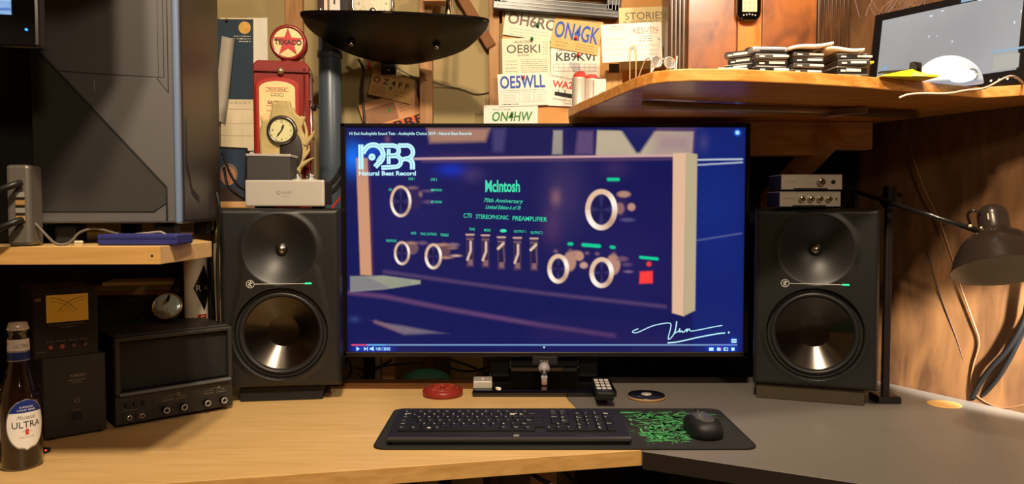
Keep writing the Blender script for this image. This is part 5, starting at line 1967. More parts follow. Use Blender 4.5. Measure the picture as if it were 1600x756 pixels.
# calendar with moon picture
NIGHT = mat('night_blue_print', (44, 62, 80), 0.6, var=0.2, scale=8)
MOON = mat('moon_print', (232, 180, 92), 0.6, var=0.3, scale=60)
def d_cal(m_, M_, w_, h_, k_):
    X_ = lambda px: (px - 371) * k_
    Z_ = lambda py: (134 - py) * k_
    m_.flat([(X_(340), Z_(157)), (X_(396), Z_(157)), (X_(396), Z_(34)), (X_(340), Z_(34))], NIGHT, M_)
    m_.disc(X_(383), Z_(47), 9.5 * k_, MOON, FR(0, -0.0012, 0))
    for i, y in enumerate((60, 64, 68)):
        m_.scribble(X_(366 + i * 4), Z_(y), X_(392), 1.6 * k_, WHITE, FR(0, -0.0012, 0), R)
    for y in (172, 194, 213):
        m_.ribbon([(X_(345), Z_(y)), (X_(396), Z_(y))], 0.5 * k_, GREYINK, M_)
    for x in (360, 378):
        m_.ribbon([(X_(x), Z_(168)), (X_(x), Z_(228))], 0.3 * k_, mat('fine_line', (190, 176, 150), 0.7) if 'fine_line' not in bpy.data.materials else bpy.data.materials['fine_line'], M_)
    m_.text('A U G U S T', X_(371), Z_(162), 3 * k_, GREYINK, M_, w=40 * k_)
card('wall_calendar', 'wall calendar with an orange moon over a night blue picture', 'calendar', 371, 132, 52, 204, -0.5, 2.148, CREAM, d_cal)
card('paper_sheet', 'plain white sheet hanging behind the right side of the calendar', 'paper', 404, 140, 30, 220, 0, 2.154, WHITE)
o_ = card('paper_sheet', 'pale curled sheet hanging between the computer tower and the calendar', 'paper', 353, 125, 20, 130, -7, 2.14, mat('grey_sheet', (176, 168, 156), 0.7), curl=0.015)
tag(MB().ball((0, 0, 0), 0.004, mat('brown_pin', (110, 60, 40), 0.4), 10, 8).build('push_pin', None, at(354, 31, 2.14)), 'brown push pin holding the calendar on the wall', 'push pin', 'push pins')
def d_portrait(m_, M_, w_, h_, k_):
    m_.flat([(-w_ * .46, -h_ * .46), (w_ * .46, -h_ * .46), (w_ * .46, h_ * .46), (-w_ * .46, h_ * .46)], mat('portrait_blue', (44, 60, 84), 0.5, var=0.2), M_)
    M2 = M_ @ Matrix.Translation((0, 0, 0.0006))
    m_.disc(0.002, -h_ * 0.42, 0.036, mat('portrait_coat', (60, 44, 40), 0.6), M2, 24, 1.0, 0.8)
    M3 = M_ @ Matrix.Translation((0, 0, 0.0012))
    m_.disc(0.0, 0.0, 0.026, mat('portrait_hair', (120, 104, 96), 0.6), M3, 28, 1.0, 1.15)
    M4 = M_ @ Matrix.Translation((0, 0, 0.0018))
    m_.disc(0.0, -0.006, 0.021, mat('portrait_skin', (176, 124, 98), 0.6, var=0.15, scale=60), M4, 28, 1.0, 1.25)
    M5 = M_ @ Matrix.Translation((0, 0, 0.0024))
    for s_ in (-1, 1):
        m_.disc(s_ * 0.008, 0.0, 0.0026, INK, M5, 12, 1.2, 0.6)
    m_.ribbon([(0, -0.002), (0.002, -0.011), (-0.001, -0.012)], 0.001, mat('portrait_shadow', (130, 84, 66), 0.6), M5)
    m_.ribbon([(-0.008, -0.019), (0, -0.0205), (0.008, -0.019)], 0.0018, REDINK, M5)
card('portrait_picture', 'dark blue portrait picture of a grey-haired person below the calendar', 'picture', 358, 272, 54, 84, -3, 2.10, BLKM, d_portrait, thick=0.006)
tag(MB().box((0, 0, 0), (0.20, 0.08, 0.018), PINED, 0.002).build('wall_ledge', None, at(352, 320, 2.115)), 'narrow brown wooden ledge under the portrait picture', 'ledge')

# blue-grey duct pipe
q = at(517, 250, 2.03)
t = thing('duct_pipe', 'thick blue-grey vertical pipe behind the left edge of the television', 'pipe', (q.x, 2.03, 0))
m = MB()
PIP = mat('pipe_blue_grey', (70, 80, 92), 0.35, 0.1, var=0.05)
m.cyl((0, 0, 0.0), (0, 0, 2.64), 17.5 * 2.03 / F, PIP, n=48)
m.build('pipe_body', t)
m = MB()
m.lathe([(0.0315, 0.0), (0.034, 0.004), (0.034, 0.020), (0.0315, 0.024)], PIP, Matrix.Translation((0, 0, at(517, 92, 2.03).z)), 48)
m.build('collar', t)

# glossy black boat-shaped bracket shelf --------------------------------
t_y0, t_y1 = 1.80, 2.10
near = at(615, 25, t_y0)
bx = near.x
t = thing('glossy_shelf', 'glossy black boat-shaped shelf on the wall above the television', 'shelf', (bx, t_y0, near.z))
k = t_y0 / F
tilt_ = math.atan2(at(615, 100, t_y1).z - near.z, t_y1 - t_y0)
Mt_ = Matrix.Rotation(tilt_, 4, 'X') @ Matrix.Rotation(radians(2.2), 4, 'Y')
L_ = (t_y1 - t_y0) / cos(tilt_)
ww = 139 * k
bo = [(-ww, 0.0), (-ww * 0.5, -0.012), (0, -0.016), (ww * 0.5, -0.012), (ww, 0.0), (ww * 1.07, 0.035), (ww * 1.0, 0.10), (ww * 0.84, L_ * 0.62), (ww * 0.55, L_ * 0.84), (ww * 0.2, L_ * 0.99), (0, L_), (-ww * 0.2, L_ * 0.98), (-ww * 0.58, L_ * 0.80), (-ww * 0.86, L_ * 0.52), (-ww * 1.0, 0.09), (-ww * 1.04, 0.03)]
bo = [(p_.x, p_.y) for p_ in smooth_path([Vector((x, y, 0)) for x, y in bo], 4, True)]
m = MB()
bo = [(x - 0.13 * y, y) for x, y in bo]
m.prism(bo, -0.003, 0.006, GLOSS, bev=0.002, M=Mt_)
cxb, cyb = -0.018, L_ * 0.46
vs, fs = [], []
NR = 10
for j in range(NR + 1):
    q_ = 1 - j / NR
    for (x, y) in bo:
        vs.append((cxb + (x - cxb) * q_ * 0.985, cyb + (y - cyb) * q_ * 0.985, -0.003 - 0.010 * (1 - q_ * q_)))
nb = len(bo)
for j in range(NR):
    for i in range(nb):
        i2 = (i + 1) % nb
        fs.append((j * nb + i, j * nb + i2, (j + 1) * nb + i2, (j + 1) * nb + i))
m.add(vs, fs, mat('satin_black_underside', (10, 9, 9), 0.3, spec=0.15), True, Mt_)
m.build('plate', t)
for s_ in (-0.52, 0.50):
    m = MB()
    Mk = Mt_ @ Matrix.Translation((s_ * ww - 0.018, 0.135, -0.010))
    m.lathe([(0.010, -0.006), (0.010, 0.0)], BLK, Mk, 20)
    m.lathe([(0.0, -0.014), (0.004, -0.013), (0.006, -0.009), (0.006, -0.006)], CHROME, Mk, 16)
    m.build('bolt', t)
m = MB()
zlow = at(610, 116, 2.13).z - near.z
m.box((-0.068, 2.135 - t_y0, (zlow + 0.02) / 2), (0.042, 0.012, 0.02 - zlow), BLK, 0.002)
m.box((-0.060, (2.135 + 1.98) / 2 - t_y0, at(610, 78, 2.0).z - near.z + 0.004), (0.042, 0.14, 0.014), BLK, 0.002)
m.build('wall_bracket', t)
for dz in (0.012, 0.038):
    MB().ball((-0.068, 2.129 - t_y0, zlow + dz), (0.004, 0.003, 0.004), CHROME, 14, 8).build('screw', t)
def ontop(px, Y):
    """world point on the upper face of the shelf plate under column px"""
    x = (px - 800) / F * Y
    v = (Mt_ @ Vector((x - bx, Y - t_y0, 0.0062)))
    v = Mt_ @ Vector((x - bx, (Y - t_y0) / cos(tilt_), 0.0068))
    return Vector((x, Y, near.z + v.z))
cols = [('book', (504, 8), (52, 26, 28), 0.16, 'dark maroon slim book standing on the glossy black shelf'),
        ('book', (512, 6), (226, 190, 168), 0.15, 'pinkish slim book standing beside the maroon one on the glossy shelf'),
        ('white_carton', (526, 17), (206, 200, 190), 0.17, 'white carton standing on the glossy black shelf'),
        ('black_carton', (541, 11), (26, 24, 28), 0.15, 'black carton standing left of the round dial on the glossy shelf')]
for nm, (px, wp), c_, hh, lab in cols:
    q = ontop(px, 1.86)
    t2 = thing(nm, lab, 'book' if nm == 'book' else 'box', q)
    w_ = wp * 1.86 / F
    MB().box((0, 0.03, hh / 2 + 0.003), (w_ - 0.001, 0.06, hh), mat(nm + '_cover', c_, 0.4), 0.0015).build('cover', t2)
    if nm == 'white_carton':
        m = MB()
        m.rect(0.0, 0.05, 0.004, 0.02, INK, FR(0, -0.0005, 0.003))
        m.build('printed_mark', t2)
# chrome stud lights at the plate's edge
for px, r__, lab in ((504, 0.006, 'small polished steel ball on the glossy shelf before the books'), (585, 0.0085, 'larger polished steel ball on the glossy shelf before the round dial')):
    q = ontop(px, 1.812)
    tag(MB().ball((0, 0, r__), r__, CHROME, 20, 12).build('steel_ball', None, q), lab, 'ball', 'polished steel balls on the glossy shelf')
# round dial clock
q = ontop(584, 1.87)
t2 = thing('round_dial_gauge', 'round chrome-rimmed dial standing on the glossy black shelf, cut by the top edge', 'gauge', q, 0)
rr = 33 * 1.87 / F
Mc = Matrix.Translation((0, 0.015, rr + 0.001)) @ Matrix.Rotation(pi / 2, 4, 'X')
MB().lathe([(rr * 0.92, -0.014), (rr, -0.010), (rr, 0.010), (rr * 0.97, 0.014), (rr * 0.90, 0.014), (rr * 0.88, 0.010)], CHROME, Mc, 56).build('rim', t2)
m = MB()
m.lathe([(rr * 0.90, 0.009), (0, 0.0092)], mat('dial_silver', (190, 184, 160), 0.4, 0.2, var=0.1), Mc, 48)
Mcf = FR(0, 0.0052, rr + 0.001)
for i in range(60):
    a = 2 * pi * i / 60
    l_ = 0.006 if i % 5 == 0 else 0.003
    m.ribbon([((rr * 0.86) * sin(a), (rr * 0.86) * cos(a)), ((rr * 0.86 - l_) * sin(a), (rr * 0.86 - l_) * cos(a))], 0.0008, GREYINK, Mcf)
for i in range(12):
    a = 2 * pi * i / 12
    m.text(str(i * 10), rr * 0.64 * sin(a), rr * 0.64 * cos(a), 0.005, GREYINK, Mcf, ang=-math.degrees(a))
m.ring(0, 0, rr * 0.45, rr * 0.47, BRASS, Mcf)
m.ribbon([(0.012, -0.020), (-0.018, 0.030)], 0.003, mat('dial_needle', (226, 214, 190), 0.3), FR(0, 0.0045, rr + 0.001))
m.build('dial', t2)
q = ontop(556, 1.825)
tag(MB().ball((0, 0, 0.003), (0.014, 0.010, 0.004), mat('yellow_cloth', (220, 180, 60), 0.7), 16, 8).build('yellow_disc', None, q), 'small flat yellow piece on the glossy shelf before the round dial', 'disc')
# pale domed base with a chrome post
q = ontop(700, 1.90)
t2 = thing('domed_stand', 'pale round domed base with a bright chrome post on the glossy shelf', 'stand', q, euler=(tilt_, radians(2.2), 0))
rr = 44 * 1.90 / F
m = MB()
m.lathe([(rr, 0.0004), (rr, 0.003), (rr * 0.8, 0.0105), (rr * 0.5, 0.0165), (rr * 0.15, 0.019), (0, 0.019)], mat('dome_beige', (190, 172, 146), 0.35, 0.2), None, 56)
m.build('dome_base', t2)
MB().cyl((0, 0, 0.017), (0, 0, 0.30), 5.2 * 1.9 / F, CHROME, n=24).build('post', t2)
cable('black_cable', [at(620, 106, 2.14), at(645, 120, 2.15), at(665, 125, 2.12), at(695, 134, 2.15), at(720, 139, 2.155), at(744, 147, 2.155), at(765, 144, 2.155)], 0.0014, BLK, 'thin dark cable running along the tan wall from the glossy shelf bracket')
cable('red_cable', [at(576, 97, 2.14), at(579, 109, 2.14)], 0.0035, mat('red_cable_skin', (190, 40, 36), 0.4), 'short red cable end hanging below the glossy shelf')
cable('black_cable', [at(560, 92, 2.12), at(568, 110, 2.13), at(566, 140, 2.13), at(570, 195, 2.12)], 0.004, mat('dusty_black', (50, 44, 40), 0.6), 'dusty black cable hanging behind the tan pinned card')
cable('red_cable', [at(516, 328, 1.70), at(524, 318, 1.74), at(535, 304, 1.80)], 0.0024, bpy.data.materials['red_cable_skin'], 'red cable slanting up behind the television beside the silver preamp')
for i, (a, b, lab) in enumerate((((505, 296), (540, 250), 'upper thick black cable between the silver preamp and television'), ((508, 306), (542, 268), 'lower thick black cable between the silver preamp and television'))):
    cable('black_cable', [at(a[0], a[1], 1.76), at((a[0] + b[0]) / 2 + 2, (a[1] + b[1]) / 2 + 6, 1.80), at(b[0], b[1], 1.84)], 0.006, mat('thick_cable_skin', (30, 30, 34), 0.35) if i == 0 else bpy.data.materials['thick_cable_skin'], lab)

# pinned cards ----------------------------------------------------------
BY = 2.124
def squig(m_, M_, x0, y0, x1, y1, n, m2, k_):
    for i in range(n):
        y = y0 + (y1 - y0) * i / max(1, n - 1)
        m_.scribble(x0, y, x1, 1.1 * k_, m2, M_, R)
g_cards = None
def d1(m_, M_, w_, h_, k_):
    m_.text('OH6RO', 0.004, 6 * k_, 17 * k_, mat('card_brown_letters', (126, 96, 96), 0.7), M_, w=76 * k_, bold=0.02, ang=-2)
    squig(m_, M_, -30 * k_, -8 * k_, 30 * k_, -17 * k_, 3, mat('faint_print', (176, 184, 170), 0.7), k_)
card('callsign_card', 'pale mint call sign card OH6RO pinned topmost on the wood panel', 'card', 829, 40, 82, 39, -8, BY, mat('mint_card', (206, 220, 198), 0.7, var=0.04), d1)
def d3(m_, M_, w_, h_, k_):
    m_.text('AUSTRIA', -4 * k_, 23 * k_, 4 * k_, INK, M_, w=28 * k_)
    m_.text('OE8KI', -4 * k_, 12.5 * k_, 13 * k_, mat('ash_letters', (92, 88, 82), 0.7), M_, w=52 * k_, bold=0.01)
    m_.text('30 HOURS', -4 * k_, 2.5 * k_, 3 * k_, INK, M_, w=18 * k_)
    squig(m_, M_, -32 * k_, -6 * k_, -14 * k_, -22 * k_, 4, GREYINK, k_)
    squig(m_, M_, -8 * k_, -4 * k_, 33 * k_, -23 * k_, 7, GREYINK, k_)
    squig(m_, M_, 26 * k_, 22 * k_, 34 * k_, 4 * k_, 6, GREYINK, k_)
card('callsign_card', 'cream call sign card OE8KI pinned under the mint card', 'card', 822, 89, 74, 58, 1, BY - 0.0022, mat('ivory_card', (232, 222, 194), 0.7, var=0.04), d3)
def d4(m_, M_, w_, h_, k_):
    m_.text('LAKE FOREST', -12 * k_, 18 * k_, 3 * k_, INK, M_, w=32 * k_)
    m_.text('KB9KVI', 0, 8 * k_, 13 * k_, mat('dark_grey_letters', (66, 62, 64), 0.6), M_, w=60 * k_, bold=0.02)
    for y in (-3, -8, -14):
        m_.ribbon([(-34 * k_, y * k_), (34 * k_, y * k_)], 0.5 * k_, GREYINK, M_)
    for x in range(-34, 35, 8):
        m_.ribbon([(x * k_, -3 * k_), (x * k_, -14 * k_)], 0.4 * k_, GREYINK, M_)
    m_.flat([(-10 * k_, 0), (6 * k_, -1 * k_), (8 * k_, -12 * k_), (0, -20 * k_), (-8 * k_, -8 * k_)], mat('grey_print_map', (190, 188, 184), 0.7), M_)
card('callsign_card', 'white call sign card KB9KVI pinned below the blue lettered card', 'card', 899, 97, 76, 48, 0, BY - 0.0005, WHITE, d4)
def d5(m_, M_, w_, h_, k_):
    m_.text('SCHENECTADY', -16 * k_, 20 * k_, 3 * k_, INK, M_, w=34 * k_, ang=-8)
    m_.text('WA2', -14 * k_, 9 * k_, 11 * k_, REDINK, M_, w=32 * k_, bold=0.03, ang=-3)
    m_.flat([(-26 * k_, -2 * k_), (20 * k_, -7 * k_), (20 * k_, -11 * k_), (10 * k_, -13 * k_), (-26 * k_, -8 * k_)], INK, M_)
    for x in (-20, -10, 2):
        m_.rect(x * k_, -2 * k_, 1.2 * k_, 7 * k_, INK, M_)
    m_.text('STANLEY M', -14 * k_, -14.5 * k_, 3 * k_, INK, M_, w=28 * k_, ang=-6)
    squig(m_, M_, -10 * k_, -20 * k_, 10 * k_, -20 * k_, 1, INK, k_)
card('callsign_card', 'white card with red letters WA and a dark boat print behind the metal cans', 'card', 893, 142, 78, 48, -2.5, BY - 0.0012, WHITE, d5)
def d2(m_, M_, w_, h_, k_):
    m_.text('ON4GK', 0, 3 * k_, 26 * k_, BLUEINK, M_, w=69 * k_, bold=0.02)
    squig(m_, M_, -34 * k_, 23 * k_, 34 * k_, 23 * k_, 1, GREYINK, k_)
    squig(m_, M_, -30 * k_, -16 * k_, -12 * k_, -21 * k_, 2, mat('brown_ink', (130, 90, 50), 0.7), k_)
    squig(m_, M_, 2 * k_, -14 * k_, 30 * k_, -22 * k_, 3, bpy.data.materials['brown_ink'], k_)
card('callsign_card', 'tan call sign card ON4GK in large blue letters', 'card', 901, 54, 75, 52, -10.5, BY - 0.004, mat('kraft_card', (216, 178, 112), 0.7, var=0.04), d2)
def d6(m_, M_, w_, h_, k_):
    m_.text('OE5WLL', 0, 12 * k_, 20 * k_, BLUEINK, M_, w=70 * k_, bold=0.025)
    squig(m_, M_, -34 * k_, -1 * k_, 34 * k_, -1 * k_, 1, GREYINK, k_)
    for x0_, x1_ in ((-34, -6), (-2, 16), (18, 35)):
        m_.ribbon([(x0_ * k_, -4 * k_), (x1_ * k_, -4 * k_), (x1_ * k_, -19 * k_), (x0_ * k_, -19 * k_)], 0.4 * k_, GREYINK, M_, True)
        for j in range(3):
            m_.ribbon([((x0_ + 3 + i * 2) * k_, (-8 - j * 4 + (1.2 if i % 2 else -1.2)) * k_) for i in range(max(3, int((x1_ - x0_ - 5) / 2)))], 0.5 * k_, GREYINK, M_)
    m_.scribble(-34 * k_, -22 * k_, -8 * k_, 1.5 * k_, INK, M_, R)
card('callsign_card', 'white call sign card OE5WLL in bold blue letters, left of the metal cans', 'card', 817, 140, 77, 50, 2.2, BY - 0.0045, WHITE, d6)
def d7(m_, M_, w_, h_, k_):
    m_.text('ON4HW', 2 * k_, 8 * k_, 15 * k_, GREENINK, M_, w=62 * k_, bold=0.02, shear=0.15, ang=1)
    m_.scribble(-28 * k_, 18.5 * k_, 0, 1.4 * k_, GREYINK, M_, R)
card('callsign_card', 'white call sign card ON4HW in green letters just above the television', 'card', 798, 190, 84, 50, -0.5, BY - 0.002, WHITE, d7)
for i, (px, py, c_, lab) in enumerate(((840, 40, (24, 120, 60), 'green push pin in the mint card'), (831, 61, (24, 120, 60), 'green push pin at the top of the cream card'), (800, 177, (30, 140, 50), 'green push pin in the green lettered card'),
                                       (899, 61, (200, 44, 34), 'red push pin in the tan blue lettered card'), (903, 86, (200, 44, 34), 'red push pin above the white grey-lettered card'), (818, 120, (200, 44, 34), 'red push pin at the top of the white blue-lettered card'))):
    nm = 'pin_green' if c_[1] > 100 else 'pin_red'
    pm = bpy.data.materials.get(nm) or mat(nm, c_, 0.3)
    m = MB()
    Mp = Matrix.Rotation(pi / 2, 4, 'X') @ Matrix.Scale(0.8, 4)
    m.lathe([(0.0055, 0.0), (0.0055, 0.0015), (0.0028, 0.003), (0.0028, 0.009), (0.0050, 0.0115), (0.0050, 0.013), (0, 0.0135)], pm, Mp, 16)
    tag(m.build('push_pin', None, at(px, py, BY - 0.005), (0.3 * (i % 3 - 1), 0, 0)), lab, 'push pin', 'push pins')
def d8(m_, M_, w_, h_, k_):
    m_.text('GREETINGS FROM', -22 * k_, 25 * k_, 2.2 * k_, INK, M_, w=20 * k_)
    m_.text('West Mountain', -22 * k_, 21 * k_, 3.4 * k_, GREYINK, M_, w=26 * k_)
    m_.text('KE5UTN', 22 * k_, 18 * k_, 8 * k_, mat('orange_red_letters', (210, 106, 70), 0.6), M_, w=38 * k_, bold=0.0)
    m_.ribbon([(2 * k_, 12.5 * k_), (42 * k_, 12.5 * k_)], 0.6 * k_, bpy.data.materials['orange_red_letters'], M_)
    for y in (8, 4.5, 1):
        m_.scribble(12 * k_, y * k_, 32 * k_, 1.6 * k_, GREYINK, M_, R)
    PN = mat('pink_handwriting', (214, 140, 130), 0.7)
    for j, (xa, xb) in enumerate(((-40, -8), (-34, -12), (-42, -6), (-38, -10))):
        m_.ribbon([((xa + i * 1.6) * k_, (6 - j * 8 + R.uniform(-1.6, 1.6)) * k_) for i in range(int((xb - xa) / 1.6))], 0.6 * k_, PN, M_)
    for j in range(3):
        m_.ribbon([((2 + i * 1.6) * k_, (-6 - j * 7 + R.uniform(-1.6, 1.6)) * k_) for i in range(24)], 0.6 * k_, PN, M_)
    m_.ribbon([(-1 * k_, 28 * k_), (-1.5 * k_, -28 * k_)], 0.4 * k_, mat('crease', (200, 194, 184), 0.7), M_)
KY = 1.93
def d9(m_, M_, w_, h_, k_):
    m_.text('STORIES', 2 * k_, 34 * k_, 11 * k_, mat('bookplate_brown', (110, 90, 70), 0.6), M_, w=61 * k_)
    m_.text('IN HIS OWN WORDS', 0, 24.5 * k_, 5 * k_, bpy.data.materials['bookplate_brown'], M_, w=62 * k_)
q = at(1006, 62, 2.02)
KB2 = SZ1 + 0.0004
o_ = card('stories_booklet', 'cream booklet titled STORIES standing behind the folded white card', 'booklet', 1006, 60, 76, 94, 2, 2.03, mat('booklet_cream', (212, 190, 134), 0.6, var=0.04), d9, thick=0.01)
o_ = card('callsign_card', 'folded white card KE5UTN with pink handwriting held by the wire clip', 'card', 987, 66, 93, 58, 3, KY, WHITE, d8)
# small tan box with a dark window under the folded card
t2 = thing('small_tan_box', 'small tan box with a dark window under the folded white card', 'box', (at(960, 100, 2.0).x, 2.0, SZ1), 0)
m = MB()
m.box((0, 0.02, 0.07), (0.045, 0.03, 0.14), mat('tan_box', (198, 150, 84), 0.6), 0.002)
m.build('body', t2)
m = MB()
m.rect(0, at(960, 106, 2.0).z - SZ1, 16 * 2 / F, 14 * 2 / F, mat('dark_window', (60, 44, 20), 0.3), FR(0, 0.0046, 0))
m.build('window', t2)
# wire clip holder
t2 = thing('wire_card_clip', 'pale wire card clip holding the folded white card', 'clip', (at(989, 100, 1.92).x, 1.92, SZ1))
zc = at(989, 76, 1.92).z - SZ1
m = MB()
m.tube([(-0.008, 0, 0.001), (-0.0078, 0, zc * 0.6), (-0.0065, 0, zc), (0.0065, 0, zc), (0.0078, 0, zc * 0.6), (0.008, 0, 0.001)], 0.0016, mat('pale_wire', (206, 178, 130), 0.35, 0.4), 8, 5)
m.box((0, 0.01, 0.0012), (0.026, 0.03, 0.0024), STEEL, 0.001)
m.build('wire', t2)

# left group of pinned cards
OY = 2.14
def da(m_, M_, w_, h_, k_):
    m_.text('O Z 4 F F', -2 * k_, 6 * k_, 9 * k_, INK, M_, w=56 * k_, bold=0.015)
    m_.text('BORNHOLM ISLAND', -6 * k_, 15 * k_, 2.4 * k_, INK, M_, w=30 * k_)
    m_.flat([(-1 * k_, -7 * k_), (2 * k_, -1 * k_), (-1 * k_, 5 * k_ - 4 * k_), (-4 * k_, -1 * k_)], GREENINK, M_)
    squig(m_, M_, -28 * k_, -4 * k_, -8 * k_, -14 * k_, 4, bpy.data.materials['brown_ink'], k_)
    squig(m_, M_, 6 * k_, -5 * k_, 28 * k_, -11 * k_, 2, bpy.data.materials['brown_ink'], k_)
def db(m_, M_, w_, h_, k_):
    m_.rect(-16 * k_, 4 * k_, 50 * k_, 27 * k_, mat('faded_photo', (150, 104, 72), 0.6, var=0.3, scale=30), M_)
    m_.rect(2 * k_, -20 * k_, 86 * k_, 15 * k_, mat('orange_band', (216, 92, 36), 0.6), M_)
    m_.text('RRE', 22 * k_, -19 * k_, 13 * k_, INK, M_ @ Matrix.Translation((0, 0, 0.0005)), w=46 * k_, bold=0.02)
    squig(m_, M_, 14 * k_, 10 * k_, 38 * k_, 0 * k_, 3, bpy.data.materials['brown_ink'], k_)
    m_.disc(-2 * k_, 6 * k_, 2.6 * k_, GREENINK, M_ @ Matrix.Translation((0, 0, 0.0006)), 8)
card('callsign_card', 'peach card with an orange band pinned below the tan card, left', 'card', 612, 178, 92, 56, 17, OY, mat('peach_card', (212, 150, 104), 0.7), db)
card('callsign_card', 'tan call sign card OZ4FF pinned below the glossy shelf', 'card', 612, 136, 67, 38, -13.5, OY - 0.004, TANP, da)

# picture frame at the top
def quadbox(name, P, m_):
    pass
FRM = mat('frame_black', (30, 28, 30), 0.25, coat=0.4)
FRS = mat('frame_silver_line', (104, 102, 100), 0.3, 0.6)
fy = 2.10
q = at(869, 12, fy)
t2 = thing('picture_frame', 'black picture frame with silver lines cut by the top edge of the view', 'picture frame', (q.x, fy, q.z), 0)
t2.rotation_euler = (0, radians(4.5), 0)
k_ = fy / F
fw = 196 * k_
fh = 0.26
m = MB()
for (cx, cz, sx_, sz_) in ((0, 0.002, fw, 22 * k_), (0, fh, fw, 22 * k_), (-fw / 2 + 11 * k_, fh / 2, 22 * k_, fh), (fw / 2 - 11 * k_, fh / 2, 22 * k_, fh)):
    m.box((cx, 0.008, cz), (sx_, 0.026, sz_), FRM, 0.003)
for off in (2, 7, 12, 18):
    m.box((0, -0.006, (-9 + off) * k_), (fw - 2 * off * k_, 0.002, 0.7 * k_), FRS)
    for s_ in (-1, 1):
        m.box((s_ * (fw / 2 - off * k_), -0.006, fh / 2), (1.0 * k_, 0.002, fh - 2 * off * k_ * 0 - 0.01), FRS)
m.build('frame', t2)
m = MB()
m.box((0, 0.012, fh / 2), (fw - 40 * k_, 0.004, fh - 40 * k_), mat('picture_mat_board', (120, 110, 96), 0.7))
m.build('picture', t2)
# ------------------------------------------------------------------ things on the pine shelf
# metal cans with red lids
CANY = 1.80
for px, lab, hh, s_ in ((904, 'left silver can with a red pad above it on the pine shelf', 40, 0), (924, 'right silver can with a red rim beside the white block', 38, 1)):
    q = at(px, 140, CANY)
    t2 = thing('silver_can', lab, 'can', (q.x, CANY, SZ1), 0, 'silver cans with red tops on the pine shelf')
    zt2 = at(px, 124 if s_ else 122, CANY).z - SZ1
    rr = 10.5 * CANY / F
    MB().lathe([(0, 0), (rr, 0), (rr, 0.002), (rr * 0.97, 0.004), (rr * 0.97, zt2 - 0.004), (rr, zt2 - 0.002), (rr, zt2), (rr * 0.9, zt2), (rr * 0.9, zt2 - 0.004), (0, zt2 - 0.004)], STEEL, None, 32).build('can_body', t2)
    RP = bpy.data.materials.get('red_pad') or mat('red_pad', (206, 58, 48), 0.6)
    m = MB()
    if s_ == 0:
        Mq = Matrix.Translation((0.002, 0.004, zt2 + 0.006)) @ Matrix.Rotation(radians(38), 4, 'X') @ Matrix.Rotation(radians(-20), 4, 'Y')
        m.lathe([(0.0, -0.004), (rr * 0.9, -0.004), (rr, 0), (rr * 0.9, 0.004), (0, 0.005)], RP, Mq, 28)
    else:
        m.lathe([(rr * 0.88, zt2 - 0.003), (rr * 0.98, zt2 + 0.004), (rr * 0.7, zt2 + 0.010), (0, zt2 + 0.011)], RP, None, 28)
    m.build('red_top', t2)
q = at(944 - 5, 140, 1.78)
t2 = thing('white_block', 'pale grey standing block beside the silver cans on the pine shelf', 'block', (q.x - 0.003, 1.775, SZ1))
MB().box((0, 0.012, (at(939, 123, 1.775).z - SZ1) / 2), (19 * 1.78 / F, 0.024, at(939, 123, 1.775).z - SZ1), mat('pale_block', (196, 196, 186), 0.5), 0.002).build('block', t2)
# papers stacked beside
zq = SZ1 + 0.0002
labs = ['lowest white booklet of the stack beside the silver cans', 'second white booklet of the stack beside the silver cans', 'third white booklet of the stack beside the silver cans', 'fourth white booklet of the stack beside the silver cans', 'topmost white booklet of the stack under the folded card']
for i, lab in enumerate(labs):
    t2 = thing('white_booklet', lab, 'booklet', (at(968, 140, 1.76).x + R.uniform(-0.004, 0.004), 1.76, zq), 28 + R.uniform(-5, 5), 'white booklets stacked beside the silver cans')
    hh = 0.0085
    m = MB()
    m.box((0.0, 0.0, hh / 2), (0.075, 0.105, hh * 0.8), WHITE)
    m.build('pages', t2)
    m = MB()
    for z_ in (hh * 0.06, hh * 0.94):
        m.box((0, 0, z_), (0.077, 0.107, hh * 0.1), mat('booklet_cover', (214, 212, 206), 0.35) if 'booklet_cover' not in bpy.data.materials else bpy.data.materials['booklet_cover'])
    m.box((-0.0383, 0, hh / 2), (0.0012, 0.107, hh), bpy.data.materials['booklet_cover'])
    m.build('cover', t2)
    zq += hh + 0.0002
# glasses / clear bag of tools and a red stick, at the bend of the shelf
q = at(1040, 100, 1.55)
t2 = thing('reading_glasses', 'clear reading glasses standing on the bend of the pine shelf', 'glasses', (at(1036, 100, 1.5).x, 1.50, SZ1), 25)
m = MB()
GLF = mat('clear_frame', (200, 200, 196), 0.15, 0.5)
zg = at(1036, 97, 1.5).z - SZ1
for s_ in (-1, 1):
    m.tube([(s_ * 0.016 + 0.013 * cos(2 * pi * i / 16), 0, zg + 0.011 * sin(2 * pi * i / 16)) for i in range(16)], 0.0016, GLF, 8, 2, True)
    m.tube([(s_ * 0.029, 0, zg + 0.004), (s_ * 0.031, 0.02, zg + 0.002), (s_ * 0.028, 0.06, 0.012), (s_ * 0.025, 0.075, 0.002)], 0.0013, GLF, 6)
m.tube([(-0.004, 0, zg + 0.003), (0, -0.002, zg + 0.006), (0.004, 0, zg + 0.003)], 0.0014, GLF, 6)
m.tube([(-0.028, 0.0, zg - 0.005), (-0.030, 0.002, 0.001)], 0.0018, GLF, 6, 0)
m.tube([(0.028, 0.0, zg - 0.005), (0.030, 0.002, 0.001)], 0.0018, GLF, 6, 0)
m.build('frame', t2)
m = MB()
LN = mat('lens_clear', (235, 238, 236), 0.05, 0.0, trans=0.8)
for s_ in (-1, 1):
    m.disc(s_ * 0.016, 0, 0.0125, LN, FR(0, 0, zg), 24, 1, 0.85)
m.build('lens', t2)
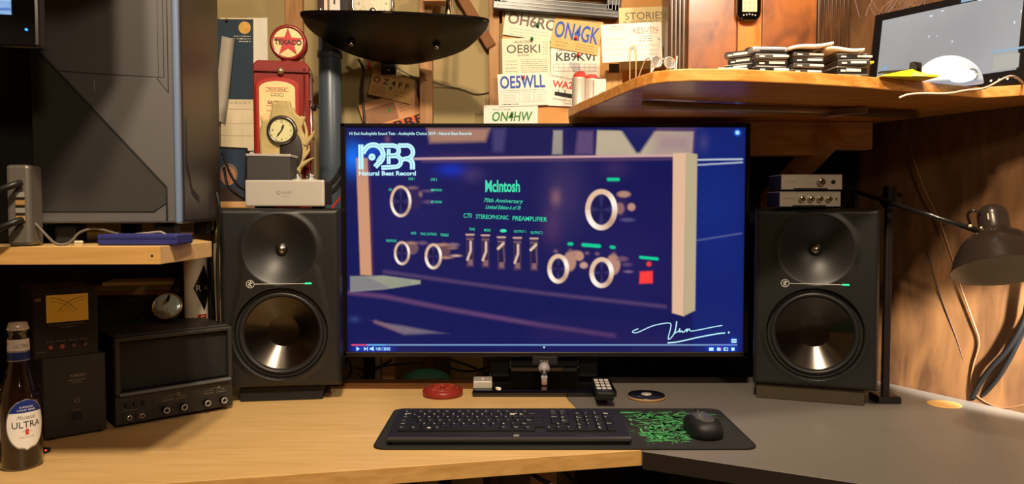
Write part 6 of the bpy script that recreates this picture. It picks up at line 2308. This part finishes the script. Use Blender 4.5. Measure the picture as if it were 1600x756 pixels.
cable('white_strip', [at(1018, 112, 1.52), at(1027, 92, 1.54), at(1032, 66, 1.58), at(1030, 60, 1.6)], 0.0026, SILV, 'pale curved strip standing at the bend of the pine shelf beside the glasses', 'strip')
t2 = thing('striped_pen', 'thin red and white striped stick leaning before the wooden cabinet', 'pen', (at(1053, 105, 1.50).x, 1.50, SZ1))
m = MB()
z1_ = at(1060, 88, 1.52).z - SZ1
m.cyl((0, 0, 0.001), (0.008, 0.02, z1_), 0.0022, REDINK, n=10)
m.cyl((0.0018, -0.0018, 0.001), (0.0098, 0.0182, z1_), 0.0012, WHITE, n=8)
m.build('barrel', t2)

# tall wooden cabinet ---------------------------------------------------
CBY = 1.84
cxl, cxr = at(1045, 60, CBY).x, at(1326, 60, CBY).x
cw = cxr - cxl
t2 = thing('wooden_cabinet', 'tall cabinet with burl panels and dark fluted columns on the pine shelf', 'cabinet', ((cxl + cxr) / 2, CBY, SZ1))
CHH = 0.62
BURL = wood('burl_veneer', (92, 44, 8), (170, 96, 28), 0.35, 7.0, (2.2, 2.2, 1.4), coat=0.1, contrast=(0.3, 0.72))
FLUT = wood('dark_fluted_wood', (44, 26, 12), (88, 56, 28), 0.35, 4.0, (12, 12, 2), coat=0.3)
STRP = wood('light_strip_veneer', (184, 98, 26), (214, 132, 46), 0.28, 4.0, (10, 10, 2), coat=0.4)
kc = CBY / F
def cxp(px):
    return (px - 1185.5) * kc
m = MB()
m.box((0, 0.06, CHH / 2), (cw - 0.01, 0.10, CHH), FLUT, 0.002)
m.build('carcass', t2)
for a, b in ((1077, 1152), (1192, 1276)):
    MB().box(((cxp(a) + cxp(b)) / 2, 0.010, CHH / 2 + 0.002), (cxp(b) - cxp(a), 0.012, CHH - 0.004), BURL, 0.002).build('burl_panel', t2)
MB().box(((cxp(1153) + cxp(1191)) / 2, 0.008, CHH / 2 + 0.002), (cxp(1190.5) - cxp(1153.5), 0.012, CHH - 0.004), STRP, 0.002).build('centre_strip', t2)
for a, b in ((1045, 1076), (1277, 1326)):
    m = MB()
    m.box(((cxp(a) + cxp(b)) / 2, 0.010, CHH / 2), (cxp(b) - cxp(a), 0.02, CHH), FLUT, 0.002)
    n = int((b - a) / 5.5)
    for i in range(n):
        x = cxp(a + (i + 0.5) * (b - a) / n)
        m.cyl((x, 0.001, 0.0), (x, 0.001, CHH), 2.2 * kc, FLUT, n=10)
    m.build('fluted_column', t2)
# handheld device hanging on the cabinet
q = at(1172, 5, CBY - 0.022)
t2 = thing('handheld_remote', 'black handheld device with a cream keypad hanging on the cabinet', 'remote', (q.x, CBY - 0.019, q.z - 0.042), 0)
m = MB()
m.prism(rrect(-0.029, 0.0, 0.029, 0.15, 0.022), 0.0, 0.018, GLOSS, axis='y', bev=0.004)
m.build('body', t2)
m = MB()
m.box((0.0, -0.0006, 0.066), (0.036, 0.002, 0.088), mat('cream_keypad', (226, 206, 150), 0.5), 0.001)
for j in range(6):
    for i in range(3):
        m.text('123456789*0#ABCDEF'[(5 - j) * 3 + i], -0.011 + i * 0.011, 0.030 + j * 0.013, 0.005, INK, FR(0, -0.0020, 0))
m.build('keypad', t2)
for i in range(5):
    MB().ball((-0.014 + i * 0.007, 0.0, 0.014 - 0.0012 * (2 - abs(i - 2)) * -1), (0.0022, 0.0015, 0.0022), STEEL, 10, 6).build('button', t2)

# drives ------------------------------------------------------------------
HDB = mat('drive_black', (26, 25, 26), 0.4, var=0.1)
HDG = mat('drive_casting', (104, 100, 96), 0.35, 0.6)
HDL = mat('drive_label', (220, 218, 212), 0.5)
PCBY = mat('pcb_yellow', (150, 126, 40), 0.5)
def make_drive(label, loc, rot, w_, d_, h_, lx=0.3, style=0, group=None):
    t3 = thing('bare_drive', label, 'drive', loc, rot, group)
    m_ = MB()
    m_.box((0, d_ / 2, h_ * 0.42), (w_, d_, h_ * 0.80), (HDB, HDG, CHARC)[style % 3], 0.0012)
    m_.build('casing', t3)
    m_ = MB()
    m_.box((0, d_ / 2, h_ * 0.90), (w_ * 0.96, d_ * 0.97, h_ * 0.16), (SILV, BLK, SILV)[style % 3], 0.0006)
    m_.build('cover_plate', t3)
    m_ = MB()
    m_.box((w_ * lx * 0.5, -0.0004, h_ * 0.50), (w_ * 0.48, 0.0010, h_ * 0.36), HDL, 0.0002)
    m_.box((-w_ * 0.30, -0.0004, h_ * 0.40), (w_ * 0.16, 0.0010, h_ * 0.24), LABELPRINT, 0.0002)
    m_.build('end_label', t3)
    m_ = MB()
    m_.box((w_ / 2 + 0.0006, d_ * 0.3, h_ * 0.35), (0.0016, 0.02, h_ * 0.3), PCBY, 0.0003)
    m_.build('side_connector', t3)
    return t3
DY = 1.345
ordn = ['lowest', 'second', 'third', 'fourth', 'fifth', 'sixth']
# left stack
def stack(px, Y, wpx, hs, desc, seed, rot=6, group='bare drives stacked on the pine shelf'):
    r__ = random.Random(seed)
    z = SZ1 + 0.0002
    for i, h_ in enumerate(hs):
        x = at(px, 100, Y).x + r__.uniform(-0.0025, 0.0025)
        nm = ordn[i] if i < len(hs) - 1 else 'topmost'
        make_drive('%s flat drive in the %s' % (nm, desc), (x, Y + r__.uniform(-0.002, 0.004), z), rot + r__.uniform(-4, 4), wpx * Y / F, 0.085, h_, r__.uniform(-0.1, 0.8), r__.randrange(3), group)
        z += h_ + 0.0002
    return z
def zpx(py, Y):
    return at(1200, py, Y).z
zt1 = stack(1206, 1.345, 52, [0.0105, 0.0125, 0.0115, 0.0105], 'left stack of drives below the silver case', 5)
zt2_ = stack(1262, 1.345, 49, [0.0085, 0.0100, 0.0100, 0.0095, 0.0095], 'middle stack of drives under white papers', 6)
zt3_ = stack(1334, 1.345, 50, [0.0080, 0.0145, 0.0115, 0.0105], 'right stack of drives nearest the big monitor', 7, 3)
# flat silver cases on the left stack
t3 = thing('silver_case', 'flat silver case with a black edge lying topmost on the left drive stack', 'case', (at(1202, 70, 1.35).x, 1.345, zt1 + 0.001), 4)
m = MB()
m.box((0, 0.045, 0.0055), (56 * 1.35 / F, 0.09, 0.010), mat('silver_blue', (166, 170, 178), 0.3, 0.5), 0.003)
m.build('body', t3)
m = MB()
m.box((0.004, -0.0006, 0.0030), (40 * 1.35 / F, 0.0012, 0.003), BLK, 0.0004)
m.build('edge_strip', t3)
t3 = thing('chrome_knob', 'round chrome knob lying on the silver case atop the left drive stack', 'knob', (at(1172, 60, 1.40).x, 1.40, zt1 + 0.0118))
MB().lathe([(0, 0), (0.011, 0), (0.0115, 0.003), (0.009, 0.008), (0.004, 0.010), (0, 0.0102)], CHROME, None, 28).build('body', t3)
# leaning drives left of it
z = SZ1
base = at(1160, 100, 1.36)
specs = [('flat grey pad under the leaning cases left of the left drive stack', 0.062, 0.010, 0), ('lowest leaning grey case left of the left drive stack', 0.066, 0.010, 1), ('second leaning dark case left of the left drive stack', 0.064, 0.011, 0),
         ('third leaning grey case left of the left drive stack', 0.064, 0.011, 2), ('topmost leaning silver case left of the left drive stack', 0.066, 0.012, 1)]
for i, (lab, w_, h_, st2) in enumerate(specs):
    make_drive(lab, (base.x + (0.002 if i % 2 else -0.003), 1.372, z + 0.0003), -38 + (i * 3) % 7, w_ * 0.82, 0.085, h_, 0.1, st2, 'flat cases piled left of the left drive stack')
    z += h_ + 0.0004
# papers and grey case at the far left of the pile
t3 = thing('grey_flat_case', 'flat blue-grey case lying left of the drive stacks', 'case', (at(1143, 100, 1.34).x, 1.330, SZ1 + 0.0082), 3)
MB().box((0, 0.02, 0.0045), (48 * 1.33 / F, 0.04, 0.009), mat('blue_grey_case', (150, 160, 172), 0.4), 0.002).build('body', t3)
t3 = thing('paper_pad', 'pale pad and papers under the blue-grey case on the pine shelf', 'paper pad', (at(1120, 108, 1.34).x, 1.322, SZ1), -6)
m = MB()
m.box((0.0, 0.045, 0.004), (70 * 1.33 / F, 0.08, 0.0078), CREAM, 0.001)
m.build('pages', t3)
t3 = thing('folded_paper', 'sloping white folded paper behind the pale pad on the pine shelf', 'paper', (at(1108, 100, 1.43).x, 1.43, SZ1), 12)
m = MB()
m.prism([(-0.05, 0.0), (0.03, 0.0), (0.03, 0.030), (0.026, 0.032)], 0.0, 0.03, WHITE, axis='y')
m.build('sheet', t3)
tag(MB().prism([(-0.035, -0.012), (0.03, -0.016), (0.034, 0.012), (-0.03, 0.016)], 0, 0.004, BLK, bev=0.001).build('black_pouch', None, (at(1078, 110, 1.33).x, 1.335, SZ1), (0, 0, -0.1)), 'flat black pouch at the left end of the pile on the pine shelf', 'pouch')
# white papers draped on the two right stacks
def drape(label, xa, xb, ya, yb, za, zb2):
    m_ = MB()
    nx, ny = 16, 8
    vs, fs = [], []
    for layer in (0, 0.0055):
        for j in range(ny + 1):
            for i in range(nx + 1):
                u, v = i / nx, j / ny
                vs.append((xa + (xb - xa) * u, ya + (yb - ya) * v, za + (zb2 - za) * (u ** 0.8) + layer + 0.0012 * sin(7 * u + 3 * v) + 0.0012))
    n = (nx + 1) * (ny + 1)
    for j in range(ny):
        for i in range(nx):
            a = j * (nx + 1) + i
            fs.append((a, a + nx + 1, a + nx + 2, a + 1))
            fs.append((n + a, n + a + 1, n + a + nx + 2, n + a + nx + 1))
    for i in range(nx):
        fs.append((i, i + 1, n + i + 1, n + i))
        a = ny * (nx + 1) + i
        fs.append((a + 1, a, n + a, n + a + 1))
    for j in range(ny):
        a = j * (nx + 1)
        fs.append((a + nx + 1, a, n + a, n + a + nx + 1))
        a += nx
        fs.append((a, a + nx + 1, n + a + nx + 1, n + a))
    m_.add(vs, fs, WHITE, True)
    return tag(m_.build('white_papers'), label, 'papers', 'white papers lying on the drive stacks')
drape('bright white papers lying on the middle drive stack', at(1232, 90, 1.345).x, at(1300, 80, 1.345).x, 1.338, 1.43, zt2_ + 0.0005, zt2_ + 0.0085)
drape('bright white papers lying on the right drive stack', at(1288, 90, 1.35).x, at(1347, 80, 1.35).x, 1.340, 1.43, zt3_ + 0.0045, zt3_ + 0.0005)
t3 = thing('yellow_clip', 'small yellow clip on the side of the right drive stack', 'clip', (at(1361, 93, 1.35).x, 1.352, SZ1 + 0.028))
MB().box((-0.003, 0, 0.002), (0.014, 0.012, 0.004), mat('yellow_plastic', (200, 186, 60), 0.4), 0.001).build('body', t3)

# big glossy monitor ------------------------------------------------------
bl = Vector((at(1352, 124, 1.66).x, 1.66, 0)); br = Vector((at(1606, 140, 1.40).x, 1.40, 0))
dv = (br - bl)
mw_ = dv.length
mang = math.degrees(math.atan2(dv.y, dv.x))
t3 = thing('glossy_monitor', 'big black-framed glossy monitor tilted on the right of the pine shelf', 'monitor', (bl.x, bl.y, SZ1 + 0.004), mang)
mh_ = 0.200
Mm = Matrix.Rotation(radians(-9), 4, 'X')
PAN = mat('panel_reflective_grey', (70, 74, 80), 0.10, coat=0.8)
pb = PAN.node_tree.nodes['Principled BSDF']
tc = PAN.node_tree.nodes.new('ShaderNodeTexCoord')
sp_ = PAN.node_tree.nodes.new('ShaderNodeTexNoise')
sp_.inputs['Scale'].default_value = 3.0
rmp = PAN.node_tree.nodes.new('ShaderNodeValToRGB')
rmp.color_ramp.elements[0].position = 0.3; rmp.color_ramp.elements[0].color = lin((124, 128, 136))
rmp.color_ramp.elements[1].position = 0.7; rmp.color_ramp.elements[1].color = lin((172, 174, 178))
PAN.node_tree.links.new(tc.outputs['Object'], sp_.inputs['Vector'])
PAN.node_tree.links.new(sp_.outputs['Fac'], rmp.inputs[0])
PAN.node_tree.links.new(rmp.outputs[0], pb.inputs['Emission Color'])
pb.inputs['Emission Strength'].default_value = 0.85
m = MB()
m.box((mw_ / 2, 0.012, mh_ / 2), (mw_, 0.022, mh_), BEZ, 0.004, M=Mm)
m.build('panel_housing', t3)
m = MB()
m.box((mw_ / 2 + 0.0, 0.0, mh_ / 2 + 0.004), (mw_ - 0.044, 0.003, mh_ - 0.046), PAN, M=Mm)
m.build('screen', t3)
m = MB()
MSI = Mm @ FR(0, -0.0022, 0)
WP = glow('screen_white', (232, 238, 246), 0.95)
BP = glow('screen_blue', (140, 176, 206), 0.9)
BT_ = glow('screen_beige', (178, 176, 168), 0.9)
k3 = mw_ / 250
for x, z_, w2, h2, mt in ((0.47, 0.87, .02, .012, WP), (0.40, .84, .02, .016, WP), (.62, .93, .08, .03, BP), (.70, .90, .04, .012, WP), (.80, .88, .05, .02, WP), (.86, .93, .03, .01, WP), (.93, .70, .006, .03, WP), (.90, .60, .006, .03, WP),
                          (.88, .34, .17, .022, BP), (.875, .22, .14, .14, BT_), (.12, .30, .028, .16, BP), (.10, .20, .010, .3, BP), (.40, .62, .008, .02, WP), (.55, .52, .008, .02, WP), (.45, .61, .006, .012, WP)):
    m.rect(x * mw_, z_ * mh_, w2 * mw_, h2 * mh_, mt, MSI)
m.build('screen_shapes', t3)
m = MB()
for i in range(4):
    m.disc(mw_ * (0.80 + 0.045 * i), 0.011, 0.0022, LABELPRINT, Mm @ FR(0, -0.0012, 0), 14)
m.build('bezel_buttons', t3)
m = MB()
m.box((mw_ / 2, 0.05, 0.006), (mw_ * 0.5, 0.07, 0.010), BLKM, 0.002)
m.box((mw_ / 2, 0.060, 0.05), (0.06, 0.02, 0.09), BLKM, 0.002)
m.build('stand', t3)
# lamp reflection in the glossy monitor, modelled as a glowing dome
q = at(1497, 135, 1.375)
t3 = thing('lamp_reflection_dome', 'glowing white dome standing in for a lamp reflection in the glossy monitor', 'lamp', (q.x, 1.405, SZ1))
rr = 52 * 1.39 / F
DG = mat('reflection_glow', (150, 156, 166), 0.3)
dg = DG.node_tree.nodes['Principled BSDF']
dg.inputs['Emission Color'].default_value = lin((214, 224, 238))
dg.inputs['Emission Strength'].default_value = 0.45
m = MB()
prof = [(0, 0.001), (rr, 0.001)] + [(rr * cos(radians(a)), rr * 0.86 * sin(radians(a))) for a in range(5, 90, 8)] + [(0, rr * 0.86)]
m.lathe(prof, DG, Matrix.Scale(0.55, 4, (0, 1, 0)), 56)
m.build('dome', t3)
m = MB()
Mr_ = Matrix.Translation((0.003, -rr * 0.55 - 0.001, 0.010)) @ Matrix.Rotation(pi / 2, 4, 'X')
m.lathe([(0.0, -0.006), (0.026, -0.006), (0.026, 0.0), (0.020, 0.003), (0, 0.004)], glow('glare_white', (255, 250, 240), 2.6), Mr_ @ Matrix.Scale(0.45, 4, (0, 1, 0)), 32)  # bright centre of the reflected lamp, as a glowing disc
m.build('glare_spot', t3)
m = MB()
m.tube([(0.028, -rr * 0.56, 0.004), (0.034, -rr * 0.5, 0.014), (0.028, -rr * 0.53, 0.021), (0.018, -rr * 0.56, 0.022)], 0.0016, mat('grey_ring', (150, 152, 156), 0.3, 0.5), 8)
m.build('ring', t3)
# yellow pad with a black clip
t3 = thing('yellow_notepad', 'yellow notepad with curled pages on the edge of the pine shelf', 'notepad', (at(1420, 128, 1.33).x, 1.325, SZ1), 4)
YP = mat('yellow_pages', (232, 206, 40), 0.6, var=0.06)
m = MB()
w_ = 90 * 1.33 / F
m.prism([(-w_ / 2, 0.0), (w_ * 0.5, 0.0), (w_ * 0.5, 0.004), (w_ * 0.32, 0.005), (w_ * 0.12, 0.010), (w_ * 0.04, 0.0135), (-w_ * 0.1, 0.011), (-w_ / 2, 0.002)], 0.0, 0.085, YP, axis='y', bev=0.0004)
m.build('pages', t3)
m = MB()
m.prism([(w_ * 0.02, 0.001), (w_ * 0.30, 0.001), (w_ * 0.30, 0.004), (w_ * 0.06, 0.008)], -0.0008, 0.0, mat('pale_yellow_edge', (222, 216, 140), 0.6), axis='y')
m.build('page_edge', t3)
t3 = thing('black_stapler', 'black clip stapler lying on the yellow notepad', 'stapler', (at(1405, 115, 1.37).x, 1.36, SZ1 + 0.0142), 3)
m = MB()
w_ = 60 * 1.36 / F
m.prism([(-w_ * 0.55, -0.001), (w_ * 0.40, 0.0), (w_ * 0.40, 0.016), (w_ * 0.52, 0.014), (w_ * 0.52, -0.002 + 0.002), (w_ * 0.52, 0.018), (w_ * 0.30, 0.020), (w_ * 0.28, 0.006), (-w_ * 0.55, 0.002)], 0.0, 0.012, CHARC, axis='y', bev=0.0004)
m.build('body', t3)
# white cable over the shelf edge
cable('white_cable', [(at(1600, 137, 1.36).x + 0.05, 1.43, SZ1 + 0.003), (at(1565, 134, 1.36).x, 1.335, SZ1 + 0.003), at(1540, 137, 1.275), at(1510, 141, 1.268), at(1480, 146, 1.262), at(1440, 146, 1.258), at(1418, 148, 1.256), at(1405, 153, 1.258)], 0.0019, mat('white_cable_skin', (236, 214, 196), 0.35), 'thin white cable hanging over the front edge of the pine shelf')
# dark strip and plant scraps behind
tag(MB().box((0, 0, 0.12), (12 * 1.95 / F, 0.03, 0.24), BLKM, 0.002).build('dark_box', None, (at(1341, 60, 1.95).x - 0.02, 1.93, SZ1)), 'narrow dark box standing between the cabinet and the glossy monitor', 'box')
m = MB()
rs = random.Random(3)
for i in range(26):
    a = Vector((rs.uniform(-0.05, 0.10), rs.uniform(-0.01, 0.02), 0.0))
    b = a + Vector((rs.uniform(-0.04, 0.04), rs.uniform(-0.01, 0.01), rs.uniform(0.02, 0.06)))
    m.tube([a, (a + b) / 2 + Vector((rs.uniform(-.01, .01), 0, 0)), b], 0.0012, mat('dried_stem', (110, 84, 74), 0.8) if 'dried_stem' not in bpy.data.materials else bpy.data.materials['dried_stem'], 5, 3)
tag(m.build('dried_flowers', None, (bl.x + 0.05, bl.y + 0.02, SZ1 + mh_ - 0.004)), 'dried stems lying along the top of the glossy monitor', 'dried flowers', kind='stuff')

# ------------------------------------------------------------------ dark box behind the right speaker
bs0 = Vector((wallx(2.13, 0.012), 2.13, 0)); bs1 = Vector((wallx(1.87, 0.012), 1.87, 0))
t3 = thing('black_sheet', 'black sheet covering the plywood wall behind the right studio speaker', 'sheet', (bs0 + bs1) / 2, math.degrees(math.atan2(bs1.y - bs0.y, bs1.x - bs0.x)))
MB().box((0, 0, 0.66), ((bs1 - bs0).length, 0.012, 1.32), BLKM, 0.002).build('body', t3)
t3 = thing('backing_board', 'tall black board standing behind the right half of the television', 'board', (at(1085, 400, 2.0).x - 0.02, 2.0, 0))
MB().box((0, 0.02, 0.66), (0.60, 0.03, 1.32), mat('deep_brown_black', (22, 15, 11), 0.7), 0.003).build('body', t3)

# ------------------------------------------------------------------ adjustable lamp
LMB = mat('lamp_black', (24, 21, 20), 0.25, coat=0.3)
LMI = mat('lamp_inner_grey', (196, 192, 178), 0.5)
hp = at(1557, 415, 1.30)
t3 = thing('desk_lamp', 'black articulated desk lamp with a dome shade at the right edge', 'lamp', (at(1383, 600, 1.62).x, 1.62, DESK))
ox_, oy_, oz_ = t3.location
def loc_(v):
    return Vector((v[0] - ox_, v[1] - oy_, v[2] - oz_))
jt = at(1390, 312, 1.60)
m = MB()
m.box((0, 0, 0.008), (0.05, 0.05, 0.016), LMB, 0.003)
m.build('clamp_foot', t3)
m = MB()
m.box((0, 0, (jt.z - DESK + 0.02) / 2 + 0.01), (0.015, 0.015, jt.z - DESK + 0.02), mat('lamp_pole_brown', (24, 15, 12), 0.5), 0.003)
m.build('pole', t3)
m = MB()
je = at(1532, 362, 1.40)
js = at(1318, 292, 1.68)
m.cyl(loc_(js), loc_(je), 0.0055, LMB, n=14)
m.build('arm', t3)
m = MB()
m.cyl(loc_(jt + Vector((0.004, -0.022, 0))), loc_(jt + Vector((0.004, 0.022, 0))), 0.016, LMB, n=20)
m.box(loc_(jt + Vector((-0.005, -0.01, 0.006))), (0.020, 0.028, 0.050), LMB, 0.004)
m.build('pivot', t3)
# shade
axis = Vector((-0.08, -0.40, -0.91)).normalized()
apex = at(1552, 345, 1.385)
Mh = Matrix.Translation(loc_(apex)) @ axis.to_track_quat('Z', 'X').to_matrix().to_4x4()
RS = 0.083
prof_o = [(0.0, -0.028), (0.016, -0.027), (0.0235, -0.020), (0.0255, -0.008), (0.0255, 0.018), (0.030, 0.024), (0.044, 0.032), (0.060, 0.048), (0.072, 0.070), (0.080, 0.094), (RS, 0.100)]
prof_i = [(RS - 0.001, 0.100), (0.078, 0.094), (0.070, 0.071), (0.058, 0.050), (0.042, 0.035), (0.020, 0.026), (0.0, 0.026)]
m = MB()
nn = 64
def surf(prof, m_):
    vs, fs = [], []
    for r__, h__ in prof:
        for i in range(nn):
            a = 2 * pi * i / nn
            vs.append((r__ * cos(a), r__ * sin(a), h__))
    for j in range(len(prof) - 1):
        for i in range(nn):
            i2 = (i + 1) % nn
            fs.append((j * nn + i, j * nn + i2, (j + 1) * nn + i2, (j + 1) * nn + i))
    m_.add(vs, fs, None, True, Mh)
mm_ = MB(); mm_.mats = []
def surf2(mb_, prof, mt):
    vs, fs = [], []
    for r__, h__ in prof:
        for i in range(nn):
            a = 2 * pi * i / nn
            vs.append((max(r__, 1e-5) * cos(a), max(r__, 1e-5) * sin(a), h__))
    for j in range(len(prof) - 1):
        for i in range(nn):
            i2 = (i + 1) % nn
            fs.append((j * nn + i, j * nn + i2, (j + 1) * nn + i2, (j + 1) * nn + i))
    mb_.add(vs, fs, mt, True, Mh)
m = MB()
surf2(m, prof_o, mat('shade_brown_black', (60, 50, 44), 0.25, 0.5, coat=0.3))
sh_ = m.build('lamp_shade', t3)
m = MB()
surf2(m, prof_i, LMI)
m.build('shade_lining', sh_)
m = MB()
for s_ in (-0.5, 0.5):
    a = -pi / 2 + s_ * 0.35 - 0.35
    v = Vector((0, 0, 0))
m = MB()
# vent slots on the cap, facing the room
Minv = Mh.to_3x3().inverted()
dcam = (Minv @ (Vector((0, 0, EYE)) - apex)).normalized()
a0 = math.atan2(dcam.y, dcam.x)
for s_ in (-1, 1):
    a = a0 + s_ * 0.14 + 0.12
    m.box((0, 0, 0), (0.0010, 0.0022, 0.012), mat('vent_light', (190, 180, 160), 0.5) if 'vent_light' not in bpy.data.materials else bpy.data.materials['vent_light'], M=Mh @ Matrix.Rotation(a, 4, 'Z') @ Matrix.Translation((0.0256, 0, 0.000)))
m.build('vent_slots', sh_)
m = MB()
m.tube([loc_(at(1516, 350, 1.41)), loc_(at(1512, 335, 1.40)), loc_(at(1522, 329, 1.39)), loc_(at(1537, 338, 1.385))], 0.0024, LMB, 8)
m.build('wire_loop', t3)
m = MB()
m.cyl(loc_(je), loc_(at(1542, 356, 1.39)), 0.009, LMB, n=16)
m.ball(loc_(at(1516, 353, 1.398)), 0.0032, mat('pale_rivet', (226, 206, 176), 0.4), 12, 8)
m.ball(loc_(at(1534, 356, 1.378)), 0.003, bpy.data.materials['pale_rivet'], 12, 8)
m.build('head_joint', t3)

# ------------------------------------------------------------------ wires on the right wall
BRW = mat('brown_wire', (120, 82, 54), 0.45)
def onwall(px, py, off=0.012):
    """point seen at px, py just in front of the plywood wall"""
    u = (px - 800) / F
    # wall line: x = wa.x + (y - wa.y) * wdir.x / wdir.y ; x = u*y
    s_ = wdir.x / wdir.y
    y = (wa.x - off - wa.y * s_) / (u - s_)
    return at(px, py, y)
cable('brown_wire', [onwall(1414, 192), onwall(1425, 240), onwall(1446, 300), onwall(1468, 345), onwall(1490, 410), onwall(1502, 450), onwall(1520, 500), onwall(1530, 535), onwall(1521, 570), onwall(1517, 600), onwall(1526, 618), onwall(1548, 632), onwall(1570, 637), onwall(1600, 632), onwall(1640, 622), onwall(1700, 560), onwall(1720, 420)], 0.0017, BRW, 'thin brown wire hanging down the plywood wall to the grey desk')
THK = mat('thick_black_cord', (16, 16, 18), 0.4)
cable('power_cable', [onwall(1640, 250, .02), onwall(1622, 380, .03), onwall(1606, 470, .03), onwall(1598, 505, .03), onwall(1575, 545, .03), onwall(1548, 575, .03), onwall(1530, 600, .02), Vector((onz(1519, 626, DESK).x - .002, onz(1519, 626, DESK).y - 0.004, DESK + 0.006))], 0.0056, THK, 'upper thick black cable rising from the grey desk along the plywood wall')
cable('power_cable', [onwall(1680, 300, .02), onwall(1640, 440, .02), onwall(1612, 500, .02), onwall(1598, 520, .02), onwall(1578, 560, .02), onwall(1556, 595, .02), Vector((onz(1528, 627, DESK).x, onz(1528, 627, DESK).y - 0.004, DESK + 0.006))], 0.0050, THK, 'lower thick black cable rising from the grey desk along the plywood wall')
cable('black_wire', [onwall(1408, 190), onwall(1400, 205), onwall(1384, 222, .02), onwall(1366, 236, .03)], 0.0016, BLK, 'short black wire under the pine shelf at the top of the plywood wall')
cable('black_wire', [onwall(1450, 390, .006), onwall(1462, 440, .006), onwall(1484, 500, .006), onwall(1500, 545, .006), onwall(1513, 600, .006)], 0.0016, mat('dark_brown_wire', (60, 36, 20), 0.6), 'dark wire hanging left of the brown wire on the plywood wall')

# ------------------------------------------------------------------ behind and beneath the television
t3 = thing('teal_bowl', 'upturned teal bowl behind the desk below the television', 'bowl', (at(667, 600, 2.0).x, 2.00, 0.0))
zt_ = at(667, 578, 2.0).z
m = MB()
rr = 44 * 2.0 / F
m.lathe([(rr, zt_ - 0.075), (rr * 0.97, zt_ - 0.045), (rr * 0.8, zt_ - 0.016), (rr * 0.5, zt_ - 0.004), (0, zt_)], mat('teal_plastic', (70, 190, 196), 0.45), None, 48)
m.build('bowl_body', t3)
MB().cyl((0, 0, 0.0), (0, 0, zt_ - 0.0755), 0.05, BLKM, n=24).build('pedestal', t3)
tag(MB().box((0, 0, 0.43), (0.032, 0.03, 0.86), PINED, 0.002).build('timber_post', None, (at(608, 580, 1.93).x, 1.93, 0)), 'reddish wooden post behind the desk, left of the teal bowl', 'post')
tag(MB().box((0, 0, 0.43), (0.014, 0.03, 0.86), WHITE, 0.002).build('white_post', None, (at(589, 580, 1.98).x, 1.98, 0)), 'narrow white post behind the desk, left of the wooden post', 'post')
tag(MB().box((0, 0, 0.43), (0.026, 0.03, 0.86), BLKM, 0.002).build('black_post', None, (at(577, 580, 1.95).x, 1.95, 0)), 'narrow black post behind the desk, left of the white post', 'post')
tag(MB().box((0, 0, 0.42), (0.09, 0.02, 0.84), mat('light_plywood_scrap', (236, 200, 140), 0.7), 0.002).build('plywood_offcut', None, (at(730, 580, 2.06).x, 2.06, 0)), 'light plywood offcut behind the desk, right of the teal bowl', 'board')
for P, lab, mt in (([at(539, 560, 1.86), at(535, 575, 1.86), at(530, 590, 1.85), (at(527, 600, 1.80).x, 1.80, DESK + 0.004)], 'pale cable hanging left of the television pedestal, leftmost', mat('pale_grey_cable', (190, 184, 172), 0.5)),
                   ([at(545, 562, 1.88), at(549, 578, 1.88), at(541, 592, 1.86), (at(540, 600, 1.82).x, 1.81, DESK + 0.004)], 'dark cable hanging beside the pale one left of the pedestal', BLK),
                   ([at(556, 575, 1.90), at(575, 576, 1.90), at(595, 572, 1.90), at(612, 562, 1.90)], 'black cable crossing before the posts below the television', BLK),
                   ([at(553, 600, 1.90), at(566, 590, 1.90), at(590, 575, 1.88), at(612, 570, 1.88), at(660, 566, 1.86)], 'second black cable crossing before the posts below the television', BLK),
                   ([at(690, 562, 1.88), at(705, 575, 1.88), at(735, 580, 1.88), at(760, 574, 1.88), at(790, 565, 1.86)], 'black cable bundle hanging above the silver box below the television', BLK),
                   ([at(700, 560, 1.90), at(730, 570, 1.90), at(765, 582, 1.88), at(770, 560, 1.86)], 'looped black cable behind the silver box below the television', BLK)):
    cable('hanging_cable', P, 0.0032, mt, lab)
for P, lab in (([(0.00, 1.35, 0.716), (0.05, 1.28, 0.700), (0.12, 1.25, 0.685), (0.22, 1.22, 0.69)], 'black cable sagging under the birch desk edge at the bottom centre'),
               ([(0.06, 1.40, 0.715), (0.14, 1.30, 0.66), (0.18, 1.25, 0.68), (0.20, 1.22, 0.70)], 'second black cable sagging under the birch desk edge')):
    cable('hanging_cable', P, 0.004, BLK, lab)
